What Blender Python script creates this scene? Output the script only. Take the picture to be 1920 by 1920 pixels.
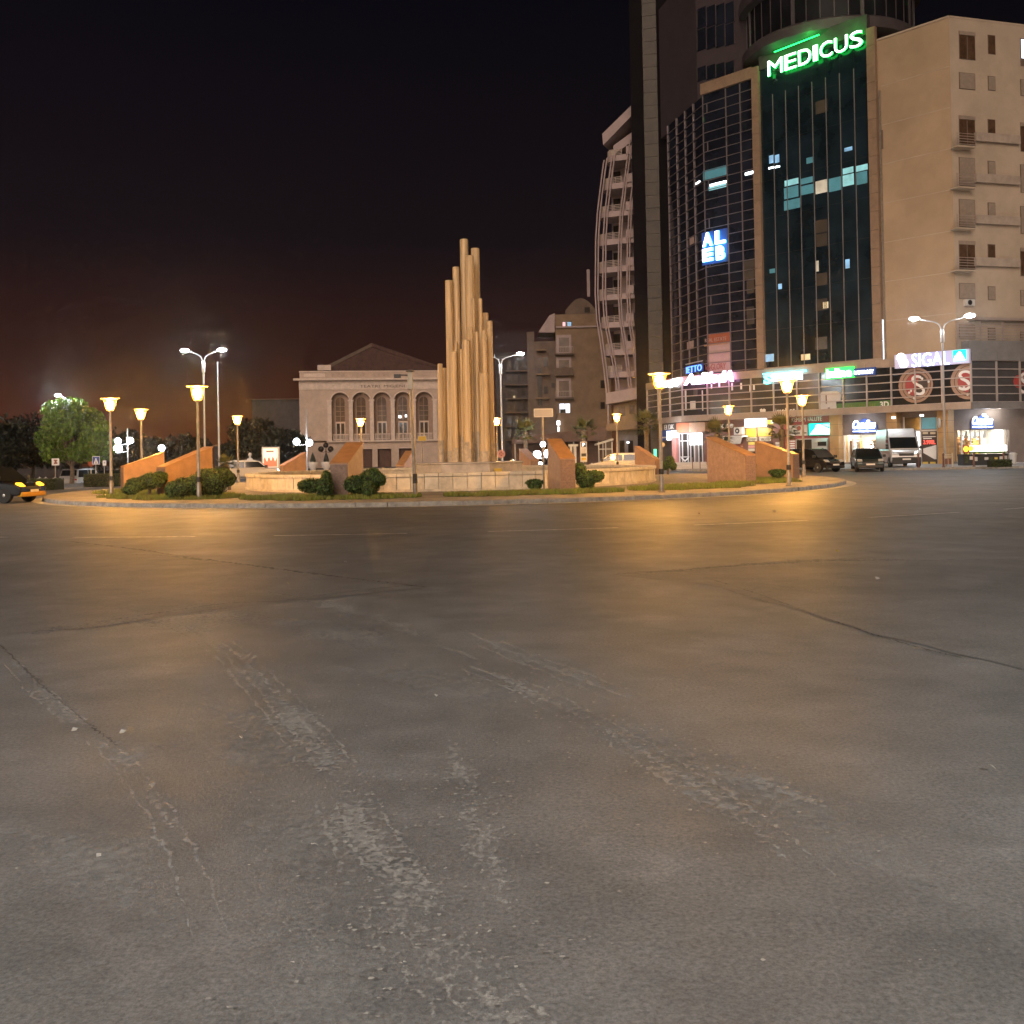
import bpy, bmesh, math, random
from mathutils import Vector, Matrix
random.seed(7)
R = math.radians
scene = bpy.context.scene
for o in list(bpy.data.objects): bpy.data.objects.remove(o)
col = scene.collection

# ---------------------------------------------------------------- camera
PITCH, ROLL, HOR, FPX, EYE = R(0.5), R(1.1), 849.0, 1920.0, 1.6
SHY = (HOR - 960.0) / 1920.0 - math.tan(PITCH)
FW = Vector((0, math.cos(PITCH), math.sin(PITCH)))
_r0 = Vector((1, 0, 0)); _u0 = Vector((0, -math.sin(PITCH), math.cos(PITCH)))
UP = _u0 * math.cos(ROLL) + _r0 * math.sin(ROLL)
RT = _r0 * math.cos(ROLL) - _u0 * math.sin(ROLL)
CAM = Vector((0, 0, EYE))
cam_d = bpy.data.cameras.new("camera"); cam = bpy.data.objects.new("camera", cam_d); col.objects.link(cam)
cam_d.sensor_width = 36; cam_d.lens = 36.0 * FPX / 1920.0; cam_d.shift_y = SHY
cam_d.clip_start = 0.1; cam_d.clip_end = 4000
cam.matrix_world = Matrix(((RT.x, UP.x, -FW.x, CAM.x), (RT.y, UP.y, -FW.y, CAM.y), (RT.z, UP.z, -FW.z, CAM.z), (0, 0, 0, 1)))
scene.camera = cam
def ray(px, py):
    return FW + RT * ((px - 960) / FPX) + UP * ((960 + SHY * 1920 - py) / FPX)
def at(px, py, Y):
    d = ray(px, py); return CAM + d * (Y / d.y)
def ground(px, py, z=0.0):
    d = ray(px, py); return CAM + d * ((z - EYE) / d.z)

# ---------------------------------------------------------------- world, sun, exposure
w = bpy.data.worlds.new("World"); scene.world = w; w.use_nodes = True
nt = w.node_tree; nt.nodes.clear()
SUN_EL, SUN_AZ = R(22), R(192)       # weak warm city sky-shine from behind the camera
def N(t, **k):
    n = nt.nodes.new(t)
    for a, b in k.items(): setattr(n, a, b)
    return n
sky = N("ShaderNodeTexSky", sky_type='NISHITA', sun_disc=False); sky.sun_elevation = SUN_EL; sky.sun_rotation = SUN_AZ
bg1 = N("ShaderNodeBackground"); bg1.inputs[1].default_value = 0.00022
nt.links.new(sky.outputs[0], bg1.inputs[0])
tc = N("ShaderNodeTexCoord"); sep = N("ShaderNodeSeparateXYZ"); nt.links.new(tc.outputs["Generated"], sep.inputs[0])
rmp = N("ShaderNodeValToRGB"); e = rmp.color_ramp.elements
e[0].position = 0.0; e[0].color = (0.055, 0.0135, 0.0042, 1); e[1].position = 1.0; e[1].color = (0.0012, 0.0009, 0.0020, 1)
for p_, c_ in ((0.09, (0.019, 0.0056, 0.0038, 1)), (0.20, (0.0048, 0.0024, 0.0033, 1)), (0.42, (0.0014, 0.0011, 0.0023, 1))):
    x_ = e.new(p_); x_.color = c_
nt.links.new(sep.outputs[2], rmp.inputs[0])
mr = N("ShaderNodeMapRange"); mr.inputs[1].default_value = -0.6; mr.inputs[2].default_value = 0.5; mr.inputs[3].default_value = 1.2; mr.inputs[4].default_value = 0.55
nt.links.new(sep.outputs[0], mr.inputs[0])
bg2 = N("ShaderNodeBackground"); nt.links.new(rmp.outputs[0], bg2.inputs[0]); nt.links.new(mr.outputs[0], bg2.inputs[1])
ad = N("ShaderNodeAddShader"); nt.links.new(bg1.outputs[0], ad.inputs[0]); nt.links.new(bg2.outputs[0], ad.inputs[1])
wo = N("ShaderNodeOutputWorld"); nt.links.new(ad.outputs[0], wo.inputs[0])
sd = bpy.data.lights.new("sun", 'SUN'); sun = bpy.data.objects.new("sun", sd); col.objects.link(sun)
sd.energy = 1.25; sd.angle = R(40); sd.color = (1.0, 0.77, 0.61)
sv = Vector((math.sin(SUN_AZ) * math.cos(SUN_EL), math.cos(SUN_AZ) * math.cos(SUN_EL), math.sin(SUN_EL)))
sun.rotation_euler = sv.to_track_quat('Z', 'Y').to_euler()
vs = scene.view_settings; vs.view_transform = 'Standard'; vs.look = 'None'; vs.gamma = 1.0; vs.use_curve_mapping = False
vs.exposure = 0.65
scene.cycles.use_denoising = True; scene.cycles.use_adaptive_sampling = True; scene.cycles.adaptive_threshold = 0.025; scene.cycles.adaptive_min_samples = 16
scene.cycles.max_bounces = 6; scene.cycles.diffuse_bounces = 2; scene.cycles.glossy_bounces = 3
scene.cycles.transparent_max_bounces = 16; scene.cycles.sample_clamp_indirect = 4.0
scene.cycles.caustics_reflective = False; scene.cycles.caustics_refractive = False

# ---------------------------------------------------------------- materials
M = {}
def mat(name, c, rough=0.6, metal=0.0, var=0.12, scale=1.5, bump=0.0, bscale=20.0, emit=None, es=0.0, stretch=None, spec=0.5, dirt=None):
    m = bpy.data.materials.new(name); m.use_nodes = True; t = m.node_tree; L = t.links
    b = t.nodes["Principled BSDF"]
    b.inputs["Roughness"].default_value = rough; b.inputs["Metallic"].default_value = metal
    b.inputs["Specular IOR Level"].default_value = spec
    g = t.nodes.new("ShaderNodeNewGeometry"); src = g.outputs["Position"]
    if stretch:
        mp = t.nodes.new("ShaderNodeMapping"); mp.inputs["Scale"].default_value = stretch; L.new(src, mp.inputs[0]); src = mp.outputs[0]
    if var > 0:
        n = t.nodes.new("ShaderNodeTexNoise"); n.inputs["Scale"].default_value = scale; n.inputs["Detail"].default_value = 5; n.inputs["Roughness"].default_value = 0.65
        L.new(src, n.inputs["Vector"])
        r = t.nodes.new("ShaderNodeValToRGB"); r.color_ramp.elements[0].position = 0.3; r.color_ramp.elements[1].position = 0.7
        lo = [max(0, x * (1 - var * 1.6)) for x in c]; hi = [min(1, x * (1 + var)) for x in c]
        if dirt: lo = dirt
        r.color_ramp.elements[0].color = (*lo, 1); r.color_ramp.elements[1].color = (*hi, 1)
        L.new(n.outputs[0], r.inputs[0]); L.new(r.outputs[0], b.inputs["Base Color"])
    else:
        b.inputs["Base Color"].default_value = (*c, 1)
    if bump > 0:
        n2 = t.nodes.new("ShaderNodeTexNoise"); n2.inputs["Scale"].default_value = bscale; n2.inputs["Detail"].default_value = 4
        L.new(g.outputs["Position"], n2.inputs["Vector"])
        bp = t.nodes.new("ShaderNodeBump"); bp.inputs["Strength"].default_value = bump; bp.inputs["Distance"].default_value = 0.02
        L.new(n2.outputs[0], bp.inputs["Height"]); L.new(bp.outputs[0], b.inputs["Normal"])
    if emit:
        b.inputs["Emission Color"].default_value = (*emit, 1); b.inputs["Emission Strength"].default_value = es
    M[name] = m; return m
def emis(name, c, s, uneven=0):
    m = mat(name, tuple(min(0.8, x) for x in c), 0.4, var=0.0, emit=c, es=s)
    if uneven:      # uneven room glow painted in: noise on the emission keeps panes less flat
        t = m.node_tree; g = t.nodes.new("ShaderNodeNewGeometry"); n = t.nodes.new("ShaderNodeTexNoise"); n.inputs["Scale"].default_value = 1.7; n.inputs["Detail"].default_value = 4; t.links.new(g.outputs["Position"], n.inputs["Vector"])
        k = t.nodes.new("ShaderNodeMapRange"); k.inputs[1].default_value = 0.3; k.inputs[2].default_value = 0.7; k.inputs[3].default_value = s * 0.25; k.inputs[4].default_value = s * 1.5; t.links.new(n.outputs[0], k.inputs[0]); t.links.new(k.outputs[0], t.nodes["Principled BSDF"].inputs["Emission Strength"])
    return m
def glassy(name, tint, fac):
    m = bpy.data.materials.new(name); m.use_nodes = True; t = m.node_tree; t.nodes.clear(); L = t.links
    tr = t.nodes.new("ShaderNodeBsdfTransparent"); tr.inputs[0].default_value = (*tint, 1)
    gl = t.nodes.new("ShaderNodeBsdfGlossy"); gl.inputs["Roughness"].default_value = 0.03; gl.inputs[0].default_value = (0.9, 0.9, 0.9, 1)
    fr = t.nodes.new("ShaderNodeFresnel"); fr.inputs[0].default_value = fac
    mx = t.nodes.new("ShaderNodeMixShader"); L.new(fr.outputs[0], mx.inputs[0]); L.new(tr.outputs[0], mx.inputs[1]); L.new(gl.outputs[0], mx.inputs[2])
    o = t.nodes.new("ShaderNodeOutputMaterial"); L.new(mx.outputs[0], o.inputs[0]); M[name] = m; return m

def asphalt(name, dark, light, rough, seed, dust=0.0):
    m = bpy.data.materials.new(name); m.use_nodes = True; t = m.node_tree; L = t.links; b = t.nodes["Principled BSDF"]
    g = t.nodes.new("ShaderNodeNewGeometry"); pos = g.outputs["Position"]
    def noise(sc, det, ro=0.6, off=(0, 0, 0), strch=(1, 1, 1)):
        mp = t.nodes.new("ShaderNodeMapping"); mp.inputs["Location"].default_value = (off[0] + seed, off[1], off[2]); mp.inputs["Scale"].default_value = strch
        L.new(pos, mp.inputs[0]); n = t.nodes.new("ShaderNodeTexNoise"); n.inputs["Scale"].default_value = sc; n.inputs["Detail"].default_value = det
        n.inputs["Roughness"].default_value = ro; L.new(mp.outputs[0], n.inputs["Vector"]); return n.outputs[0]
    def ramp(v, a, bb, ca, cb):
        r = t.nodes.new("ShaderNodeValToRGB"); r.color_ramp.elements[0].position = a; r.color_ramp.elements[1].position = bb
        r.color_ramp.elements[0].color = (*ca, 1); r.color_ramp.elements[1].color = (*cb, 1); L.new(v, r.inputs[0]); return r.outputs[0]
    def mixc(f, a, c2, mode='MIX'):
        x = t.nodes.new("ShaderNodeMix"); x.data_type = 'RGBA'; x.blend_type = mode
        if isinstance(f, float): x.inputs[0].default_value = f
        else: L.new(f, x.inputs[0])
        L.new(a, x.inputs[6]); L.new(c2, x.inputs[7]); return x.outputs[2]
    big = ramp(noise(0.22, 4, 0.62), 0.33, 0.68, dark, light)
    med = ramp(noise(1.4, 4, 0.7, (5, 0, 0)), 0.3, 0.72, (0.72, 0.72, 0.72), (1.25, 1.22, 1.18))
    c1 = mixc(1.0, big, med, 'MULTIPLY')
    strk = ramp(noise(0.9, 4, 0.7, (11, 3, 0), (1, 1, 1)), 0.54, 0.80, (0, 0, 0), (.55, .55, .55))
    c1 = mixc(strk, c1, ramp(noise(6, 3, 0.6), 0.3, 0.7, tuple(x * 1.25 for x in light), tuple(x * 1.75 for x in light)))
    fine = ramp(noise(48, 5, 0.82, (2, 9, 0)), 0.34, 0.70, (0.42, 0.42, 0.42), (1.75, 1.72, 1.65))
    c1 = mixc(0.85, c1, mixc(1.0, c1, fine, 'MULTIPLY'))
    vor = t.nodes.new("ShaderNodeTexVoronoi"); vor.inputs["Scale"].default_value = 26; L.new(pos, vor.inputs["Vector"])
    peb = ramp(vor.outputs["Distance"], 0.02, 0.17, (1, 1, 1), (0, 0, 0))
    sel = ramp(noise(3.2, 4, 0.7, (7, 7, 0)), 0.53, 0.62, (0, 0, 0), (1, 1, 1))
    pf = mixc(1.0, peb, sel, 'MULTIPLY')
    lightc = t.nodes.new("ShaderNodeRGB"); lightc.outputs[0].default_value = (0.21, 0.20, 0.18, 1)
    c1 = mixc(pf, c1, lightc.outputs[0])
    L.new(c1, b.inputs["Base Color"])
    rr = t.nodes.new("ShaderNodeMapRange"); L.new(noise(0.5, 3, 0.65, (21, 0, 0)), rr.inputs[0])
    rr.inputs[1].default_value = 0.3; rr.inputs[2].default_value = 0.7; rr.inputs[3].default_value = rough - 0.04; rr.inputs[4].default_value = rough + 0.07
    L.new(rr.outputs[0], b.inputs["Roughness"]); b.inputs["Specular IOR Level"].default_value = 0.38
    bp = t.nodes.new("ShaderNodeBump"); bp.inputs["Strength"].default_value = 0.55; bp.inputs["Distance"].default_value = 0.006
    L.new(noise(75, 3, 0.7), bp.inputs["Height"])
    bp2 = t.nodes.new("ShaderNodeBump"); bp2.inputs["Strength"].default_value = 0.2; bp2.inputs["Distance"].default_value = 0.03
    L.new(noise(2.5, 3, 0.65, (31, 0, 0)), bp2.inputs["Height"]); L.new(bp.outputs[0], bp2.inputs["Normal"]); L.new(bp2.outputs[0], b.inputs["Normal"])
    M[name] = m; return m
asphalt("asphalt", (0.094, 0.096, 0.101), (0.136, 0.138, 0.142), 0.57, 0)
asphalt("asphalt_dark", (0.087, 0.089, 0.093), (0.127, 0.128, 0.131), 0.59, 40)

def dustmat(name, c, thr, sc=9.0, top=0.85):
    """thin layer of grit: broken cover, ragged towards the edge of the strip (uv.y 0..1 across)"""
    m = bpy.data.materials.new(name); m.use_nodes = True; t = m.node_tree; L = t.links; b = t.nodes["Principled BSDF"]
    g = t.nodes.new("ShaderNodeNewGeometry"); n = t.nodes.new("ShaderNodeTexNoise"); n.inputs["Scale"].default_value = sc; n.inputs["Detail"].default_value = 8; n.inputs["Roughness"].default_value = 0.72
    L.new(g.outputs["Position"], n.inputs["Vector"])
    uv = t.nodes.new("ShaderNodeUVMap"); s = t.nodes.new("ShaderNodeSeparateXYZ"); L.new(uv.outputs[0], s.inputs[0])
    def mth(op, a, bb):
        x = t.nodes.new("ShaderNodeMath"); x.operation = op
        for i, v in enumerate((a, bb)):
            if isinstance(v, (int, float)): x.inputs[i].default_value = v
            else: L.new(v, x.inputs[i])
        return x.outputs[0]
    ed = mth('MULTIPLY', mth('ABSOLUTE', mth('SUBTRACT', s.outputs[1], 0.5), 0), 0.5)     # 0 mid .. 0.25 edge
    n3 = t.nodes.new("ShaderNodeTexNoise"); n3.inputs["Scale"].default_value = 0.9; n3.inputs["Detail"].default_value = 3; L.new(g.outputs["Position"], n3.inputs["Vector"])
    v = mth('SUBTRACT', mth('ADD', n.outputs[0], mth('MULTIPLY', mth('SUBTRACT', n3.outputs[0], 0.5), 0.5)), ed)
    mr = t.nodes.new("ShaderNodeMapRange"); L.new(v, mr.inputs[0]); mr.inputs[1].default_value = thr; mr.inputs[2].default_value = thr + 0.26; mr.inputs[3].default_value = 0; mr.inputs[4].default_value = top
    b.inputs["Base Color"].default_value = (*c, 1); b.inputs["Roughness"].default_value = 0.9
    L.new(mr.outputs[0], b.inputs["Alpha"]); M[name] = m; return m
dustmat("grit", (0.36, 0.345, 0.32), 0.42, 26.0, 0.7); dustmat("grit_fine", (0.24, 0.235, 0.225), 0.38, 18.0, 0.5)

mat("paint_white", (0.46, 0.45, 0.43), 0.6, var=0.5, scale=9)
mat("crack", (0.055, 0.054, 0.053), 0.9, var=0.2)
mat("litter", (0.30, 0.285, 0.26), 0.7, var=0.1)
mat("leaf_litter", (0.30, 0.26, 0.07), 0.7, var=0.2)
mat("kerb", (0.34, 0.32, 0.28), 0.75, var=0.28, scale=4, bump=0.4, bscale=30)
mat("gutter", (0.42, 0.40, 0.36), 0.7, var=0.25, scale=2)
mat("paving", (0.34, 0.30, 0.24), 0.72, var=0.2, scale=1.2, bump=0.3, bscale=40)
mat("sidewalk", (0.30, 0.28, 0.26), 0.6, var=0.2, scale=1.0, bump=0.2)
mat("soil", (0.10, 0.08, 0.035), 0.95, var=0.4, scale=3, bump=0.6, bscale=25)
mat("grass", (0.15, 0.21, 0.03), 0.8, var=0.45, scale=2.5, dirt=(0.16, 0.13, 0.04))
mat("travertine", (0.74, 0.67, 0.53), 0.6, var=0.16, scale=2.2, bump=0.15, bscale=18)
mat("travertine_b", (0.66, 0.59, 0.46), 0.62, var=0.2, scale=3.0, bump=0.15, bscale=18)
mat("plinth", (0.50, 0.46, 0.42), 0.55, var=0.2, scale=1.6)
mat("column_stone", (0.66, 0.50, 0.29), 0.5, var=0.28, scale=1.0, stretch=(7, 7, 0.25), bump=0.05, bscale=12)
mat("column_bare", (0.54, 0.45, 0.33), 0.7, var=0.25, scale=3, bump=0.4, bscale=14)
mat("terracotta", (0.42, 0.245, 0.14), 0.55, var=0.14, scale=2.5, bump=0.1, bscale=30)
mat("terracotta_cap", (0.42, 0.23, 0.11), 0.5, var=0.15, scale=3)
mat("wall_granite", (0.40, 0.275, 0.22), 0.5, var=0.16, scale=6); mat("granite", (0.24, 0.155, 0.115), 0.5, var=0.22, scale=14)
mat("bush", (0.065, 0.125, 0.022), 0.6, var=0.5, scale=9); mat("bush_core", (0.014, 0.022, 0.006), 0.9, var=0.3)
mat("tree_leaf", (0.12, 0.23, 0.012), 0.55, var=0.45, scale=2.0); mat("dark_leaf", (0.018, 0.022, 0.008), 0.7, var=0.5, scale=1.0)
mat("bark", (0.16, 0.12, 0.08), 0.9, var=0.3, scale=8, bump=0.6, bscale=20)
mat("palm_leaf", (0.10, 0.105, 0.028), 0.5, var=0.35, scale=3); mat("palm_bark", (0.13, 0.10, 0.065), 0.95, var=0.3, scale=6, bump=0.7, bscale=15)
mat("hedge", (0.055, 0.075, 0.022), 0.75, var=0.5, scale=6)
mat("post_grey", (0.30, 0.27, 0.23), 0.4, 0.35, var=0.2, scale=5); mat("post_white", (0.36, 0.35, 0.34), 0.4, 0.2, var=0.1)
mat("lamp_cap", (0.42, 0.30, 0.14), 0.45, 0.2, var=0.15); mat("dark_metal", (0.035, 0.033, 0.032), 0.4, 0.5, var=0.2)
mat("sticker", (0.03, 0.03, 0.03), 0.6, var=0.4, scale=20)
# lamp glass: clear, with the glow of the sodium arc in it
m = bpy.data.materials.new("lamp_glass"); m.use_nodes = True; t_ = m.node_tree; t_.nodes.clear()
a_ = t_.nodes.new("ShaderNodeBsdfTransparent"); b_ = t_.nodes.new("ShaderNodeEmission"); b_.inputs[0].default_value = (1, 0.30, 0.01, 1); b_.inputs[1].default_value = 13.0
mx_ = t_.nodes.new("ShaderNodeMixShader"); mx_.inputs[0].default_value = 0.4; o_ = t_.nodes.new("ShaderNodeOutputMaterial")
t_.links.new(a_.outputs[0], mx_.inputs[1]); t_.links.new(b_.outputs[0], mx_.inputs[2]); t_.links.new(mx_.outputs[0], o_.inputs[0]); M["lamp_glass"] = m
emis("led", (0.86, 0.95, 1.0), 90); emis("globe", (0.85, 0.9, 1.0), 14); emis("sodium_arc", (1.0, 0.46, 0.08), 1350)
mat("old_glass", (0.45, 0.40, 0.30), 0.3, var=0.15)
# buildings
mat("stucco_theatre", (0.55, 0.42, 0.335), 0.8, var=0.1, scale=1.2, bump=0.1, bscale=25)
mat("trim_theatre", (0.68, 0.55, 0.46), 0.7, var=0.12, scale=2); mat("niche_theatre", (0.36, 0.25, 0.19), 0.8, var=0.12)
mat("roof_tile", (0.085, 0.042, 0.034), 0.8, var=0.3, scale=2, bump=0.5, bscale=8); mat("door_wood", (0.10, 0.045, 0.03), 0.6, var=0.25, scale=3)
mat("win_dark", (0.035, 0.026, 0.020), 0.12, var=0.3, scale=0.6); mat("win_brown", (0.10, 0.058, 0.034), 0.2, var=0.3, scale=1.5)
mat("letter_bronze", (0.14, 0.095, 0.06), 0.5, var=0.1)
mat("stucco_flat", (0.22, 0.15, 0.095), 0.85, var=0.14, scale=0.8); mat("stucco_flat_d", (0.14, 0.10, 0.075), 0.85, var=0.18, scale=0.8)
mat("stucco_white", (0.36, 0.28, 0.27), 0.7, var=0.1, scale=1); mat("stucco_far", (0.06, 0.052, 0.052), 0.9, var=0.2)
mat("rail", (0.40, 0.33, 0.29), 0.5, 0.3, var=0.1)
mat("stucco_tan", (0.40, 0.29, 0.185), 0.8, var=0.10, scale=0.35, bump=0.12, bscale=30); mat("stucco_cream", (0.46, 0.37, 0.28), 0.8, var=0.09, scale=0.5, bump=0.12, bscale=30)
mat("shutter", (0.30, 0.24, 0.19), 0.6, var=0.12, scale=4); mat("balcony_wall", (0.40, 0.33, 0.27), 0.8, var=0.15)
mat("clad_stone", (0.28, 0.19, 0.125), 0.5, var=0.12, scale=1.5); mat("clad_grey", (0.046, 0.034, 0.023), 0.55, var=0.22, scale=1.2)
mat("clad_dark", (0.008, 0.006, 0.008), 0.8, var=0.2, scale=1, spec=0.08); mat("wall_upper", (0.050, 0.036, 0.042), 0.8, var=0.12, scale=0.6)
mat("cornice", (0.065, 0.052, 0.055), 0.6, var=0.12)
mat("mullion", (0.20, 0.165, 0.17), 0.4, 0.3, var=0.1); mat("mullion_podium", (0.44, 0.38, 0.35), 0.4, 0.2, var=0.1); mat("drum_glass", (0.012, 0.012, 0.016), 0.25, var=0.3, scale=0.4, spec=0.05); mat("mullion_thin", (0.22, 0.21, 0.21), 0.4, 0.3, var=0.1)
mat("curtain_glass", (0.014, 0.017, 0.028), 0.05, var=0.35, scale=0.35, spec=0.5); mat("medicus_glass", (0.012, 0.024, 0.034), 0.05, var=0.4, scale=0.3, spec=0.5)
mat("medicus_blind", (0.085, 0.07, 0.055), 0.25, var=0.2, scale=0.7); mat("podium_glass", (0.060, 0.046, 0.036), 0.14, var=0.3, scale=0.4, spec=0.3)
mat("podium_glass_dark", (0.018, 0.018, 0.019), 0.12, var=0.3, scale=0.5, spec=0.25); mat("podium_stone", (0.36, 0.275, 0.21), 0.5, var=0.12, scale=1.2)
mat("grey_stone", (0.20, 0.19, 0.185), 0.5, var=0.12); mat("core", (0.05, 0.045, 0.045), 0.9, var=0.1)
mat("blind_panel", (0.42, 0.30, 0.26), 0.7, var=0.06); mat("orange_sheet", (0.36, 0.10, 0.04), 0.6, var=0.1)
emis("room_teal", (0.30, 0.72, 0.80), 0.30, 1); emis("room_teal_dim", (0.09, 0.30, 0.38), 0.15, 1); emis("room_blue", (0.25, 0.52, 0.85), 0.38, 1); emis("tube_white", (0.85, 0.97, 1.0), 5)
emis("room_warm", (0.9, 0.72, 0.45), 0.25, 1); emis("blind_lit", (0.55, 0.52, 0.42), 0.28, 1); emis("room_white", (0.75, 0.85, 1.0), 1.3); emis("room_pink", (0.9, 0.45, 0.5), 0.7)
emis("sign_white", (0.95, 0.97, 1.0), 2.8); emis("sign_white_soft", (0.92, 0.95, 1.0), 2.2); emis("sign_green", (0.02, 0.75, 0.08), 2.2); emis("sign_green_edge", (0.01, 1.0, 0.10), 5)
emis("sign_cyan", (0.1, 0.8, 1.0), 4); emis("sign_blue", (0.10, 0.25, 1.0), 2.5); emis("sign_pink", (1.0, 0.45, 0.95), 5); emis("sign_teal", (0.0, 0.55, 0.42), 1.6)
emis("sign_yellow", (1.0, 0.72, 0.05), 1.3); emis("sign_violet", (0.50, 0.48, 0.66), 0.22); emis("amber", (1.0, 0.42, 0.02), 3.0); emis("headlight", (1, 0.97, 0.9), 14); emis("red_digit", (1, 0.08, 0.06), 1.2)
emis("signal_green", (0.05, 0.62, 0.36), 1.3); emis("shop_light", (1.0, 0.92, 0.80), 34); emis("poster_lit", (0.85, 0.72, 0.6), 0.55); emis("poster_red", (0.7, 0.16, 0.08), 0.45)
mat("sign_panel", (0.42, 0.36, 0.38), 0.5, var=0.05); mat("red_paint", (0.30, 0.055, 0.05), 0.5, var=0.12); mat("maroon", (0.16, 0.07, 0.055), 0.6, var=0.2)
mat("green_banner", (0.07, 0.17, 0.03), 0.5, var=0.08); mat("tan_disc", (0.36, 0.22, 0.15), 0.5, var=0.06); mat("red_disc", (0.36, 0.05, 0.045), 0.5, var=0.08); mat("dark_print", (0.05, 0.035, 0.03), 0.5, var=0.1)
mat("white_print", (0.78, 0.76, 0.73), 0.5, var=0.04); mat("white_plastic", (0.55, 0.53, 0.50), 0.45, var=0.06); mat("grey_print", (0.40, 0.38, 0.36), 0.5, var=0.06)
mat("shop_wall", (0.17, 0.14, 0.125), 0.6, var=0.12); mat("pier_tan", (0.42, 0.25, 0.10), 0.55, var=0.12); mat("shelf_wood", (0.45, 0.24, 0.09), 0.55, var=0.2); mat("shop_white", (0.75, 0.72, 0.66), 0.6, var=0.05)
mat("goods_a", (0.60, 0.28, 0.08), 0.5, var=0.2); mat("goods_b", (0.70, 0.64, 0.54), 0.5, var=0.1); mat("goods_c", (0.30, 0.10, 0.06), 0.5, var=0.2); mat("goods_d", (0.65, 0.50, 0.10), 0.5, var=0.1)
mat("sign_yellow_paint", (0.55, 0.38, 0.03), 0.5, var=0.1); mat("sign_blue_paint", (0.03, 0.08, 0.32), 0.5, var=0.05); mat("sign_pink_paint", (0.60, 0.27, 0.24), 0.5, var=0.06); mat("black_print", (0.02, 0.02, 0.02), 0.5, var=0.0)
glassy("clear_glass", (0.93, 0.95, 0.95), 1.35)
# vehicles
mat("car_black", (0.012, 0.012, 0.014), 0.18, 0.2, var=0.1); mat("car_green", (0.018, 0.032, 0.030), 0.18, 0.3, var=0.1); mat("car_white", (0.55, 0.54, 0.52), 0.22, var=0.06, scale=3); mat("van_silver", (0.46, 0.45, 0.44), 0.25, 0.35, var=0.08)
mat("car_glass", (0.010, 0.012, 0.013), 0.04, var=0.2, spec=0.9); mat("rubber", (0.015, 0.015, 0.015), 0.8, var=0.2); mat("rim", (0.40, 0.39, 0.37), 0.3, 0.8, var=0.1); mat("lamp_lens", (0.60, 0.60, 0.58), 0.1, 0.2, var=0.05); mat("tail_red", (0.25, 0.015, 0.012), 0.2, var=0.1); mat("black_plastic", (0.025, 0.024, 0.024), 0.55, var=0.15); mat("car_yellow", (0.55, 0.30, 0.015), 0.3, var=0.08)
mat("bronze", (0.055, 0.042, 0.030), 0.45, 0.6, var=0.2); mat("marble", (0.55, 0.52, 0.49), 0.5, var=0.1); mat("awning_brown", (0.12, 0.065, 0.04), 0.8, var=0.2); mat("grey_wall", (0.22, 0.21, 0.22), 0.7, var=0.12); mat("cream_paint", (0.55, 0.48, 0.36), 0.6, var=0.1)

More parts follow.
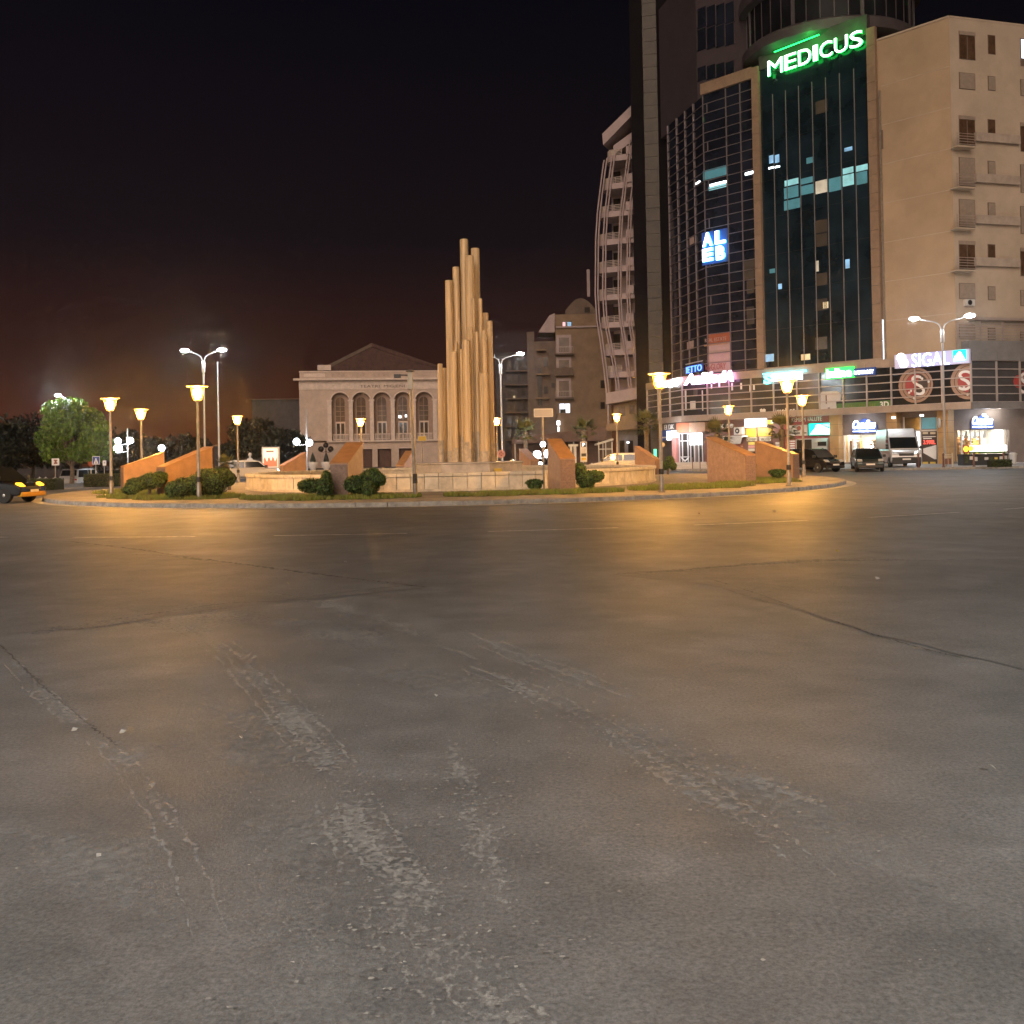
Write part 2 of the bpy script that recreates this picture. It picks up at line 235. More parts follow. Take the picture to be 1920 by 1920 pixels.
# ---------------------------------------------------------------- mesh helpers
class MB:
    def __init__(s): s.v = []; s.f = []; s.uv = None
    def add(s, vs, fs):
        k = len(s.v); s.v += [tuple(v) for v in vs]; s.f += [tuple(i + k for i in f) for f in fs]
    def box(s, a, b):
        (x0, y0, z0), (x1, y1, z1) = a, b
        s.add([(x0, y0, z0), (x1, y0, z0), (x1, y1, z0), (x0, y1, z0), (x0, y0, z1), (x1, y0, z1), (x1, y1, z1), (x0, y1, z1)],
              [(3, 2, 1, 0), (4, 5, 6, 7), (0, 1, 5, 4), (1, 2, 6, 5), (2, 3, 7, 6), (3, 0, 4, 7)])
    def lathe(s, prof, n=16, c=(0, 0, 0), a0=0.0, cap=True):
        vs = []; fs = []
        for r, z in prof:
            for i in range(n):
                a = a0 + 2 * math.pi * i / n; vs.append((c[0] + r * math.cos(a), c[1] + r * math.sin(a), c[2] + z))
        for j in range(len(prof) - 1):
            for i in range(n):
                k = (i + 1) % n; fs.append((j * n + i, j * n + k, (j + 1) * n + k, (j + 1) * n + i))
        if cap:
            fs.append(tuple(range(n - 1, -1, -1))); fs.append(tuple(range((len(prof) - 1) * n, len(prof) * n)))
        s.add(vs, fs)
    def tube(s, pts, rad, n=8):
        pts = [Vector(p) for p in pts]; vs = []; fs = []
        if not isinstance(rad, (list, tuple)): rad = [rad] * len(pts)
        prev = None
        for i, p in enumerate(pts):
            d = (pts[min(i + 1, len(pts) - 1)] - pts[max(i - 1, 0)]).normalized()
            if prev is None:
                x = d.cross(Vector((0, 1, 0)));
                if x.length < 0.1: x = d.cross(Vector((1, 0, 0)))
            else: x = prev - d * prev.dot(d)
            x.normalize(); prev = x; y = d.cross(x)
            for k in range(n):
                a = 2 * math.pi * k / n; vs.append(p + (x * math.cos(a) + y * math.sin(a)) * rad[i])
        for j in range(len(pts) - 1):
            for k in range(n):
                q = (k + 1) % n; fs.append((j * n + k, j * n + q, (j + 1) * n + q, (j + 1) * n + k))
        fs.append(tuple(range(n - 1, -1, -1))); fs.append(tuple(range((len(pts) - 1) * n, len(pts) * n))); s.add(vs, fs)
    def prism(s, poly, ext):
        """poly: list of 3d points (planar), ext: vector"""
        n = len(poly); e = Vector(ext); a = [Vector(p) for p in poly]
        s.add(a + [p + e for p in a], [tuple(range(n - 1, -1, -1)), tuple(range(n, 2 * n))] + [(i, (i + 1) % n, n + (i + 1) % n, n + i) for i in range(n)])
    def ellipsoid(s, c, r, nu=14, nv=9, jit=0.0, rnd=None):
        vs = []; fs = []; rnd = rnd or random
        for j in range(nv + 1):
            th = math.pi * j / nv
            for i in range(nu):
                ph = 2 * math.pi * i / nu; k = 1 + (rnd.uniform(-jit, jit) if 0 < j < nv else 0)
                vs.append((c[0] + r[0] * k * math.sin(th) * math.cos(ph), c[1] + r[1] * k * math.sin(th) * math.sin(ph), c[2] + r[2] * k * math.cos(th)))
        for j in range(nv):
            for i in range(nu):
                q = (i + 1) % nu; fs.append((j * nu + i, (j + 1) * nu + i, (j + 1) * nu + q, j * nu + q))
        s.add(vs, fs)
    def mesh(s, name, m, smooth=False):
        me = bpy.data.meshes.new(name); me.from_pydata(s.v, [], s.f); me.materials.append(M[m] if isinstance(m, str) else m)
        bm = bmesh.new(); bm.from_mesh(me); bmesh.ops.recalc_face_normals(bm, faces=bm.faces); bm.to_mesh(me); bm.free()
        if smooth:
            me.polygons.foreach_set("use_smooth", [True] * len(me.polygons))
            try: me.set_sharp_from_angle(angle=R(40))
            except Exception: pass
        me.update(); return me
def link(name, me, parent=None, mtx=None, world=True):
    o = bpy.data.objects.new(name, me); col.objects.link(o)
    if parent is not None:
        o.parent = parent
        if world: o.matrix_parent_inverse = WM[parent.name].inverted()
    b = mtx if mtx is not None else Matrix.Identity(4)
    o.matrix_basis = b
    WM[o.name] = b if (world or parent is None) else WM[parent.name] @ b
    return o
WM = {}
def obj(name, mb, m, parent=None, smooth=False, mtx=None, world=True, bevel=0.0):
    o = link(name, mb.mesh(name, m, smooth), parent, mtx, world)
    if bevel > 0:
        md = o.modifiers.new("bevel", 'BEVEL'); md.width = bevel; md.segments = 2; md.limit_method = 'ANGLE'; md.angle_limit = R(40)
    return o
def tag(o, label=None, cat=None, group=None, kind=None):
    if label: o["label"] = label
    if cat: o["category"] = cat
    if group: o["group"] = group
    if kind: o["kind"] = kind
    return o
def thing(name, label, cat, loc=(0, 0, 0), rz=0.0, group=None, scale=1.0):
    o = bpy.data.objects.new(name, None); col.objects.link(o); o.empty_display_size = 0.3
    mt = Matrix.Translation(Vector(loc)) @ Matrix.Rotation(rz, 4, 'Z') @ Matrix.Scale(scale, 4)
    o.matrix_basis = mt; WM[o.name] = mt
    return tag(o, label, cat, group)
def dup(root, loc, rz=0.0, label=None, scale=1.0, tilt=None):
    def cp(o, p):
        c = o.copy(); col.objects.link(c); c.parent = p
        for ch in list(o.children): cp(ch, c)
        return c
    r = cp(root, None); mt = Matrix.Translation(Vector(loc)) @ Matrix.Rotation(rz, 4, 'Z') @ (tilt or Matrix.Identity(4)) @ Matrix.Scale(scale, 4)
    r.matrix_basis = mt; WM[r.name] = mt
    if label: r["label"] = label
    return r
_cube = {}
def cube(m):
    if m not in _cube:
        b = MB(); b.box((-.5, -.5, -.5), (.5, .5, .5)); _cube[m] = b.mesh("block_" + m, m)
    return _cube[m]
class Fr:
    """a vertical plane: origin P at z=0, u along it (left to right as seen), n outwards"""
    def __init__(s, P, u, o=0.0):
        s.u = Vector((u[0], u[1], 0)).normalized(); s.n = Vector((s.u.y, -s.u.x, 0)); s.P = Vector((P[0], P[1], 0)) + s.n * o
    def pt(s, a, z, o=0.0): return s.P + s.u * a + s.n * o + Vector((0, 0, z))
    def hit(s, px, py, o=0.0):
        d = ray(px, py); k = ((s.P + s.n * o - CAM).dot(s.n)) / d.dot(s.n); q = CAM + d * k
        return (q - s.P).dot(s.u), q.z
    def mtx(s, a0, a1, z0, z1, o0, o1, jit=0.0):
        c = s.pt((a0 + a1) / 2, (z0 + z1) / 2, (o0 + o1) / 2); u, n = s.u, s.n
        m = Matrix(((u.x, 0, n.x, 0), (u.y, 0, n.y, 0), (u.z, 1, n.z, 0), (0, 0, 0, 1)))
        if jit: m = m @ Matrix.Rotation(random.gauss(0, jit), 4, 'X') @ Matrix.Rotation(random.gauss(0, jit), 4, 'Y')
        return Matrix.Translation(c) @ m @ Matrix.Diagonal((a1 - a0, z1 - z0, o1 - o0, 1))
def fb(parent, name, m, fr, a0, a1, z0, z1, o0, o1, jit=0.0):
    return link(name, cube(m), parent, fr.mtx(a0, a1, z0, z1, o0, o1, jit))
def span(fr, x0, y0, x1, y1, o=0.0):
    xc, yc = (x0 + x1) / 2, (y0 + y1) / 2
    return fr.hit(x0, yc, o)[0], fr.hit(x1, yc, o)[0], fr.hit(xc, y1, o)[1], fr.hit(xc, y0, o)[1]
def pb(parent, name, m, fr, x0, y0, x1, y1, o0, o1, jit=0.0):
    a0, a1, z0, z1 = span(fr, x0, y0, x1, y1, o1); return fb(parent, name, m, fr, a0, a1, z0, z1, o0, o1, jit)
def fprism(parent, name, m, fr, poly, o0, o1, **k):
    b = MB(); b.prism([fr.pt(a, z, o0) for a, z in poly], fr.n * (o1 - o0)); return obj(name, b, m, parent, **k)
def text(parent, name, body, m, fr, a0, a1, z0, z1, o, depth=0.03, edge=None, bold=0.0, shear=0.0):
    cu = bpy.data.curves.new("t", 'FONT'); cu.body = body; cu.extrude = 0.5; cu.offset = bold; cu.shear = shear; cu.resolution_u = 3
    to = bpy.data.objects.new("t", cu); col.objects.link(to)
    dg = bpy.context.evaluated_depsgraph_get(); me = bpy.data.meshes.new_from_object(to.evaluated_get(dg)); bpy.data.objects.remove(to)
    xs = [v.co.x for v in me.vertices]; ys = [v.co.y for v in me.vertices]
    x0, x1, y0, y1 = min(xs), max(xs), min(ys), max(ys)
    sx = (a1 - a0) / (x1 - x0); sy = (z1 - z0) / (y1 - y0)
    for v in me.vertices: v.co = ((v.co.x - x0) * sx, (v.co.y - y0) * sy, (v.co.z + 0.5) * depth)
    me.materials.clear(); me.materials.append(M[m])
    if edge:
        me.materials.append(M[edge])
        for p in me.polygons: p.material_index = 0 if p.normal.z > 0.5 else 1
    u, n = fr.u, fr.n; c = fr.pt(a0, z0, o)
    mt = Matrix(((u.x, 0, n.x, c.x), (u.y, 0, n.y, c.y), (0, 1, 0, c.z), (0, 0, 0, 1)))
    return link(name, me, parent, mt)
def ptext(parent, name, body, m, fr, x0, y0, x1, y1, o, **k):
    return text(parent, name, body, m, fr, *span(fr, x0, y0, x1, y1, o), o, **k)
def light(name, kind, loc, power, color, radius, parent=None, spot=None):
    ld = bpy.data.lights.new(name, kind); ld.energy = power; ld.color = color; ld.shadow_soft_size = radius
    if spot: ld.spot_size = spot; ld.spot_blend = 0.6
    o = bpy.data.objects.new(name, ld); col.objects.link(o)
    if parent is not None: o.parent = parent
    o.location = loc; return o

# ================================================================ GROUND
def sm(t): t = max(0.0, min(1.0, t)); return t * t * (3 - 2 * t)
def gz(x, y): return -0.85 * sm((-x - 22) / 18) * sm((y - 45) / 30)
xs = [-420, -300, -220, -150, -110] + [-90 + 3 * i for i in range(24)] + [-15 + 5 * i for i in range(20)] + [110, 150, 220, 300, 420]
ys = [-200, -120, -60] + [-30 + 6 * i for i in range(12)] + [42 + 3 * i for i in range(26)] + [125, 150, 200, 300, 460]
b = MB(); nx = len(xs)
b.add([(x, y, gz(x, y)) for y in ys for x in xs], [(j * nx + i, j * nx + i + 1, (j + 1) * nx + i + 1, (j + 1) * nx + i) for j in range(len(ys) - 1) for i in range(nx - 1)])
tag(obj("road", b, "asphalt"), kind="structure")

def ribbon(px_pts, widths, z, jit=0.0, sub=6, rnd=random):
    """strip on the road through pixel points; uv.y runs across"""
    g = [ground(*p) for p in px_pts]; n = len(g); pts = []; ws = []
    for i in range(n - 1):
        p0, p1, p2, p3 = g[max(i - 1, 0)], g[i], g[i + 1], g[min(i + 2, n - 1)]
        for k in range(sub):
            t = k / sub; pts.append(0.5 * ((2 * p1) + (p2 - p0) * t + (2 * p0 - 5 * p1 + 4 * p2 - p3) * t * t + (3 * p1 - p0 - 3 * p2 + p3) * t ** 3)); ws.append(widths[i] * (1 - t) + widths[i + 1] * t)
    pts.append(g[-1]); ws.append(widths[-1]); vs = []; fs = []; uv = []
    for i, p in enumerate(pts):
        d = (pts[min(i + 1, len(pts) - 1)] - pts[max(i - 1, 0)]); d.z = 0; d.normalize(); s = Vector((-d.y, d.x, 0))
        w_ = ws[i] * (1 + rnd.uniform(-jit, jit)); off = s * rnd.uniform(-jit, jit) * ws[i]
        for k in (-.5, .5):
            q = p + off + s * (w_ * k); vs.append((q.x, q.y, z)); uv.append((i * 0.3, k + .5))
    for i in range(len(pts) - 1): fs.append((2 * i, 2 * i + 2, 2 * i + 3, 2 * i + 1))
    return vs, fs, uv
def strip(name, m, px_pts, widths, z, jit=0.0, kind="structure", label=None, sub=6):
    if name != 'road_crack': widths = [widths[0] * .1] + list(widths[1:-1]) + [widths[-1] * .1]
    vs, fs, uv = ribbon(px_pts, widths, z, jit, sub); me = bpy.data.meshes.new(name); me.from_pydata(vs, [], fs); me.materials.append(M[m])
    l = me.uv_layers.new(name="UVMap")
    for lp in me.loops: l.data[lp.index].uv = uv[lp.vertex_index]
    me.update(); o = link(name, me); return tag(o, label, kind=kind)

# resurfaced areas: slightly darker asphalt sheets with ragged edges
def patch(px_poly, z, m="asphalt_dark"):
    g = [ground(*p) for p in px_poly]; pts = []
    for i in range(len(g)):
        a, c = g[i], g[(i + 1) % len(g)]; k = max(2, int((c - a).length / 0.25))
        for j in range(k):
            q = a.lerp(c, j / k); pts.append((q.x + random.uniform(-.035, .035), q.y + random.uniform(-.05, .05), z))
    me = bpy.data.meshes.new("asphalt_patch"); me.from_pydata(pts, [], [tuple(range(len(pts)))]); me.materials.append(M[m]); me.update()
    return tag(link("asphalt_patch", me), kind="structure")
patch([(-300, 1012), (120, 1016), (300, 1036), (460, 1060), (640, 1083), (800, 1103), (640, 1118), (520, 1130), (360, 1150), (150, 1180), (-300, 1210)], 0.004)
patch([(1165, 1080), (1320, 1068), (1500, 1056), (1700, 1051), (2200, 1050), (2200, 1330), (1850, 1240), (1640, 1190), (1480, 1140), (1330, 1098)], 0.004)
# cracks and seams
for pts, w_ in (([(-100, 1008), (100, 1014), (250, 1030), (330, 1042), (450, 1058), (560, 1073), (700, 1090), (800, 1102)], 0.10),
               ([(180, 1168), (300, 1150), (420, 1133), (520, 1128), (640, 1112), (780, 1098), (960, 1092)], 0.05),
               ([(1150, 1078), (1250, 1073), (1330, 1066), (1450, 1058), (1600, 1052), (1760, 1051), (1960, 1049)], 0.09),
               ([(1320, 1083), (1400, 1108), (1520, 1150), (1640, 1192), (1800, 1235)], 0.03),
               ([(-20, 1190), (60, 1270), (130, 1330), (180, 1370), (220, 1400)], 0.03), ([(240, 1040), (300, 1042), (390, 1052)], 0.14)):
    strip("road_crack", "crack", pts, [w_ * random.uniform(.12, .5) for _ in pts], 0.0085, 1.1, sub=34)
# grit left along the turning tracks
for pts, w_ in (([(330, 1170), (420, 1215), (500, 1290), (580, 1380), (650, 1480), (700, 1600), (790, 1740), (930, 1900), (1010, 1990)], .55),
               ([(860, 1180), (960, 1225), (1080, 1270), (1180, 1310)], .5), ([(880, 1250), (1000, 1300), (1150, 1380), (1280, 1460), (1400, 1545), (1480, 1620)], .42),
               ([(1060, 1330), (1250, 1420), (1420, 1470), (1560, 1520)], .35), ([(500, 1110), (640, 1140), (760, 1180), (900, 1240)], .5),
               ([(1150, 1076), (1260, 1071), (1350, 1063), (1470, 1055), (1600, 1049), (1720, 1051)], .45), ([(0, 1210), (60, 1280), (130, 1340), (230, 1420), (330, 1560)], .3),
               ([(840, 1380), (870, 1460), (900, 1560), (930, 1640), (960, 1720)], .35)):
    strip("road_grit", "grit", pts, [w_ * random.uniform(.8, 1.25) for _ in pts], 0.007, 0.12, kind="stuff", sub=10)
for pts, w_ in (([(60, 1190), (260, 1165), (480, 1160), (640, 1180), (760, 1230)], 1.6), ([(380, 1290), (470, 1420), (560, 1600), (640, 1800), (700, 1990)], 0.9), ([(200, 1440), (330, 1400), (480, 1400), (640, 1440)], .9),
               ([(1180, 1360), (1350, 1440), (1560, 1560), (1800, 1700)], 0.9), ([(620, 1250), (820, 1290), (1000, 1350)], 1.0), ([(0, 1560), (200, 1620), (330, 1760)], .6)):
    strip("road_dust", "grit_fine", pts, [w_ * random.uniform(.8, 1.25) for _ in pts], 0.006, 0.1, kind="stuff", sub=8)
# narrow tread lines, in pairs, along the same turning tracks
for pts, offs in (([(330, 1165), (420, 1212), (500, 1288), (580, 1378), (650, 1478), (705, 1600), (795, 1740), (935, 1900), (1010, 1990)], (-.16, -.08, .02, .11)), ([(880, 1250), (1000, 1300), (1150, 1380), (1280, 1460), (1400, 1545), (1520, 1650)], (-.1, 0, .1)), ([(860, 1180), (960, 1225), (1080, 1272), (1240, 1335)], (-.12, .0, .12)), ([(0, 1215), (60, 1285), (130, 1345), (230, 1430), (330, 1580), (400, 1760)], (-.06, .05))):
    for of in offs:
        g_ = [ground(*p_) for p_ in pts]; q_ = []
        for i, p_ in enumerate(g_):
            d_ = g_[min(i + 1, len(g_) - 1)] - g_[max(i - 1, 0)]; d_.normalize(); s_ = p_ + Vector((-d_.y, d_.x, 0)) * of; v_ = s_ - CAM; k_ = v_.dot(FW); q_.append((960 + FPX * v_.dot(RT) / k_, 960 + SHY * 1920 - FPX * v_.dot(UP) / k_))
        strip("road_grit", "grit", q_, [.055 * random.uniform(.7, 1.3) for _ in q_], 0.0075, 0.3, kind="stuff", sub=14)
# flakes of worn surface, bits of paper and leaves
fl = MB(); rnd = random.Random(3)
def flake(bm, x, y, r, z=0.0095):
    k = rnd.randint(4, 6); a0 = rnd.uniform(0, 6.28); bm.add([(x + r * rnd.uniform(.5, 1.2) * math.cos(a0 + 6.283 * i / k), y + r * rnd.uniform(.4, .9) * math.sin(a0 + 6.283 * i / k), z + rnd.uniform(0, .003)) for i in range(k)], [tuple(range(k))])
for pts, n_, w_ in (([(400, 1215), (500, 1290), (580, 1380), (650, 1480), (700, 1600), (790, 1740), (930, 1900)], 420, .28), ([(880, 1250), (1000, 1300), (1150, 1380), (1280, 1460), (1400, 1545)], 260, .22),
                   ([(1160, 1076), (1260, 1071), (1350, 1063), (1470, 1055), (1620, 1050)], 260, .2), ([(860, 1180), (960, 1225), (1080, 1270), (1160, 1300)], 120, .2), ([(840, 1380), (880, 1480), (920, 1600)], 60, .15), ([(1080, 1330), (1250, 1420), (1420, 1470)], 110, .2)):
    g = [ground(*p) for p in pts]
    for _ in range(n_):
        i = rnd.randrange(len(g) - 1); q = g[i].lerp(g[i + 1], rnd.random()); flake(fl, q.x + rnd.gauss(0, w_), q.y + rnd.gauss(0, w_), rnd.uniform(.004, .013))
for _ in range(500):
    Y = rnd.uniform(3.0, 22); flake(fl, rnd.uniform(-.55, .55) * Y, Y, rnd.uniform(.003, .008))
mat("flake", (0.25, 0.235, 0.21), 0.85, var=0.3, scale=30)
tag(obj("surface_flakes", fl, "flake"), "pale flakes of worn asphalt scattered along the tyre tracks", kind="stuff")
for px, py, m_, r_, lb in [(540, 1097, "leaf_litter", .035, "small yellow leaf on the asphalt between the seam and the left grit tracks"), (1082, 1035, "leaf_litter", .05, "small yellow leaf on the asphalt straight below the blank sign pole"), (1570, 1036, "leaf_litter", .05, "small yellow leaf on the asphalt just above the gritty crack at right"),
        (1645, 1088, "litter", .05, "scrap of pale paper on the dark patch right of the gritty crack"), (648, 1056, "litter", .03, "scrap of pale paper near the long seam below the theatre"), (185, 1612, "litter", .016, "scrap of pale paper nearest the viewer at lower left"), (590, 1592, "litter", .02, "scrap of pale paper beside the main grit track"), (452, 1388, "litter", .02, "scrap of pale paper left of the upper grit track"),
        (230, 1378, "litter", .025, "right one of two pale scraps by the short left crack"), (140, 1374, "litter", .025, "left one of two pale scraps by the short left crack"), (818, 1309, "litter", .02, "scrap of pale paper in the middle of the open asphalt"), (1312, 966, "litter", .09, "pale flattened scrap on the road just outside the kerb, left of two"), (1452, 962, "litter", .09, "pale flattened scrap on the road just outside the kerb, right of two"), (1860, 1445, "litter", .03, "scrap of pale paper alone near the right edge")]:
    r_ *= .62; q = ground(px, py); fb_ = MB(); a = rnd.uniform(0, 3.1)
    c_, s_ = math.cos(a), math.sin(a)
    P_ = [(-r_, -r_ * .5, 0), (r_ * .8, -r_ * .6, .2 * r_), (r_ * 1.1, r_ * .4, .5 * r_), (-r_ * .7, r_ * .6, .9 * r_)]
    P_ = [(q.x + x * c_ - y * s_, q.y + x * s_ + y * c_, .014 + z) for x, y, z in P_]
    fb_.add(P_ + [(x, y, z + .004) for x, y, z in P_], [(3, 2, 1, 0), (4, 5, 6, 7), (0, 1, 5, 4), (1, 2, 6, 5), (2, 3, 7, 6), (3, 0, 4, 7)])
    tag(obj("paper_scrap" if m_ == "litter" else "fallen_leaf", fb_, m_), lb, "litter", "bits of litter on the road" if m_ == "litter" else "fallen leaves on the road")

# ================================================================ ROUNDABOUT ISLAND
CX, CY, RK = -2.9, 49.9, 18.2
def ring(name, m, r0, r1, z, n=128, a0=0, a1=2 * math.pi):
    b = MB(); full = abs(a1 - a0 - 2 * math.pi) < 1e-6; k = n if full else n + 1; vs = []
    for i in range(k):
        a = a0 + (a1 - a0) * i / n
        for r in (r0, r1): vs.append((CX + r * math.cos(a), CY + r * math.sin(a), z))
    b.add(vs, [(2 * i, 2 * i + 1, 2 * ((i + 1) % k) + 1, 2 * ((i + 1) % k)) for i in range(n if full else n)]); o = obj(name, b, m); return tag(o, kind="structure")
ring("gutter", "gutter", RK, RK + 0.42, 0.0045)
b = MB(); b.lathe([(RK - .12, 0.0), (RK - .12, 0.145)], 128, (CX, CY, 0)); isl = tag(obj("island_pavement", b, "paving"), kind="structure")
kb = MB(); nk = 114; hw = math.pi / nk * 0.985
vs = []
for r, z in ((RK - .13, 0.0), (RK, 0.0), (RK, 0.125), (RK - .02, 0.15), (RK - .13, 0.153)):
    for a in (-hw, hw): vs.append((r * math.cos(a), r * math.sin(a), z))
kb.add(vs, [(2 * i, 2 * i + 2, 2 * i + 3, 2 * i + 1) for i in range(4)] + [(8, 0, 1, 9), (0, 8, 6, 4, 2), (1, 3, 5, 7, 9)]); kme = kb.mesh("kerb_stone", "kerb")
rnd = random.Random(5)
for i in range(nk):
    a = 2 * math.pi * i / nk
    link("kerb_stone", kme, isl, Matrix.Translation((CX, CY, rnd.uniform(-.012, .004))) @ Matrix.Rotation(a + rnd.uniform(-.0006, .0006), 4, 'Z') @ Matrix.Scale(1 + rnd.uniform(-.0009, .0002), 4))
# lane dashes
dn = 0
RL = 29.2; a = R(-128); k = 0
while a < R(-48):
    L_ = 2.7; b = MB(); m_ = 8; vs = []
    for i in range(m_ + 1):
        t = a + (L_ / RL) * i / m_
        for r in (RL - .055, RL + .055): vs.append((CX + r * math.cos(t), CY + r * math.sin(t), 0.0145))
    b.add(vs, [(2 * i, 2 * i + 1, 2 * i + 3, 2 * i + 2) for i in range(m_)]); tag(obj("lane_marking", b, "paint_white"), kind="structure")
    a += (L_ + 1.65) / RL
# grass
rnd = random.Random(11)
def grass_patch(a0, a1, r0, r1, n_):
    vs = []; n = 60
    ri = lambda t, q: (r0 if q == 0 else r1) + 0.35 * math.sin(t * 31 + q * 2) * math.sin(t * 13) + 0.12 * math.sin(t * 90 + q)
    for i in range(n + 1):
        t = a0 + (a1 - a0) * i / n; f = math.sin(math.pi * i / n) ** 0.35; m_ = (r0 + r1) / 2
        for q in (0, 1):
            r = m_ + (ri(t, q) - m_) * max(f, .05); vs.append((CX + r * math.cos(t), CY + r * math.sin(t), 0.151))
    b = MB(); b.add(vs, [(2 * i, 2 * i + 1, 2 * i + 3, 2 * i + 2) for i in range(n)]); tag(obj("soil_bed", b, "soil"), kind="structure")
    g = MB()
    for _ in range(n_):
        i = rnd.random(); t = a0 + (a1 - a0) * i; f = max(.05, math.sin(math.pi * i) ** .35); m_ = (r0 + r1) / 2
        if math.sin(t * 57) * math.sin(t * 23 + 1) > .55 and rnd.random() < .8: continue
        r = m_ + (rnd.uniform(ri(t, 0), ri(t, 1)) - m_) * f; x, y = CX + r * math.cos(t), CY + r * math.sin(t); h = rnd.uniform(.05, .17); an = rnd.uniform(0, 6.28); w_ = rnd.uniform(.012, .03)
        dx, dy = math.cos(an) * w_, math.sin(an) * w_; g.add([(x - dx, y - dy, .15), (x + dx, y + dy, .15), (x + rnd.uniform(-.06, .06), y + rnd.uniform(-.06, .06), .15 + h)], [(0, 1, 2)])
    me = bpy.data.meshes.new("grass"); me.from_pydata(g.v, [], g.f); me.materials.append(M["grass"]); tag(link("grass", me), "short green and straw coloured grass growing round the island edge", "grass", kind="stuff")
grass_patch(R(-152), R(-120), 12.6, 16.6, 9000); grass_patch(R(-117), R(-91), 13.2, 16.3, 9000); grass_patch(R(-88), R(-62), 13.0, 15.7, 8000); grass_patch(R(-60), R(-36), 13.0, 16.2, 8000); grass_patch(R(-33), R(-8), 13.0, 16.2, 5000); grass_patch(R(172), R(204), 12.6, 16.4, 5000)

# basin
BR = 9.75
bas = thing("fountain_basin", "round pale stone fountain basin clad in upright slabs at the island centre", "fountain", (CX, CY, .145))
b = MB(); b.lathe([(BR - .06, .145), (BR - .06, .84), (BR - .5, .84), (BR - .5, .50)], 96, (CX, CY, 0), cap=False); obj("basin_wall", b, "travertine_b", bas)
b = MB(); b.lathe([(BR + .05, .145), (BR + .05, .235), (BR - .02, .235)], 96, (CX, CY, 0), cap=False); obj("basin_footing", b, "travertine_b", bas)
b = MB(); b.lathe([(BR - .55, .50), (BR - .52, .50)], 96, (CX, CY, 0)); obj("basin_floor", b, "plinth", bas)
sb = MB(); ns = 110; h_ = math.pi / ns * .95
sb.add([(r * math.cos(a), r * math.sin(a), z) for r in (BR - .05, BR) for a in (-h_, h_) for z in (.24, .735)], [(0, 1, 3, 2), (4, 6, 7, 5), (0, 2, 6, 4), (1, 5, 7, 3), (0, 4, 5, 1), (2, 3, 7, 6)])
s1, s2 = sb.mesh("cladding_slab", "travertine"), sb.mesh("cladding_slab", "travertine_b"); rnd = random.Random(2)
cb = MB(); cb.add([(r * math.cos(a), r * math.sin(a), z) for r in (BR - .55, BR + .06) for a in (-h_, h_) for z in (.74, .86)], [(0, 1, 3, 2), (4, 6, 7, 5), (0, 2, 6, 4), (1, 5, 7, 3), (0, 4, 5, 1), (2, 3, 7, 6)]); cm = cb.mesh("coping_stone", "travertine")
for i in range(ns):
    a = 2 * math.pi * i / ns; mt = Matrix.Translation((CX, CY, 0)) @ Matrix.Rotation(a, 4, 'Z')
    link("cladding_slab", s1 if rnd.random() < .7 else s2, bas, mt @ Matrix.Translation((rnd.uniform(-.012, .008), 0, rnd.uniform(-.006, .004))))
    link("coping_stone", cm, bas, mt @ Matrix.Translation((rnd.uniform(-.01, .01), 0, rnd.uniform(-.004, .004))))
# monument
mon = thing("column_monument", "cluster of tall golden stone columns of uneven height on a low plinth", "monument", (CX + .6, CY, .5))
b = MB(); MX, MY = -2.15, 49.9
b.lathe([(2.85, .5), (2.85, 1.12), (2.9, 1.12), (2.9, 1.2)], 8, (MX, MY, 0), a0=math.pi / 8); obj("plinth", b, "plinth", mon, bevel=.02)
pl = Fr((MX, MY - 2.62), (1, 0))
a0_, a1_, z0_, z1_ = span(pl, 927, 878, 941, 886, .02); fb(mon, "plaque", "sign_yellow_paint", pl, a0_, a1_, z0_, z1_, .005, .03)
cols = [(834, 849, 526, 0.3), (848, 861.5, 501, .6), (861.5, 878, 449, 1.0), (882.5, 899, 466, .8), (871, 889, 480, -.1), (902, 916, 587, .7), (912, 923.5, 602, .1), (903.5, 912, 619, -.7), (866, 882, 638, -1.1), (845, 857, 659, -.9), (820, 830, 682, .2), (829, 838, 690, .9),
        (857, 863, 600, -.2), (862, 867, 655, -1.0), (884, 890, 560, -.6), (890, 897, 622, -.9), (896, 904, 560, .0), (852, 858, 640, -.6), (898, 915, 700, -1.2), (876, 880, 640, -1.3), (881.5, 885.5, 612, -.9)]
rnd = random.Random(9)
for x0, x1, yt, dy in cols:
    Y = MY + dy; p = at((x0 + x1) / 2, yt, Y); r = (x1 - x0) / 2 / 1920 * Y; zt = p.z; q = p.x
    b = MB(); n = 20; prof = [(r * 1.08, 1.2), (r * 1.06, 2.6), (r * 1.03, 5.0), (r, zt - .03), (r * .94, zt)]
    if rnd.random() < .5: prof = [(r * 1.16, 1.2), (r * 1.17, 2.0 + rnd.random() * .5), (r * 1.05, 2.65), (r * 1.03, 5.2), (r, zt - .03), (r * .94, zt)]
    b.lathe(prof, n, (q, Y, 0))
    for i, v in enumerate(b.v):
        a = math.atan2(v[1] - Y, v[0] - q); k = .95; b.v[i] = (q + (v[0] - q) * k, Y + (v[1] - Y) * k, v[2])
    c = obj("column", b, "column_stone", mon, smooth=True)
    b = MB(); b.lathe([(r * 1.13, 1.2), (r * 1.2, 1.6), (r * 1.16, (zq := 1.9 + rnd.uniform(-.35, .55))), (r * 1.0, zq + .3)], 14, (q, Y, 0)); obj("column_base", b, "column_bare", c, smooth=True)

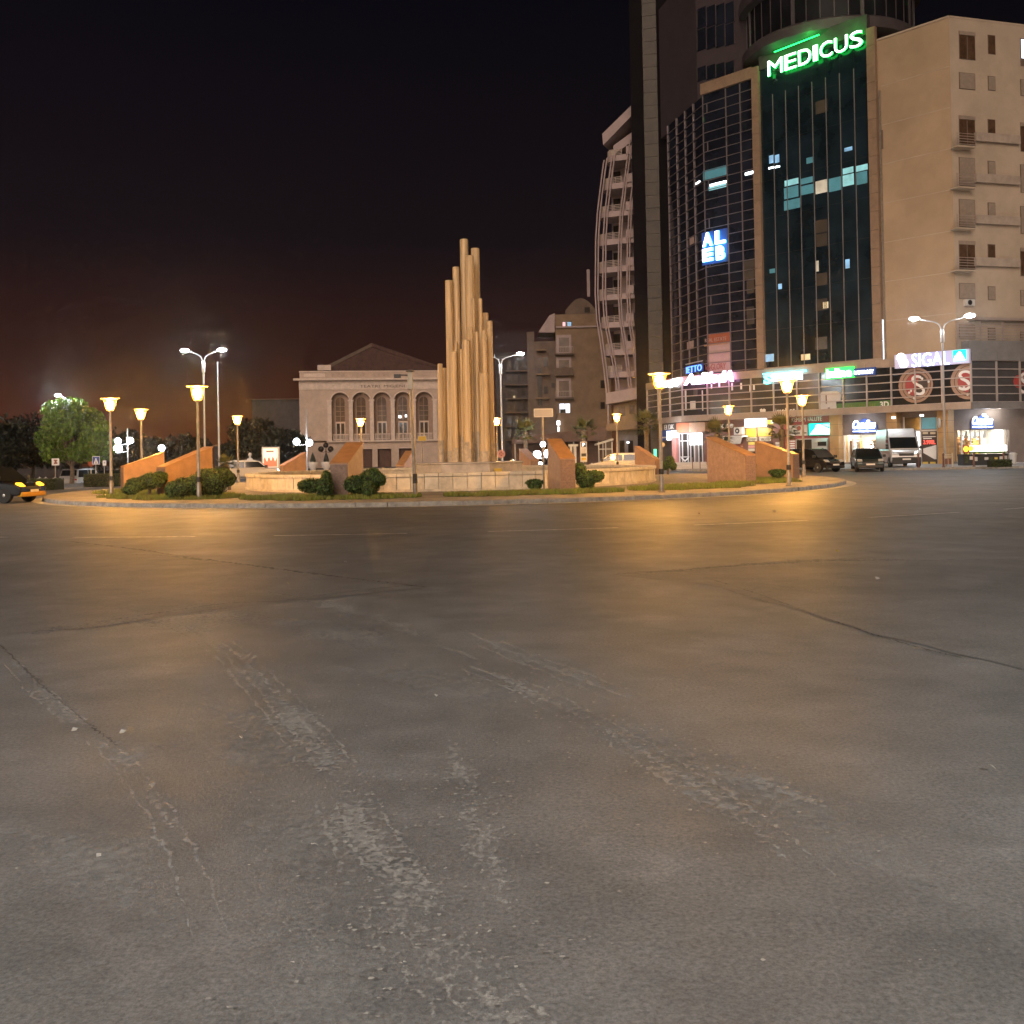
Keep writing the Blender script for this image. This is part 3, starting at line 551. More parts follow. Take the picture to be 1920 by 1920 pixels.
# wedge walls: (low end px, low base y or None, depth, low top y),(high end px, depth, high top y), thickness
def wedge(xl, dl, yl, xh, dh, yh, th, label, side=1, m_="terracotta"):
    pl_, ph = at(xl, yl, dl), at(xh, yh, dh); zl, zh = pl_.z, ph.z; A, B = Vector((pl_.x, pl_.y, 0)), Vector((ph.x, ph.y, 0)); d = (B - A).normalized(); s = Vector((-d.y, d.x, 0)) * th * side
    t = thing("sloped_wall", label, "wall", (A.x, A.y, .15), 0, "sloped walls around the fountain island")
    lift = lambda p, z: (p.x, p.y, z)
    b = MB(); c1, c2, c3, c4 = A, B, B + s, A + s
    b.add([lift(c1, .1), lift(c2, .1), lift(c3, .1), lift(c4, .1), lift(c1, zl - .05), lift(c2, zh - .05), lift(c3, zh - .05), lift(c4, zl - .05)], [(3, 2, 1, 0), (4, 5, 6, 7), (0, 1, 5, 4), (1, 2, 6, 5), (2, 3, 7, 6), (3, 0, 4, 7)])
    obj("wall_body", b, m_, t)
    e_ = .02; o1 = -d * e_ - s.normalized() * e_; o2 = d * e_ - s.normalized() * e_; o3 = d * e_ + s.normalized() * e_; o4 = -d * e_ + s.normalized() * e_
    b = MB(); b.add([lift(c1 + o1, zl - .05), lift(c2 + o2, zh - .05), lift(c3 + o3, zh - .05), lift(c4 + o4, zl - .05), lift(c1 + o1, zl), lift(c2 + o2, zh), lift(c3 + o3, zh), lift(c4 + o4, zl)], [(3, 2, 1, 0), (4, 5, 6, 7), (0, 1, 5, 4), (1, 2, 6, 5), (2, 3, 7, 6), (3, 0, 4, 7)])
    obj("coping", b, "terracotta_cap", t)
    # end cladding slabs, three high
    zz = [.1, .1 + (zl - .17) * .35, .1 + (zl - .17) * .7, zl - .07]
    for i in range(3):
        b = MB(); k0, k1 = c1 - d * .03 + s * .01, c4 - d * .03 - s * .01
        b.add([lift(k0, zz[i] + .006), lift(k1, zz[i] + .006), lift(k1 + d * .028, zz[i] + .006), lift(k0 + d * .028, zz[i] + .006), lift(k0, zz[i + 1]), lift(k1, zz[i + 1]), lift(k1 + d * .028, zz[i + 1]), lift(k0 + d * .028, zz[i + 1])], [(3, 2, 1, 0), (4, 5, 6, 7), (0, 1, 5, 4), (1, 2, 6, 5), (2, 3, 7, 6), (3, 0, 4, 7)]); obj("end_slab", b, "granite", t)
    return t
wedge(232, 46, 874, 308, 47, 847, .5, "terracotta sloped wall behind its twin at the island's left edge")
wedge(310, 40.2, 875, 398, 42.0, 837, .55, "terracotta sloped wall behind the lamp post nearest the left kerb bushes")
wedge(533, 62, 872, 574, 63, 848, .5, "small orange sloped wall behind the left rim of the basin")
wedge(619, 36.0, 868, 650, 39.0, 829, .62, "sloped wall with dark granite end between two clipped bushes", side=-1, m_="wall_granite")
wedge(1078, 37.4, 858, 1052, 40.0, 822, .55, "sloped wall with its coping facing the road right of the monument", m_="wall_granite")
wedge(1397, 42.6, 852, 1325, 44.8, 819, .55, "wide pinkish sloped wall beside the entrance steps", side=-1, m_="wall_granite")
wedge(1486, 47.5, 851, 1416, 49.0, 827, .5, "orange sloped wall standing nearest the parked cars", side=-1)
wedge(1228, 61, 861, 1190, 62, 836, .5, "small terracotta sloped wall behind the right rim of the basin", side=-1)
wedge(1010, 60, 862, 988, 62, 841, .5, "small orange sloped wall far behind the plinth's right end")
wedge(757, 60, 872, 774, 62, 845, .45, "narrow orange sloped wall half hidden behind the plinth's left end")

# ================================================================ FOLIAGE
def leaves_on(bm, c, r, n, size, rnd, out=0.04):
    for _ in range(n):
        z = rnd.uniform(-1, 1); a = rnd.uniform(0, 6.283); q = math.sqrt(1 - z * z); d = Vector((q * math.cos(a), q * math.sin(a), z)); k = 1 + rnd.uniform(-.06, out)
        p = Vector((c[0] + d.x * r[0] * k, c[1] + d.y * r[1] * k, c[2] + d.z * r[2] * k))
        nn = (d + Vector((rnd.gauss(0, .5), rnd.gauss(0, .5), rnd.gauss(0, .5)))).normalized(); t = nn.cross(Vector((rnd.gauss(0, 1), rnd.gauss(0, 1), rnd.gauss(0, 1)))).normalized(); u = nn.cross(t); s = size * rnd.uniform(.6, 1.4)
        bm.add([p - t * s, p + u * s * .55, p + t * s, p - u * s * .55], [(0, 1, 2, 3)])
def quick(name, bm, m, parent=None, world=True):
    me = bpy.data.meshes.new(name); me.from_pydata(bm.v, [], bm.f); me.materials.append(M[m]); me.update(); return link(name, me, parent, None, world)
def bush(px, py, d, lobes, label, stem=True):
    """lobes in pixels relative: (cx, cy, rx, ry, dy)"""
    base = at(px, py, d); t = thing("clipped_bush", label, "bush", (base.x, base.y, .15), 0, "cloud pruned bushes on the island"); rnd = random.Random(int(px))
    core = MB(); lv = MB(); k = d / 1920
    for lx, ly, rx, ry, dd in lobes:
        c = at(lx, ly, d + dd); r = (rx * k, min(rx, ry) * k * 1.0 + .05, ry * k)
        core.ellipsoid(c, [x * .97 for x in r], 16, 10, .03, rnd); leaves_on(lv, c, r, int(300 + 3000 * r[0] * r[2] * 2.2), .036, rnd, .13)
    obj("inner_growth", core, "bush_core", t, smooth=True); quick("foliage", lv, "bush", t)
    b = MB(); top = at(lobes[0][0], lobes[0][1], d); b.tube([(base.x, base.y, .1), (base.x, base.y, .3), ((base.x + top.x) / 2, base.y, (top.z + .3) / 2)], [.09, .07, .05], 7); obj("stem", b, "bark", t)
bush(280, 926, 39.6, [(283, 902, 22, 15, 0), (257, 908, 20, 12, -.2), (245, 918, 15, 9, -.4), (300, 896, 14, 12, .4)], "low dark clipped bush leaning left of the terracotta wall")
bush(365, 932, 37.6, [(400, 905, 26, 24, 0), (370, 910, 22, 20, -.2), (343, 914, 20, 18, -.4), (325, 918, 14, 15, -.5), (418, 896, 15, 17, .3), (385, 893, 18, 14, .2)], "large many lobed clipped bush around the foot of a lamp post")
bush(606, 932, 35.2, [(584, 911, 24, 13, 0), (572, 909, 13, 8, -.2), (608, 914, 16, 18, 0), (612, 898, 10, 15, .1)], "dark clipped bush with a flat left lobe beside a granite wall end")
bush(682, 932, 35.2, [(668, 908, 22, 16, 0), (692, 906, 20, 24, .2), (700, 890, 14, 12, .1), (712, 899, 11, 12, 0), (691, 917, 12, 15, -.4)], "rounded green clipped bush with stacked lobes right of a granite wall end")
bush(1003, 920, 38.2, [(1002, 905, 16, 6.5, 0), (1003, 911, 12, 7, 0), (1004, 916, 8, 5, 0)], "small bowl shaped clipped bush in front of the pale basin")
bush(1098, 919, 37.6, [(1096, 897, 17, 15, 0), (1086, 882, 13, 13, .1), (1114, 894, 17, 11, -.1), (1100, 906, 14, 13, 0), (1124, 892, 9, 8, -.1)], "mushroom shaped green clipped bush right of the monument")
bush(1403, 897, 44.6, [(1402, 888, 9, 10, 0), (1410, 872, 7, 11, 0)], "dark narrow clipped bush squeezed between two sloped walls")
bush(1458, 898, 45.2, [(1458, 885, 17, 5, 0), (1458, 889, 12, 6, 0)], "low bowl shaped clipped bush at the foot of an orange wall")
bush(1252, 880, 60.4, [(1256, 866, 9, 11, 0), (1262, 874, 7, 7, 0), (1247, 873, 7, 8, 0)], "small round clipped bush behind the right rim of the basin")
bush(430, 915, 47.0, [(424, 895, 13, 14, 0), (418, 888, 10, 10, 0), (432, 900, 8, 10, 0)], "round clipped bush between two lamp posts behind the left kerb")

def broad_tree(name, label, px, d, base_z, ztop, wid, leafmat, nl, lsize, seed, group=None, trunk=.16, low=.38):
    rnd = random.Random(seed); p = at(px, 860, d); t = thing(name, label, "tree", (p.x, d, base_z), 0, group); H = ztop - base_z
    b = MB(); b.tube([(p.x, d, base_z - .1), (p.x + .1, d, base_z + H * .2), (p.x + .05, d, base_z + H * low), (p.x, d, base_z + H * .62)], [trunk * 1.25, trunk, trunk * .8, trunk * .4], 9)
    lv = MB(); cl = []
    for i in range(15):
        a = rnd.uniform(0, 6.283); rr = math.sqrt(rnd.random()) * wid * .36; zz = base_z + H * (low + .12 + rnd.random() * (.82 - low - .05))
        f = 1 - ((zz - base_z) / H - .6) ** 2 * 2.2; cl.append((p.x + rr * math.cos(a) * f, d + rr * math.sin(a) * f, zz, wid * rnd.uniform(.11, .19)))
    cl.append((p.x, d, base_z + H * .8, wid * .2))
    for x, y, z, r in cl: b.tube([(p.x, d, base_z + H * low * .9), ((p.x + x) / 2, (d + y) / 2, (z + base_z + H * low) / 2 - .1), (x, y, z)], [trunk * .45, trunk * .3, .03], 6)
    obj("trunk", b, "bark", t, smooth=True)
    for x, y, z, r in cl:
        for _ in range(nl // len(cl)):
            q = Vector((rnd.gauss(0, 1), rnd.gauss(0, 1), rnd.gauss(0, 1))).normalized() * (rnd.random() ** .45) * r * 1.15; c = Vector((x, y, z)) + Vector((q.x, q.y, q.z * .8))
            n_ = Vector((rnd.gauss(0, 1), rnd.gauss(0, 1), rnd.gauss(0, 1) + .6)).normalized(); tt = n_.cross(Vector((rnd.gauss(0, 1), rnd.gauss(0, 1), .1))).normalized(); u = n_.cross(tt); s = lsize * rnd.uniform(.6, 1.3)
            lv.add([c - tt * s, c + u * s * .6 - n_ * s * .15, c + tt * s, c - u * s * .6 - n_ * s * .15], [(0, 1, 2, 3)])
    quick("crown", lv, leafmat, t); return t
p_ = at(140, 860, 84)
broad_tree("street_tree", "leafy green broad tree lit from above at the far left", 133, 84, gz(p_.x, 84), 6.5, 7.6, "tree_leaf", 15000, .16, 21, trunk=.17, low=.3)
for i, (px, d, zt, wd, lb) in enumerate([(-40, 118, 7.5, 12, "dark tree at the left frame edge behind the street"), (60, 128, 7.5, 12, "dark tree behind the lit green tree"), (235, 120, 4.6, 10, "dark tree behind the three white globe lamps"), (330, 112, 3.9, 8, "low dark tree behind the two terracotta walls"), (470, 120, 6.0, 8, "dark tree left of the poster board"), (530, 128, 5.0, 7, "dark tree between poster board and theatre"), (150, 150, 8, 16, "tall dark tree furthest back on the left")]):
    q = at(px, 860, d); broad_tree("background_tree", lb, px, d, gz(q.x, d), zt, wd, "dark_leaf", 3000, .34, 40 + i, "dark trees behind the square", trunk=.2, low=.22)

def palm(px, yc, d, base_z, label, R_=1.15, seed=1):
    rnd = random.Random(seed); c = at(px, yc, d); t = thing("palm_tree", label, "palm", (c.x, d, base_z), 0, "palms in front of the buildings")
    b = MB(); b.lathe([(.24, base_z - .1), (.2, base_z + .5), (.17, c.z - .8), (.24, c.z - .35), (.2, c.z), (.05, c.z + .1)], 10, (c.x, d, 0)); obj("trunk", b, "palm_bark", t, smooth=True)
    lv = MB()
    for i in range(34):
        a = rnd.uniform(0, 6.283); el = rnd.uniform(-.55, 1.25); dr = Vector((math.cos(a) * math.cos(el), math.sin(a) * math.cos(el), math.sin(el))); L_ = R_ * rnd.uniform(.75, 1.1)
        hub = c + dr * L_ * .55 + Vector((0, 0, -.05)); side = dr.cross(Vector((0, 0, 1))).normalized(); upv = side.cross(dr)
        lv.add([c, c + side * .025, hub + side * .02, hub - side * .02], [(0, 1, 2, 3)])
        for k in range(11):
            f = (k / 10 - .5) * 2.3; dd = (dr * math.cos(f) + side * math.sin(f)).normalized(); e_ = hub + dd * L_ * .6 * (1 - .2 * abs(f)) + Vector((0, 0, -.16 * L_ * abs(f))) + upv * .03; w_ = side * math.cos(f) - dr * math.sin(f); m_ = hub.lerp(e_, .45)
            lv.add([hub, m_ + w_ * .05, e_, m_ - w_ * .05], [(0, 1, 2, 3)])
    quick("fronds", lv, "palm_leaf", t); return t
palm(985, 810, 78, 0, "palm left of the round pale sign pole behind the monument", seed=1); palm(1096, 808, 78, 0, "palm behind the parking totem", seed=2); palm(1212, 796, 74, 0, "palm just left of the tallest orange lamp post", 1.3, seed=3)
palm(1344, 814, 70, .15, "palm in front of the shop with the white awning", 1.25, seed=4); palm(1466, 806, 66, .15, "palm in front of the money exchange shop", 1.25, seed=5); palm(424, 872, 66, 0, "low palm right of the terracotta wall on the left", .8, seed=6)
def hedge(px0, px1, d, h, dep, label, hz=None, name="hedge"):
    a, c = at(px0, 860, d), at(px1, 860, d); z0 = gz((a.x + c.x) / 2, d) if hz is None else hz; t = thing(name, label, "hedge", ((a.x + c.x) / 2, d, z0), 0, "clipped hedges along the pavements"); rnd = random.Random(int(px0) + 999)
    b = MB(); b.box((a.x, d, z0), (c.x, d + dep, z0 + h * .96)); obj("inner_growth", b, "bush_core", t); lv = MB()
    for _ in range(int(420 * (c.x - a.x) * (h + dep))):
        if rnd.random() < .6: p = Vector((rnd.uniform(a.x, c.x), d - rnd.uniform(-.03, .06), z0 + rnd.uniform(0, h)))
        else: p = Vector((rnd.uniform(a.x, c.x), d + rnd.uniform(0, dep), z0 + h + rnd.uniform(-.05, .05)))
        n_ = Vector((rnd.gauss(0, 1), rnd.gauss(0, 1), rnd.gauss(0, 1))).normalized(); tt = n_.cross(Vector((.3, .2, 1))).normalized(); u = n_.cross(tt); s = rnd.uniform(.03, .07); lv.add([p - tt * s, p + u * s * .6, p + tt * s, p - u * s * .6], [(0, 1, 2, 3)])
    quick("foliage", lv, "hedge", t)
hedge(-60, 103, 62, .75, 1.2, "clipped hedge behind the dark car at the left edge"); hedge(156, 240, 66, .8, 1.2, "clipped hedge behind the leftmost orange lamp post"); hedge(1859, 1897, 63, .42, .6, "low clipped hedge strip on the pavement by the display bench", .15)

# ================================================================ LAMPS
SOD = (1.0, 0.45, 0.07)
def make_lantern():
    t = thing("lantern_post", "", "street lamp", (0, 0, 0), 0, "orange lantern posts round the island")
    H = 4.1
    b = MB(); b.lathe([(.085, 0), (.085, .55), (.06, .58), (.055, 2.0), (.045, H - .62), (.09, H - .6), (.1, H - .56)], 12); post = obj("post", b, "post_grey", t, smooth=True, world=False)
    b = MB(); b.lathe([(.13, 0), (.13, .04), (.09, .06)], 12); obj("base_flange", b, "post_grey", t, world=False)
    b = MB(); b.lathe([(.0862, .62), (.0862, .8)], 12, cap=False); obj("sticker", b, "sticker", post, world=False)
    b = MB(); b.lathe([(.38, H - .06), (.385, H - .03), (.2, H), (.04, H + .015)], 24); obj("cap", b, "lamp_cap", t, smooth=True, world=False)
    b = MB(); b.lathe([(.13, H - .55), (.19, H - .4), (.235, H - .07)], 20, cap=False); obj("lantern_glass", b, "lamp_glass", t, smooth=True, world=False)
    for i in range(4):
        a = math.pi / 4 + i * math.pi / 2; b = MB(); b.tube([(.1 * math.cos(a), .1 * math.sin(a), H - .57), (.3 * math.cos(a), .3 * math.sin(a), H - .06)], .011, 5); obj("bar", b, "lamp_cap", t, world=False)
    b = MB(); b.ellipsoid((0, 0, H - .29), (.155, .155, .21), 9, 6); obj("bulb", b, "sodium_arc", t, smooth=True, world=False)
    return t
lan = make_lantern(); first = True
for px, pyc, d, lb in [(206, 745, 42.9, "lit orange lantern post nearest the left end of the kerb"), (264, 766, 52.0, "lit orange lantern post behind the leftmost terracotta wall"), (370, 722, 36.9, "tall lit orange lantern post rising from the large bush on the left"), (445, 779, 60.0, "lit orange lantern post left of the poster board"),
                       (676, 784, 66.0, "lit orange lantern post in front of the theatre"), (931, 783, 67.0, "lit orange lantern post just right of the monument"), (1156, 775, 65.0, "lit orange lantern post behind the passing pale car"), (1236, 698, 35.2, "tallest looking lit orange lantern post beside the pink neon sign"),
                       (1366, 760, 59.0, "lit orange lantern post above the pinkish sloped wall"), (1475, 709, 38.8, "lit orange lantern post under the white shop sign, before the orange wall"), (1504, 740, 51.0, "lit orange lantern post in front of the parked black car")]:
    p = at(px, pyc, d); z0 = .145; s = (p.z - z0) / 4.1
    lean = Matrix.Rotation(random.uniform(-.004, .004), 4, 'Y')
    if first: lan.matrix_basis = Matrix.Translation((p.x, d, z0)) @ Matrix.Scale(s, 4); lan["label"] = lb; first = False
    else: dup(lan, (p.x, d, z0), random.uniform(0, 1.5), lb, s, lean)

# old unlit lamp, leaning
p0 = at(779, 932, 35.0); p1 = at(770, 730, 35.0)
t = thing("old_lamp_post", "leaning grey lamp post with an unlit box head in front of the theatre", "street lamp", (p0.x, 35, .145))
b = MB(); b.tube([(p0.x, 35, .1), (p0.x - .005, 35, .7), (p1.x, 35, p1.z)], [.085, .075, .05], 12); obj("post", b, "post_grey", t, smooth=True)
hb = MB(); zt = at(770, 697, 35).z; hx = p1.x - .005
hb.lathe([(.13, p1.z), (.13, p1.z + .03), (.12, zt - .05), (.125, zt)], 4, (hx, 35, 0), a0=math.pi / 4); obj("lamp_head", hb, "old_glass", t, bevel=.01)
b = MB(); b.lathe([(.14, zt), (.16, zt + .02), (.1, zt + .06)], 8, (hx, 35, 0)); obj("head_cap", b, "post_grey", t)
b = MB(); b.tube([(hx, 35, zt - .12), (hx - .46, 35, zt - .1)], .02, 6); obj("bracket", b, "dark_metal", t)
b = MB(); b.box((hx - .55, 34.9, zt - .2), (hx - .32, 35.1, zt - .08)); obj("camera_box", b, "dark_metal", t)
b = MB(); b.tube([(p0.x - .002, 35, .62), (p0.x - .004, 35, .95)], .082, 12); obj("sticker", b, "sticker", t)

LEDC = (0.84, 0.93, 1.0)
def make_led(H=9.0, arm=1.25, power=2600, label="", loc=(0, 0, 0), rz=0, heads=(-1, 1), scale=1.0, seen=True):
    t = thing("street_light", label, "street lamp", loc, rz, "tall white street lights", scale)
    b = MB(); b.lathe([(.11, 0), (.1, .8), (.075, 1.0), (.06, H - 1.25)], 12); obj("post", b, "post_white", t, smooth=True, world=False)
    b = MB(); b.lathe([(.11, H - 1.3), (.12, H - 1.28), (.12, H - .55), (.09, H - .5)], 12); obj("collar", b, "post_white", t, smooth=True, world=False)
    for s in heads:
        b = MB(); b.tube([(s * .05, 0, H - .9), (s * .06, 0, H - .45), (s * .16, 0, H - .18), (s * .4, 0, H - .02), (s * (arm - .3), 0, H + .22)], [.045, .045, .04, .035, .03], 8); arm_o = obj("arm", b, "post_white", t, smooth=True, world=False)
        b = MB(); x0 = s * (arm - .35); x1 = s * (arm + .3)
        b.add([(x0, -.06, H + .21), (x0, .06, H + .21), (x1, .13, H + .34), (x1, -.13, H + .34), (x0, -.05, H + .29), (x0, .05, H + .29), (x1, .11, H + .42), (x1, -.11, H + .42)], [(3, 2, 1, 0), (4, 5, 6, 7), (0, 1, 5, 4), (1, 2, 6, 5), (2, 3, 7, 6), (3, 0, 4, 7)]); obj("lamp_head", b, "post_white", t, world=False)
        b = MB(); b.ellipsoid((s * arm, 0, H + .27), (.30, .2, .12), 12, 6); obj("lens", b, "led", t, smooth=True, world=False)
        light("led_lamp", 'POINT' if seen else 'SPOT', (s * arm, 0, H + .10), power, LEDC if seen else (1.0, .96, .90), .2, t, None if seen else R(165))
    return t
def led_at(px, py, d, base_z, label, rz=0, arm=1.25, power=550, heads=(-1, 1)):
    p = at(px, py, d); H = 9.0; return make_led(H, arm, power, label, (p.x, d, base_z), rz, heads, (p.z - base_z) / (H + .26))
led_at(381, 657, 72, 0, "tall double white street light behind the terracotta walls", 0, 1.3); led_at(938, 664, 78, 0, "tall double white street light partly behind the monument", .1, 1.55); led_at(1766, 595, 68, .15, "tall double white street light in front of the tan apartment block", -.3, 1.6, 420)
led_at(131, 741, 84.3, -.8, "single white street light shining through the top of the green tree", 0, 1.15, 2200, (-1,))
# the same lights go on along the streets behind and beside the camera
for x, y, r_, pw, lb in [(-13, -7, .3, 8000, "white street light behind the viewer on the left"), (15, -5, -.2, 8000, "white street light behind the viewer on the right"), (38, 30, 1.2, 15000, "white street light right of the square outside the view"), (-34, 20, -1.0, 15000, "white street light left of the square outside the view")]:
    make_led(9.0, 1.3, pw, lb, (x, y, 0), r_, seen=False)

# globe clusters
def globe_post(px, ytop, ybase, d, globes, label, lit=True, z0=None, m="post_white"):
    p = at(px, ytop, d); z0 = gz(p.x, d) if z0 is None else z0; t = thing("globe_lamp", label, "street lamp", (p.x, d, z0), 0, "lamps with round globes")
    b = MB(); b.lathe([(.1, z0), (.07, z0 + .5), (.05, p.z)], 10, (p.x, d, 0)); obj("post", b, m, t, smooth=True)
    for gx, gy, r in globes:
        q = at(gx, gy, d); b = MB(); b.tube([(p.x, d, q.z - .25), ((p.x + q.x) / 2, d, q.z - .32), (q.x, d, q.z - r)], .03, 6); obj("arm", b, m, t)
        b = MB(); b.ellipsoid(q, (r, r, r), 14, 10); obj("globe", b, "globe" if lit else "bronze", t, smooth=True)
        if lit: light("globe_light", 'POINT', WM[t.name].inverted() @ (q + Vector((0, -r * 1.3, 0))), 130, LEDC, .1, t)
globe_post(239, 803, 875, 88, [(221, 827, .27), (244, 826, .27), (221, 841, .36)], "post with three glowing white globes left of the terracotta wall")
globe_post(574, 766, 885, 92, [(556, 828, .3), (580, 830, .3)], "slim white pole with two glowing lights left of the theatre")
globe_post(611, 836, 880, 105, [(602, 842, .3), (620, 842, .3), (611, 835, .28)], "unlit dark three globe lamp in front of the theatre wall", False, 0, "bronze")
globe_post(303, 845, 870, 96, [(303, 840, .3)], "single glowing globe lamp behind the terracotta walls")
globe_post(1019, 850, 880, 76, [(1007, 852, .28), (1027, 850, .28), (1018, 833, .2)], "glowing globe lamp behind the blank sign pole", True, 0)
t = thing("flag_pole", "slim bare pole beside the tall double white street light on the left", "pole", (at(410, 860, 76).x, 76, 0)); q = at(408, 680, 76); b = MB(); b.lathe([(.09, 0), (.05, q.z)], 10, (q.x, 76, 0)); obj("mast", b, "post_white", t, smooth=True); b = MB(); b.ellipsoid((q.x, 76, q.z), (.09, .09, .09), 10, 8); obj("finial", b, "post_white", t)

# ================================================================ SIGNS ON POLES
def pole_sign(px, ybase, d, z0, label, name="road_sign", rad=.035, top=None, m="post_grey"):
    p = at(px, ybase, d); t = thing(name, label, "sign", (p.x, d, z0)); zt = at(px, top, d).z; b = MB(); b.lathe([(rad, z0), (rad, zt)], 10, (p.x, d, 0)); obj("pole", b, m, t, smooth=True); return t, Fr((p.x, d), (1, 0))
t, f = pole_sign(1020, 918, 38.3, .145, "blank grey rectangular sign on a tall pole right of the monument", top=775); pb(t, "panel", "white_plastic", f, 1001, 766, 1037, 782, .04, .07); pb(t, "panel_face", "grey_print", f, 1003, 768, 1035, 780.5, .07, .08)
t, f = pole_sign(792, 868, 58, .145, "small yellow sign on a pole in front of the theatre", top=824); pb(t, "panel", "white_plastic", f, 783, 817, 800, 827.5, .04, .06); pb(t, "panel_face", "sign_yellow_paint", f, 784, 818, 799, 826.5, .06, .07)
t, f = pole_sign(940, 870, 62, .145, "round pinkish sign on a short pole right of the monument", top=855)
c = f.hit(940, 851, .05); r = .24
for nm, m_, rr, o0, o1 in (("disc", "sign_pink_paint", .25, .04, .06), ("disc_face", "white_print", .2, .06, .066), ("disc_centre", "sign_pink_paint", .185, .066, .072)):
    fprism(t, nm, m_, f, [(c[0] + rr * math.cos(a * .3927), c[1] + rr * math.sin(a * .3927)) for a in range(16)], o0, o1)
for dx, dz in ((0, .1), (0, -.1), (.1, 0), (-.1, 0)): fb(t, "dot", "black_print", f, c[0] + dx - .025, c[0] + dx + .025, c[1] + dz - .025, c[1] + dz + .025, .072, .078)
# parking totem
t, f = pole_sign(1094, 870, 74, 0, "white parking totem with a black P and price panel", "parking_totem", .05, 860); pb(t, "panel", "white_plastic", f, 1088, 828, 1100.5, 866, .05, .12); pb(t, "symbol_panel", "black_print", f, 1090, 830, 1098.5, 838, .12, .13); ptext(t, "letter", "P", "sign_white_soft", f, 1092.3, 831, 1096.8, 837.2, .13, depth=.01); pb(t, "price_panel", "black_print", f, 1090, 850, 1099, 856, .12, .13); pb(t, "price_panel", "sign_yellow_paint", f, 1090, 858, 1099, 863, .12, .13)
for yy in (842, 845, 847.5): pb(t, "text_line", "grey_print", f, 1090.5, yy, 1098.5, yy + 1.0, .12, .125)
# left signs
t, f = pole_sign(180, 905, 74, -.8, "blue square pedestrian crossing sign on a white pole", top=860, m="post_white"); pb(t, "panel", "white_print", f, 173, 855.5, 187, 871, .04, .06); pb(t, "panel_face", "sign_blue_paint", f, 173.8, 856.5, 186.2, 870, .06, .07); a0, a1, z0, z1 = span(f, 175.5, 858, 184.5, 869.5, .07); fprism(t, "symbol", "white_print", f, [(a0, z0), (a1, z0), ((a0 + a1) / 2, z1)], .07, .08)
fprism(t, "walker", "black_print", f, [(a0 * .6 + a1 * .4, z0 + .03), (a0 * .4 + a1 * .6, z0 + .03), ((a0 + a1) / 2, z0 * .35 + z1 * .65)], .08, .085)
t, f = pole_sign(104, 905, 76, -.8, "white square sign with a dark symbol left of the silver van", top=866); pb(t, "panel", "white_print", f, 97, 859.5, 111, 872.5, .04, .06); pb(t, "symbol", "goods_c", f, 101, 862, 107.5, 864.5, .06, .07); pb(t, "symbol", "goods_c", f, 101, 867, 107.5, 870, .06, .07); pb(t, "symbol_bar", "goods_c", f, 102.5, 864.5, 106, 867, .06, .07)
t, f = pole_sign(196, 905, 80, -.8, "small white plate sign on a grey post by the hedge", top=868); pb(t, "panel", "white_print", f, 192.5, 863.5, 199, 873, .04, .06); pb(t, "symbol", "grey_print", f, 194.5, 866, 197, 869, .06, .07)
t, f = pole_sign(171, 905, 77, -.8, "orange cone topped post beside the pedestrian crossing sign", "orange_post", top=880, m="cream_paint"); b = MB(); q = at(171, 872, 77); b.lathe([(.12, -.12), (.2, 0), (.24, .1), (.26, .26)], 10, q); obj("orange_top", b, "orange_sheet", t)
# green lit panels seen behind the big lantern post
t, f = pole_sign(1238, 880, 62, 0, "two upright green lit panels on a post behind the tallest lantern post", "green_signal", .06, 842); pb(t, "panel", "dark_metal", f, 1225, 841, 1232, 866, .0, .05); pb(t, "lit_face", "signal_green", f, 1225.8, 842, 1231.4, 865, .05, .06); pb(t, "panel", "dark_metal", f, 1236.5, 841, 1242, 876, .0, .05); pb(t, "lit_face", "signal_green", f, 1237.1, 842, 1241.4, 875, .05, .06)
q = at(1242, 834, 62); b = MB(); b.ellipsoid(q, (.15, .15, .15), 12, 8); obj("round_top", b, "cream_paint", t, smooth=True); b = MB(); b.tube([(q.x - .1, 62, q.z - .3), (q.x, 62, q.z - .1)], .03, 6); obj("bracket", b, "dark_metal", t)
# poster board
p = at(507, 880, 74); t = thing("poster_board", "lit upright poster board with a red and cream print left of the theatre", "billboard", (p.x, 74, 0)); f = Fr((p.x, 74), (1, .05))
pb(t, "frame", "white_plastic", f, 491, 838, 524, 880, -.15, .0); pb(t, "poster", "poster_lit", f, 493.5, 841, 520.5, 876, .0, .02)
a0, a1, z0, z1 = span(f, 494.5, 843, 519.5, 875, .03); W_ = a1 - a0; rnd = random.Random(4); P = [(a0, z0)]
for i in range(13): P.append((a0 + W_ * i / 12, z0 + (z1 - z0) * (.42 + .16 * math.sin(i * 1.7) + .05 * rnd.random())))
P.append((a1, z0)); fprism(t, "print_shape", "poster_red", f, P, .02, .026); pb(t, "print_shape", "goods_c", f, 499, 845, 513, 847.5, .02, .026)
for lx in (495, 519): pb(t, "leg", "dark_metal", f, lx, 878, lx + 2, 902, -.1, -.05)
# bust
p = at(467, 880, 82); t = thing("stone_bust", "pale stone bust on a square plinth under the dark trees", "statue", (p.x, 82, 0)); f = Fr((p.x, 82), (1, 0)); a0, a1, z0, z1 = span(f, 461, 868, 473.5, 884, 0); fb(t, "plinth", "marble", f, a0, a1, 0, z1, -.6, 0); fb(t, "plinth_cap", "marble", f, a0 - .05, a1 + .05, z1, z1 + .08, -.65, .05)
b = MB(); cx = (a0 + a1) / 2 + p.x; b.lathe([(.2, z1 + .08), (.27, z1 + .2), (.24, z1 + .34), (.09, z1 + .42), (.08, z1 + .5), (.13, z1 + .58), (.14, z1 + .7), (.1, z1 + .8), (.02, z1 + .84)], 12, (cx, 82.3, 0)); obj("bust", b, "marble", t, smooth=True)
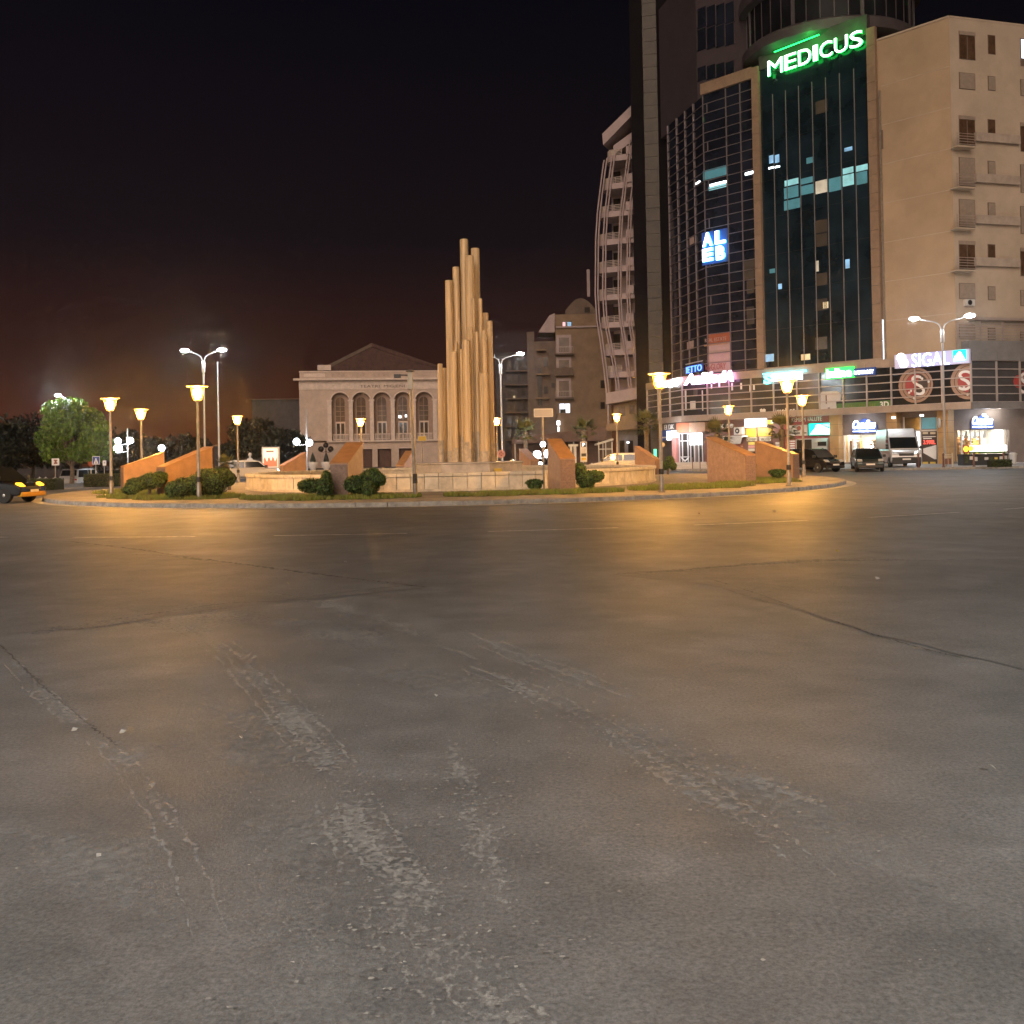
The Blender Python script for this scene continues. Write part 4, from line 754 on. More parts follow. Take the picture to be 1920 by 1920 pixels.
# planters
for px, lb in ((587, "white stone urn planter left of the unlit three globe lamp"), (612, "white stone urn planter below the unlit three globe lamp")):
    p = at(px, 884, 84); t = thing("urn_planter", lb, "planter", (p.x, 84, 0), 0, "white urn planters before the theatre"); b = MB(); b.lathe([(.28, 0), (.3, .1), (.12, .3), (.2, .5), (.42, .95), (.44, 1.15), (.36, 1.12)], 16, (p.x, 84, 0)); obj("urn", b, "marble", t, smooth=True); b = MB(); b.lathe([(.2, 1.05), (.24, 1.3), (.1, 1.75), (.02, 1.95)], 8, (p.x, 84, 0)); obj("plant", b, "dark_leaf", t)

# ================================================================ THEATRE
TD = 140.0
p = at(562, 800, TD); TF = Fr((p.x, p.y), (.986, .166))
th = thing("theatre", "pinkish stucco theatre with five arched niches and a gabled roof", "building", TF.pt(10, 0))
def tz(y, x=700): return TF.hit(x, y)[1]
def ts(x, y=800): return TF.hit(x, y)[0]
sR = ts(872); sL = 0.0; zg = 0.0
zc0, zc1 = tz(730), tz(713); zp0, zp1 = tz(710), tz(695)     # frieze band, parapet
z_led = tz(825); z_arch_top, z_spring = tz(736), tz(752)
cen = [ts(x) for x in (638.5, 678, 717, 756.5, 796)]; hw = (ts(733.5) - ts(700.5)) / 2
# back wall of niches, side walls and body
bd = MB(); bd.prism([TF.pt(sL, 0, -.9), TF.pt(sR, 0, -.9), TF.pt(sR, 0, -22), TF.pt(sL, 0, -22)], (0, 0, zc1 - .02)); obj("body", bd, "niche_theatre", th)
fb(th, "wall_end", "stucco_theatre", TF, sL, cen[0] - hw - .5, z_led, zc0, -.9, 0); fb(th, "wall_end", "stucco_theatre", TF, cen[-1] + hw + .5, sR, z_led, zc0, -.9, 0)
zsp = z_spring
for i in range(6):
    a0 = cen[0] - hw - .5 if i == 0 else cen[i - 1] + hw; a1 = cen[-1] + hw + .5 if i == 5 else cen[i] - hw
    fb(th, "pillar", "stucco_theatre", TF, a0, a1, z_led, zsp, -.9, 0); fb(th, "pilaster", "trim_theatre", TF, (a0 + a1) / 2 - .28, (a0 + a1) / 2 + .28, z_led, zsp, 0, .12); fb(th, "capital", "trim_theatre", TF, (a0 + a1) / 2 - .4, (a0 + a1) / 2 + .4, zsp, zsp + .22, -.02, .18)
fb(th, "wall_above_arches", "stucco_theatre", TF, cen[0] - hw - .5, cen[-1] + hw + .5, z_arch_top + .3, zc0, -.9, 0)
for i, c in enumerate(cen):
    l0 = cen[0] - hw - .5 if i == 0 else (cen[i - 1] + c) / 2; l1 = cen[-1] + hw + .5 if i == 4 else (cen[i + 1] + c) / 2; zt = z_arch_top + .3; rr = z_arch_top - zsp
    arc = [(c + hw * math.cos(math.pi - math.pi * k / 14), zsp + rr * math.sin(math.pi * k / 14)) for k in range(15)]
    b = MB()
    top = [(l0 + (l1 - l0) * k / 14, zt) for k in range(15)]
    fr_ = [TF.pt(a, z, 0) for a, z in arc] + [TF.pt(a, z, 0) for a, z in top]; bk = [TF.pt(a, z, -.9) for a, z in arc]
    fs = [(k, k + 1, 16 + k, 15 + k) for k in range(14)] + [(k + 1, k, 30 + k, 31 + k) for k in range(14)]
    vv = fr_ + bk; n0 = len(vv); vv += [TF.pt(l0, zsp, 0), TF.pt(l1, zsp, 0)]; fs += [(0, 15, n0), (14, n0 + 1, 29)]
    b.add(vv, fs); obj("arch", b, "stucco_theatre", th)
    b = MB(); b.tube([TF.pt(c + (hw + .1) * math.cos(math.pi - math.pi * k / 14), zsp + (rr + .1) * math.sin(math.pi * k / 14), .04) for k in range(15)], .11, 6); obj("arch_moulding", b, "trim_theatre", th)
    # window with rounded head
    w2 = hw * .5; z0, z1 = tz(789), tz(752); P = [(c - w2, z0), (c + w2, z0)] + [(c + w2 * math.cos(math.pi * k / 10), z1 + w2 * math.sin(math.pi * k / 10)) for k in range(11)]
    wn = fprism(th, "window", "win_brown", TF, P, -.9, -.82)
    for k in (1, 2, 3): fb(wn, "glazing_bar", "niche_theatre", TF, c - w2, c + w2, z0 + (z1 - z0) * k / 4, z0 + (z1 - z0) * k / 4 + .06, -.82, -.79)
    fb(wn, "glazing_bar", "niche_theatre", TF, c - .03, c + .03, z0, z1 + w2, -.82, -.785)
    z0, z1 = tz(812), tz(790); dr = fb(th, "door_frame", "trim_theatre", TF, c - w2 * 1.1, c + w2 * 1.1, z0 - 1.4, z1, -.9, -.8)
    for q in (-1, 1): fb(dr, "door_pane", "win_dark", TF, c + q * w2 * .5 - .22, c + q * w2 * .5 + .22, z0 - 1.3, z1 - .2, -.8, -.77)
    zb0, zb1 = tz(824), tz(813); bl = fb(th, "balcony_rail", "trim_theatre", TF, c - hw * .88, c + hw * .88, zb1 - .14, zb1, .0, .45); fb(bl, "balcony_base", "trim_theatre", TF, c - hw * .84, c + hw * .84, zb0, zb0 + .12, .0, .42)
    for k in range(11): a = c - hw * .8 + hw * 1.6 * k / 10; fb(bl, "baluster", "trim_theatre", TF, a - .045, a + .045, zb0 + .12, zb1 - .14, .28, .36)
    if i == 3:
        fb(wn, "lit_spot", "sign_white_soft", TF, c - .6, c - .25, tz(784), tz(779), -.78, -.76); fb(wn, "lit_spot", "sign_white_soft", TF, c + .3, c + .55, tz(782.5), tz(778), -.78, -.76)
fb(th, "ledge", "trim_theatre", TF, cen[0] - hw - .7, cen[-1] + hw + .7, z_led - .25, z_led, 0, .5)
# ground floor with three doors
dc = [ts(x) for x in (684, 720, 760)]; dw = .95; zd = tz(840); edges = [sL] + sum(([c - dw, c + dw] for c in dc), []) + [sR]
for k in range(0, 8, 2): fb(th, "ground_wall", "stucco_theatre", TF, edges[k], edges[k + 1], 0, z_led - .25, -.9, .06)
for c in dc:
    fb(th, "lintel", "stucco_theatre", TF, c - dw, c + dw, zd, z_led - .25, -.9, .05); d_ = fb(th, "door", "door_wood", TF, c - dw + .1, c + dw - .1, 0, zd - .1, -.7, -.55); fb(d_, "door_seam", "black_print", TF, c - .02, c + .02, .05, zd - .15, -.55, -.54); fb(th, "door_trim", "trim_theatre", TF, c - dw, c + dw, zd - .12, zd, -.5, .1)
# frieze, cornice, parapet
fb(th, "frieze", "trim_theatre", TF, sL - .02, sR + .02, zc0, zc1, -.6, .1); fb(th, "cornice", "trim_theatre", TF, sL - .75, sR + .75, zc1, zc1 + .28, -1, .8)
fb(th, "parapet", "stucco_theatre", TF, sL + .1, sR - .1, zp0 + .12, zp1 - .15, -.6, -.06); fb(th, "parapet_cap", "trim_theatre", TF, sL, sR, zp1 - .15, zp1, -.7, .05)
pe = [sL + .1] + [(cen[i] + cen[i + 1]) / 2 for i in range(4)] + [sR - .1]
for x0, x1 in ((571, 611), (623, 650), (663, 690), (702, 730), (742, 768), (781, 806)):
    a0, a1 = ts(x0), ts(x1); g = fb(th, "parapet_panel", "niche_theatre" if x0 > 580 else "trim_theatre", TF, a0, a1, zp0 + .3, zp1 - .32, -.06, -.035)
    if x0 > 580:
        for k in range(12): a = a0 + (a1 - a0) * (k + .5) / 12; fb(g, "baluster", "trim_theatre", TF, a - .035, a + .035, zp0 + .3, zp1 - .32, -.035, .0)
ptext(th, "lettering", "TEATRI  MIGJENI", "letter_bronze", TF, 675, 721.5, 759, 728, .1, depth=.05)
# roof
zr0, zr1 = tz(690), TF.hit(697, 651, -6)[1]; pk = TF.hit(697, 660, -6)[0]; rl, rr = ts(604), ts(842)
b = MB(); tri = [TF.pt(rl, zr0, -6), TF.pt(rr, zr0, -6), TF.pt(pk, zr1, -6)]; b.prism(tri, TF.n * -14); obj("roof", b, "roof_tile", th)
for a, c_ in ((rl - .2, pk), (rr + .2, pk)):
    b = MB(); b.prism([TF.pt(a, zr0 - .1, -5.9), TF.pt(c_, zr1 + .05, -5.9), TF.pt(c_, zr1 + .6, -5.9), TF.pt(a, zr0 + .45, -5.9)], TF.n * -.5); obj("gable_trim", b, "stucco_flat_d" if a < pk else "roof_tile", th)
fb(th, "gable_return", "trim_theatre", TF, rl - .6, rl + 1.3, zr0 + .2, zr0 + .95, -6.2, -5.7)
wg = fb(th, "side_wing", "stucco_far", TF, -6.5, -.05, 0, tz(746), -14, -2.5); fb(wg, "wing_cap", "stucco_flat_d", TF, -6.8, -.02, tz(746), tz(744), -14.2, -2.2)

# ================================================================ APARTMENT HOUSE BEHIND
AD = 150.0; p = at(990, 800, AD); AF = Fr((p.x, p.y), (1, -.02))
ap = thing("apartment_house", "brown stucco apartment house with a domed attic right of the monument", "building", AF.pt(10, 0))
def blk(par, name, m, x0, y0, x1, y1, o1, dep, fr): a0, a1, z0, z1 = span(fr, x0, y0, x1, y1, o1); return fb(par, name, m, fr, a0, a1, max(z0, 0) if y1 > 870 else z0, z1, o1 - dep, o1)
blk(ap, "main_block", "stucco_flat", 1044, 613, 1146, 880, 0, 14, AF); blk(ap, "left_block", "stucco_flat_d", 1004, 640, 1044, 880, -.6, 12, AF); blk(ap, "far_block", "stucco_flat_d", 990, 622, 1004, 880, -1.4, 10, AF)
blk(ap, "attic_wall", "stucco_flat", 1041, 589, 1118, 612.5, -.4, 10, AF); blk(ap, "cornice", "stucco_white", 1042, 611, 1120, 614, .3, 3, AF)
P = [AF.hit(x, y, -2) for x, y in ((1009, 624), (1040, 624), (1040, 588), (1030, 592))]; fprism(ap, "sloped_attic", "stucco_white", AF, P, -8, -1.5)
P = [AF.hit(1060 + 58 * k / 12, 589 - 30 * math.sin(math.pi * (k + 1) / 14), -3) for k in range(13)]; a, c_ = AF.hit(1060, 590, -3), AF.hit(1118, 590, -3); fprism(ap, "dome", "stucco_flat_d", AF, [a, c_] + P[::-1], -9, -3)
pb(ap, "dome_window", "win_dark", AF, 1096, 576, 1106, 586, -3, -2.9); pb(ap, "chimney", "stucco_white", AF, 1100.5, 505, 1106, 556, -5, -4.6)
for i, (y0, y1) in enumerate(((633, 662), (675, 701), (714, 745), (757, 776))):
    a0, a1, z0, z1 = span(AF, 1043, y0 - 5, 1071, y1, .0); w_ = fb(ap, "window_surround", "stucco_white" if i != 3 else "stucco_flat", AF, a0, a1, z0, z1, 0, .12)
    if i == 3:
        for q in (0, 1): pb(w_, "pane", "room_white", AF, 1049.5 + q * 10, 757, 1058.5 + q * 10, 774, .12, .16)
        pb(w_, "plants", "dark_leaf", AF, 1050, 767, 1061, 774, .16, .2)
    else: pb(w_, "pane", "win_brown", AF, 1048, y0, 1067, y1 - 2, .12, .16)
    if i in (0, 1, 2):
        bl = pb(ap, "balcony_slab", "stucco_flat_d", AF, 1041, y1, 1076, y1 + 3, 0, 1.1); a0, a1, z0, z1 = span(AF, 1042, y1 - 12, 1075, y1, 1.0)
        if i == 1: fb(bl, "balcony_front", "stucco_flat_d", AF, a0, a1, z0, z1, .95, 1.05)
        else:
            fb(bl, "handrail", "rail", AF, a0, a1, z1 - .06, z1, .98, 1.04)
            for k in range(12): a = a0 + (a1 - a0) * k / 11; fb(bl, "rail_bar", "rail", AF, a - .015, a + .015, z0, z1 - .06, 1.0, 1.03)
w_ = pb(ap, "attic_window", "win_dark", AF, 1054, 602, 1072, 618, -.4, -.3); pb(w_, "lit_pane", "room_pink", AF, 1055, 604, 1060, 616, -.3, -.28); pb(w_, "lit_pane", "room_blue", AF, 1064, 604, 1071, 616, -.3, -.28)
for x0, y0, x1, y1 in ((1126, 713, 1134, 728), (1126, 754, 1134, 767), (1019, 670, 1027, 688), (1020, 725, 1027, 738), (1008, 690, 1016, 760), (1034, 718, 1040, 727), (1012, 768, 1020, 780)): pb(ap, "window", "win_dark", AF, x0, y0, x1, y1, -.55 if x0 < 1044 else 0, -.45 if x0 < 1044 else .05)
for x0, y0, x1, y1 in ((1005, 700, 1030, 703), (1005, 745, 1030, 748), (1006, 655, 1024, 657.5)): pb(ap, "balcony_slab", "stucco_flat", AF, x0, y0, x1, y1, -.6, .5)
pb(ap, "wall_sign", "sign_white_soft", AF, 1044, 789, 1050, 797, .2, .4); pb(ap, "wall_sign", "sign_white_soft", AF, 1045.5, 800, 1048.5, 809, .2, .4)
# fainter block further away
p = at(960, 800, 185); BF = Fr((p.x, p.y), (1, 0)); fbk = thing("distant_block", "dim grey apartment block far behind the white street light", "building", BF.pt(1, 0)); blk(fbk, "wall", "stucco_far", 930, 660, 996, 880, 0, 12, BF)
for r_ in range(6):
    for c_ in range(3): pb(fbk, "window", "win_dark", BF, 952 + c_ * 13, 676 + r_ * 26, 959 + c_ * 13, 690 + r_ * 26, 0, .06)
    pb(fbk, "balcony_slab", "stucco_flat_d", BF, 948, 694 + r_ * 26, 992, 696.5 + r_ * 26, 0, .9)
pb(fbk, "lit_window", "room_warm", BF, 962, 742, 966, 746, .06, .1)
# low houses far left
for x0, x1, yt, d, lb in ((-30, 120, 842, 150, "low dark house behind the trees at the far left"), (400, 560, 836, 165, "low dim wall of a house between trees and theatre")):
    p = at(x0, 800, d); hf = Fr((p.x, p.y), (1, 0)); h = thing("low_house", lb, "building", hf.pt(2, -.8)); a0, a1, z0, z1 = span(hf, x0, yt, x1, 880, 0); fb(h, "wall", "stucco_far", hf, a0, a1, -1, z1, -6, 0); fb(h, "roof_edge", "stucco_flat_d", hf, a0 - .3, a1 + .3, z1, z1 + .25, -6.2, .3)
    for k in range(5): a = a0 + (a1 - a0) * (k + .5) / 5; fb(h, "window", "win_dark", hf, a - .5, a + .5, .6, 1.9, 0, .05)

# ================================================================ BOWED BALCONY TOWER
CD = 112.0; p = at(1117, 800, CD); CF = Fr((p.x, p.y), (.93, -.37))
ct = thing("bowed_tower", "pinkish white tower with curved balconies behind bowed vertical fins", "building", CF.pt(3, 0))
def edge_px(y):   # left outline of the bowed front
    T = [(195, 1150), (290, 1134), (340, 1127), (400, 1120), (450, 1117), (550, 1116), (600, 1119), (650, 1127), (700, 1133), (735, 1137), (800, 1138)]
    for (a, x), (b_, x2) in zip(T, T[1:]):
        if a <= y <= b_: return x + (x2 - x) * (y - a) / (b_ - a)
    return T[0][1] if y < T[0][0] else T[-1][1]
a0, a1, z0, z1 = span(CF, 1150, 262, 1200, 880, -2.6); fb(ct, "core_wall", "stucco_white", CF, a0, a1, 0, z1, -9, -2.6)
ac = CF.hit(1150, 500, -1.2)[0]
a0, a1, z0, z1 = span(CF, 1138, 800, 1196, 880, -1); fb(ct, "ground_wall", "grey_wall", CF, a0 + 1.2, a1, 0, CF.hit(1165, 800, -1)[1], -8, -1.3)
floors = [300, 352, 404, 456, 508, 560, 612, 664, 706]
for i, y in enumerate(floors):
    xl = edge_px(y); aL = CF.hit(xl, y, .6)[0]; aR = CF.hit(1192, y, .0)[0]; z = CF.hit(1150, y, .6)[1]
    # curved slab: rounded left end
    P = [(aR, -2.6)] + [(aR, .55)] + [(aL + 1.3, .6)] + [(aL + .7, .55), (aL + .25, .25), (aL + .05, -.3), (aL, -1.2), (aL + .1, -2.6)]
    b = MB(); b.prism([CF.pt(a, z - .12, o) for a, o in P], (0, 0, .62)); sl = obj("balcony_slab", b, "stucco_white", ct)
    # railing bars above the slab
    ar0 = CF.hit(1137 if i > 1 else 1142, y, .6)[0]; ar1 = CF.hit(1165, y, .6)[0]
    for k in range(4): fb(sl, "rail_bar", "rail", CF, ar0, ar1, z + .62 + k * .17, z + .67 + k * .17, .42, .47)
    for a in (ar0, (ar0 + ar1) / 2, ar1): fb(sl, "rail_post", "rail", CF, a - .025, a + .025, z + .5, z + 1.2, .40, .42)
    # parapet of the round corner, behind the fins
    b = MB(); pr = [(aL + 1.2, .45), (aL + .7, .42), (aL + .3, .15), (aL + .14, -.3), (aL + .08, -1.2)]; b.add([CF.pt(a, z + q, o) for a, o in pr for q in (.5, 1.15)], [(2 * j, 2 * j + 2, 2 * j + 3, 2 * j + 1) for j in range(4)]); obj("corner_parapet", b, "balcony_wall", sl)
    # openings
    if i < 8:
        zt = z + 2.55
        fb(ct, "window", "win_dark", CF, CF.hit(1136, y, -2.5)[0] + .9, CF.hit(1155, y, -2.5)[0] + .5, z + .5, zt, -2.6, -2.5); fb(ct, "window", "win_dark", CF, CF.hit(1168, y, -2.5)[0] + .6, CF.hit(1174, y, -2.5)[0] + .6, z + .5, zt - .2, -2.6, -2.5)
        fb(ct, "side_bay", "stucco_white", CF, CF.hit(1176, y, .3)[0], aR, z + .4, z + 1.3, -2.6, .75)
# fins following the bow
ysamp = [290, 320, 360, 400, 450, 500, 550, 600, 640, 680, 710, 738]
for off, top in ((0, 300), (5, 296), (14, 290), (19, 290), (48, 262), (53, 262), (66, 250), (71, 250)):
    pts = []
    for y in [top] + [q for q in ysamp if q > top]:
        f_ = 1 - .55 * sm((y - 560) / 180) * (off / 71) if off < 40 else 1
        x = edge_px(y) + off * (1 if off < 40 else .9) + (6 * sm((y - 600) / 130) if 10 < off < 40 else 0); pts.append(CF.pt(CF.hit(min(x, 1193), y, .75)[0], CF.hit(min(x, 1193), y, .75)[1], .75))
    b = MB(); b.tube(pts, .085, 6); obj("fin", b, "stucco_white", ct)
# sloped crown slab and lower band
P = [CF.hit(x, y, 1) for x, y in ((1130, 252), (1187, 196), (1187, 216), (1132, 273))]; fprism(ct, "crown_slab", "stucco_white", CF, P, -6, 1.2)
P = [CF.hit(x, y, .4) for x, y in ((1150, 273), (1190, 244), (1190, 262), (1150, 290))]; fprism(ct, "crown_beam", "stucco_white", CF, P, -4, .4)
P = [CF.hit(x, y, 1) for x, y in ((1136, 737), (1194, 726), (1194, 748), (1136, 758))]; fprism(ct, "lower_band", "stucco_white", CF, P, -3, 1.0)
P = [CF.hit(x, y, 1) for x, y in ((1137, 795), (1196, 788), (1196, 804), (1137, 808))]; fprism(ct, "canopy", "stucco_flat", CF, P, -3, 1.0)
pb(ct, "post", "stucco_white", CF, 1139, 758, 1141.5, 796, .5, .8); pb(ct, "mid_wall", "stucco_flat", CF, 1150, 750, 1194, 795, -3, -.8)
for x0, y0, x1, y1 in ((1160, 762, 1172, 780), (1180, 760, 1190, 776)): pb(ct, "window", "win_brown", CF, x0, y0, x1, y1, -.8, -.74)
for x0 in (1162, 1178): pb(ct, "entrance_recess", "win_dark", CF, x0, 826, x0 + 9, 858, -1.2, -1.15)
for x0 in (1175, 1205): pb(ct, "wall_light", "sign_white_soft", CF, x0, 828, x0 + 4, 831, -1.1, -.9)
# terrace in front: pergola and awning
p = at(1135, 870, 86); t = thing("pergola", "pale timber pergola with a sloping roof beam behind the passing car", "pergola", (p.x, 86, 0)); f = Fr((p.x, 86), (1, 0))
for x0 in (1122, 1135, 1147): pb(t, "post", "cream_paint", f, x0, 828, x0 + 2, 880, -.1, 0)
P = [f.hit(x, y) for x, y in ((1119, 832), (1150, 822), (1150, 825.5), (1119, 835))]; fprism(t, "roof_beam", "cream_paint", f, P, -2.5, .1); pb(t, "cross_rail", "cream_paint", f, 1122, 841, 1149, 843, -.08, .02)
p = at(1090, 850, 100); t = thing("terrace_awning", "dark brown cafe awning behind the palms under the apartment house", "awning", (p.x, 100, 0)); f = Fr((p.x, 100), (1, 0)); P = [f.hit(x, y) for x, y in ((960, 822), (1136, 800), (1136, 826), (960, 832))]; fprism(t, "awning_cloth", "awning_brown", f, P, -4, .2); pb(t, "back_wall", "awning_brown", f, 960, 826, 1136, 884, -4.2, -4); [pb(t, "post", "post_grey", f, x0, 826, x0 + 2, 884, .0, .15) for x0 in (965, 1020, 1075, 1130)]
p = at(1076, 870, 80); t = thing("portal_frame", "pale double post frame left of the parking totem", "gate", (p.x, 80, 0)); f = Fr((p.x, 80), (1, 0)); [pb(t, "post", "cream_paint", f, x0, 836, x0 + 4, 884, -.15, 0) for x0 in (1069, 1077)]; pb(t, "lintel", "cream_paint", f, 1066, 833, 1084, 837, -.2, .05)

# ================================================================ GLASS TOWER
P0 = at(1280, 800, 94.5); PR = at(1821, 800, 75.0)
FA = Fr((P0.x, P0.y), (PR.x - P0.x, PR.y - P0.y)); TW = Fr((P0.x, P0.y), (PR.x - P0.x, PR.y - P0.y), -.8)
tw = thing("glass_tower", "dark glass high rise with a gridded corner and a round penthouse drum", "building", FA.pt(6, 0, -8))
def twz(px, y): return TW.hit(px, y)[1]
sc = TW.hit(1320, 400)[0]; s413 = TW.hit(1414.5, 400)[0]; s428 = TW.hit(1427.5, 400)[0]; s630 = TW.hit(1632, 400)[0]; s648 = TW.hit(1648, 400)[0]
cpt = TW.pt(sc, 0); uL = Vector((.22, -.976, 0)).normalized(); LL = 8.9; LF = Fr(cpt - uL * LL, uL)
zb = twz(1430, 690); zt = twz(1360, 163)
# solid cores
b = MB(); far = TW.pt(s648, 0, -.25); b.prism([TW.pt(sc + .25, 6, -.25), TW.pt(s648, 6, -.25), TW.pt(s648, 6, -16), LF.pt(-.2, 6, -9), LF.pt(0, 6, -.25)], (0, 0, zt - 6.05)); obj("core", b, "core", tw)
rows = 29; rh = (zt - zb) / rows; csr = [sc, TW.hit(1363, 400)[0], TW.hit(1390, 400)[0], s413]; csl = [0, LL * .26, LL * .5, LL * .73, LL]
rnd = random.Random(12); random.seed(12)
for r_ in range(rows):
    z = zb + r_ * rh
    for c_ in range(3):
        m_ = "curtain_glass"
        if c_ == 2 and r_ in (5, 6, 9, 10): m_ = "medicus_blind" if r_ > 7 else "curtain_glass"
        if c_ == 0 and r_ in (0, 1, 2): m_ = "blind_panel"
        if c_ == 0 and r_ == 3: m_ = "orange_sheet"
        fb(tw, "pane", m_, TW, csr[c_] + .03, csr[c_ + 1] - .03, z + .03, z + rh - .03, -.24, -.2, .0018)
    for c_ in range(4): fb(tw, "pane", "curtain_glass", LF, csl[c_] + .03, csl[c_ + 1] - .03, z + .03, z + rh - .03, -.24, -.2, .0018)
    fb(tw, "transom", "mullion", TW, sc, s413, z - .024, z + .024, -.18, -.1); fb(tw, "transom", "mullion", LF, 0, LL, z - .024, z + .024, -.18, -.1)
    if r_ % 4 == 3 and r_ > 3: fb(tw, "vent_bar", "mullion", TW, sc + .42, sc + .48, z + .035, z + rh - .035, -.19, -.11)
for s in csr[:-1]: fb(tw, "mullion", "mullion", TW, s - .03, s + .03, zb - .3, zt, -.2, -.085)
for s in csl[:-1]: fb(tw, "mullion", "mullion", LF, s - .03, s + .03, zb - .3, zt, -.2, -.085)
fb(tw, "header_band", "clad_stone", TW, sc - .1, s413, zt, zt + 1.0, -.5, .05); 
nst = 18
for i in range(nst):
    z0 = zb - .1 + (zt + 1.0 - zb) * i / nst; z1 = zb - .1 + (zt + 1.0 - zb) * (i + 1) / nst - .025
    fb(tw, "stone_panel", "clad_stone", TW, s413, s428, z0, z1, -.3, .08); fb(tw, "stone_panel", "clad_stone", TW, s630, s648, z0, z1, -.3, .08)
# MEDICUS bay
nm = 8; fl = 8; zm1 = twz(1530, 95)
for c_ in range(nm):
    a0 = s428 + (s630 - s428) * c_ / nm; a1 = s428 + (s630 - s428) * (c_ + 1) / nm
    for r_ in range(fl):
        z0 = zb + (zm1 - zb) * r_ / fl; z1 = zb + (zm1 - zb) * (r_ + 1) / fl; m_ = "medicus_glass"
        fb(tw, "pane", m_, TW, a0 + .02, a1 - .02, z0 + .015, z1 - .015, -.24, -.2, .0015)
    if c_: fb(tw, "mullion", "mullion_thin", TW, a0 - .025, a0 + .025, zb, zm1 - 2.4, -.2, -.13)
def tp(x0, y0, x1, y1, m_, name="lit_window", o=-.18): return pb(tw, name, m_, TW, x0, y0, x1, y1, o - .01, o)
tp(1471, 336, 1497, 347, "room_teal"); tp(1500, 333, 1524, 344, "room_teal_dim"); tp(1470, 350, 1497, 371, "room_teal_dim"); tp(1500, 347, 1526, 364, "room_teal_dim"); tp(1529, 338, 1551, 362, "blind_lit", "lit_blind", -.16); tp(1580, 314, 1600, 325, "room_teal"); tp(1580, 327, 1601, 348, "room_teal"); tp(1605, 309, 1627, 320, "room_teal"); tp(1606, 322, 1626, 345, "room_teal_dim"); tp(1554, 333, 1577, 358, "room_teal_dim"); tp(1470, 374, 1500, 392, "room_teal_dim")
tp(1442, 291, 1451, 306, "room_blue", o=-.17); tp(1453, 290, 1461, 305, "room_blue", o=-.17); tp(1441, 313, 1451, 316, "tube_white", o=-.15); tp(1453, 311, 1462, 314, "tube_white", o=-.15); tp(1583, 276, 1598, 283, "room_blue"); tp(1512, 295, 1524, 306, "room_teal_dim"); tp(1585, 486, 1593, 503, "room_blue"); tp(1459, 532, 1466, 542, "room_blue"); tp(1443, 504, 1453, 512, "room_teal_dim"); tp(1543, 566, 1553, 578, "room_warm"); tp(1529, 489, 1535, 509, "blind_lit", "lit_blind"); tp(1433, 664, 1451, 678, "room_blue"); tp(1502, 664, 1519, 675, "room_warm")
for y0, y1 in ((188, 212), (412, 436), (438, 462), (512, 535), (560, 582), (632, 655)): tp(1529, y0, 1551, y1, "medicus_blind", "blind")
tp(1318, 315, 1362, 333, "room_teal_dim"); tp(1331, 342, 1362, 346, "tube_white", o=-.15); tp(1329, 347, 1362, 354, "room_teal"); tp(1397, 322, 1413, 327, "tube_white", o=-.15); pb(tw, "lit_window", "tube_white", LF, 1304, 341, 1312, 344, -.18, -.16)
for y0, y1 in ((505, 550), (575, 608)): tp(1400, y0, 1414, y1, "medicus_blind", "blind")
pb(tw, "notice", "blind_panel", LF, 1288, 640, 1300, 655, -.18, -.15); pb(tw, "notice", "blind_panel", LF, 1293, 445, 1301, 458, -.18, -.16)
fb(tw, "base_band", "podium_stone", TW, s428, s648, zb - .75, zb - .02, -.3, .1)
# back pier strips on the left
PD = 107.0; p = at(1190, 600, PD); PF = Fr((p.x, p.y), (1, -.25))
ztop = PF.hit(1215, -60)[1]; q = [PF.hit(x, 500)[0] for x in (1189, 1213, 1240, 1252)]
fb(tw, "dark_pier", "clad_dark", PF, q[0], q[1], 0, ztop, -7, 0); fb(tw, "dark_pier", "clad_dark", PF, q[2], q[3] + .5, 0, ztop, -7, -.1)
k = 0; z = 0.0
while z < ztop:
    fb(tw, "stone_panel", "clad_grey", PF, q[1] + .02, q[2] - .02, z, z + 1.31, -2, .12); z += 1.34
# upper storeys, set back
kx = at(1306, 100, 96.0); UF = Fr((kx.x, kx.y), FA.u.xy[:]); UL = Fr(Vector((kx.x, kx.y, 0)) - uL * 9.5, uL); zu = UF.hit(1330, -80)[1]
b = MB(); b.prism([UF.pt(0, zt - .3), UF.pt(13, zt - .3), UF.pt(13, zt - .3, -9), UL.pt(0, zt - .3, -8), UL.pt(0, zt - .3)], (0, 0, zu - zt)); obj("upper_block", b, "wall_upper", tw)
for y0, y1, n_ in ((14, 52, 4), (54, 94, 4), (125, 151, 4)):
    for k in range(n_): x0 = 1306.5 + 17.5 * k; yo = -3.2 * k; pb(tw, "upper_pane", "curtain_glass", UF, x0 + .6, y0 + yo, x0 + 17, y1 + yo, 0, .05, .001)
    for k in range(n_ + 1): x0 = 1306.5 + 17.5 * k; pb(tw, "upper_mullion", "cornice", UF, x0 - .6, y0 - 3.2 * k, x0 + .6, y1 - 3.2 * k, .05, .12)
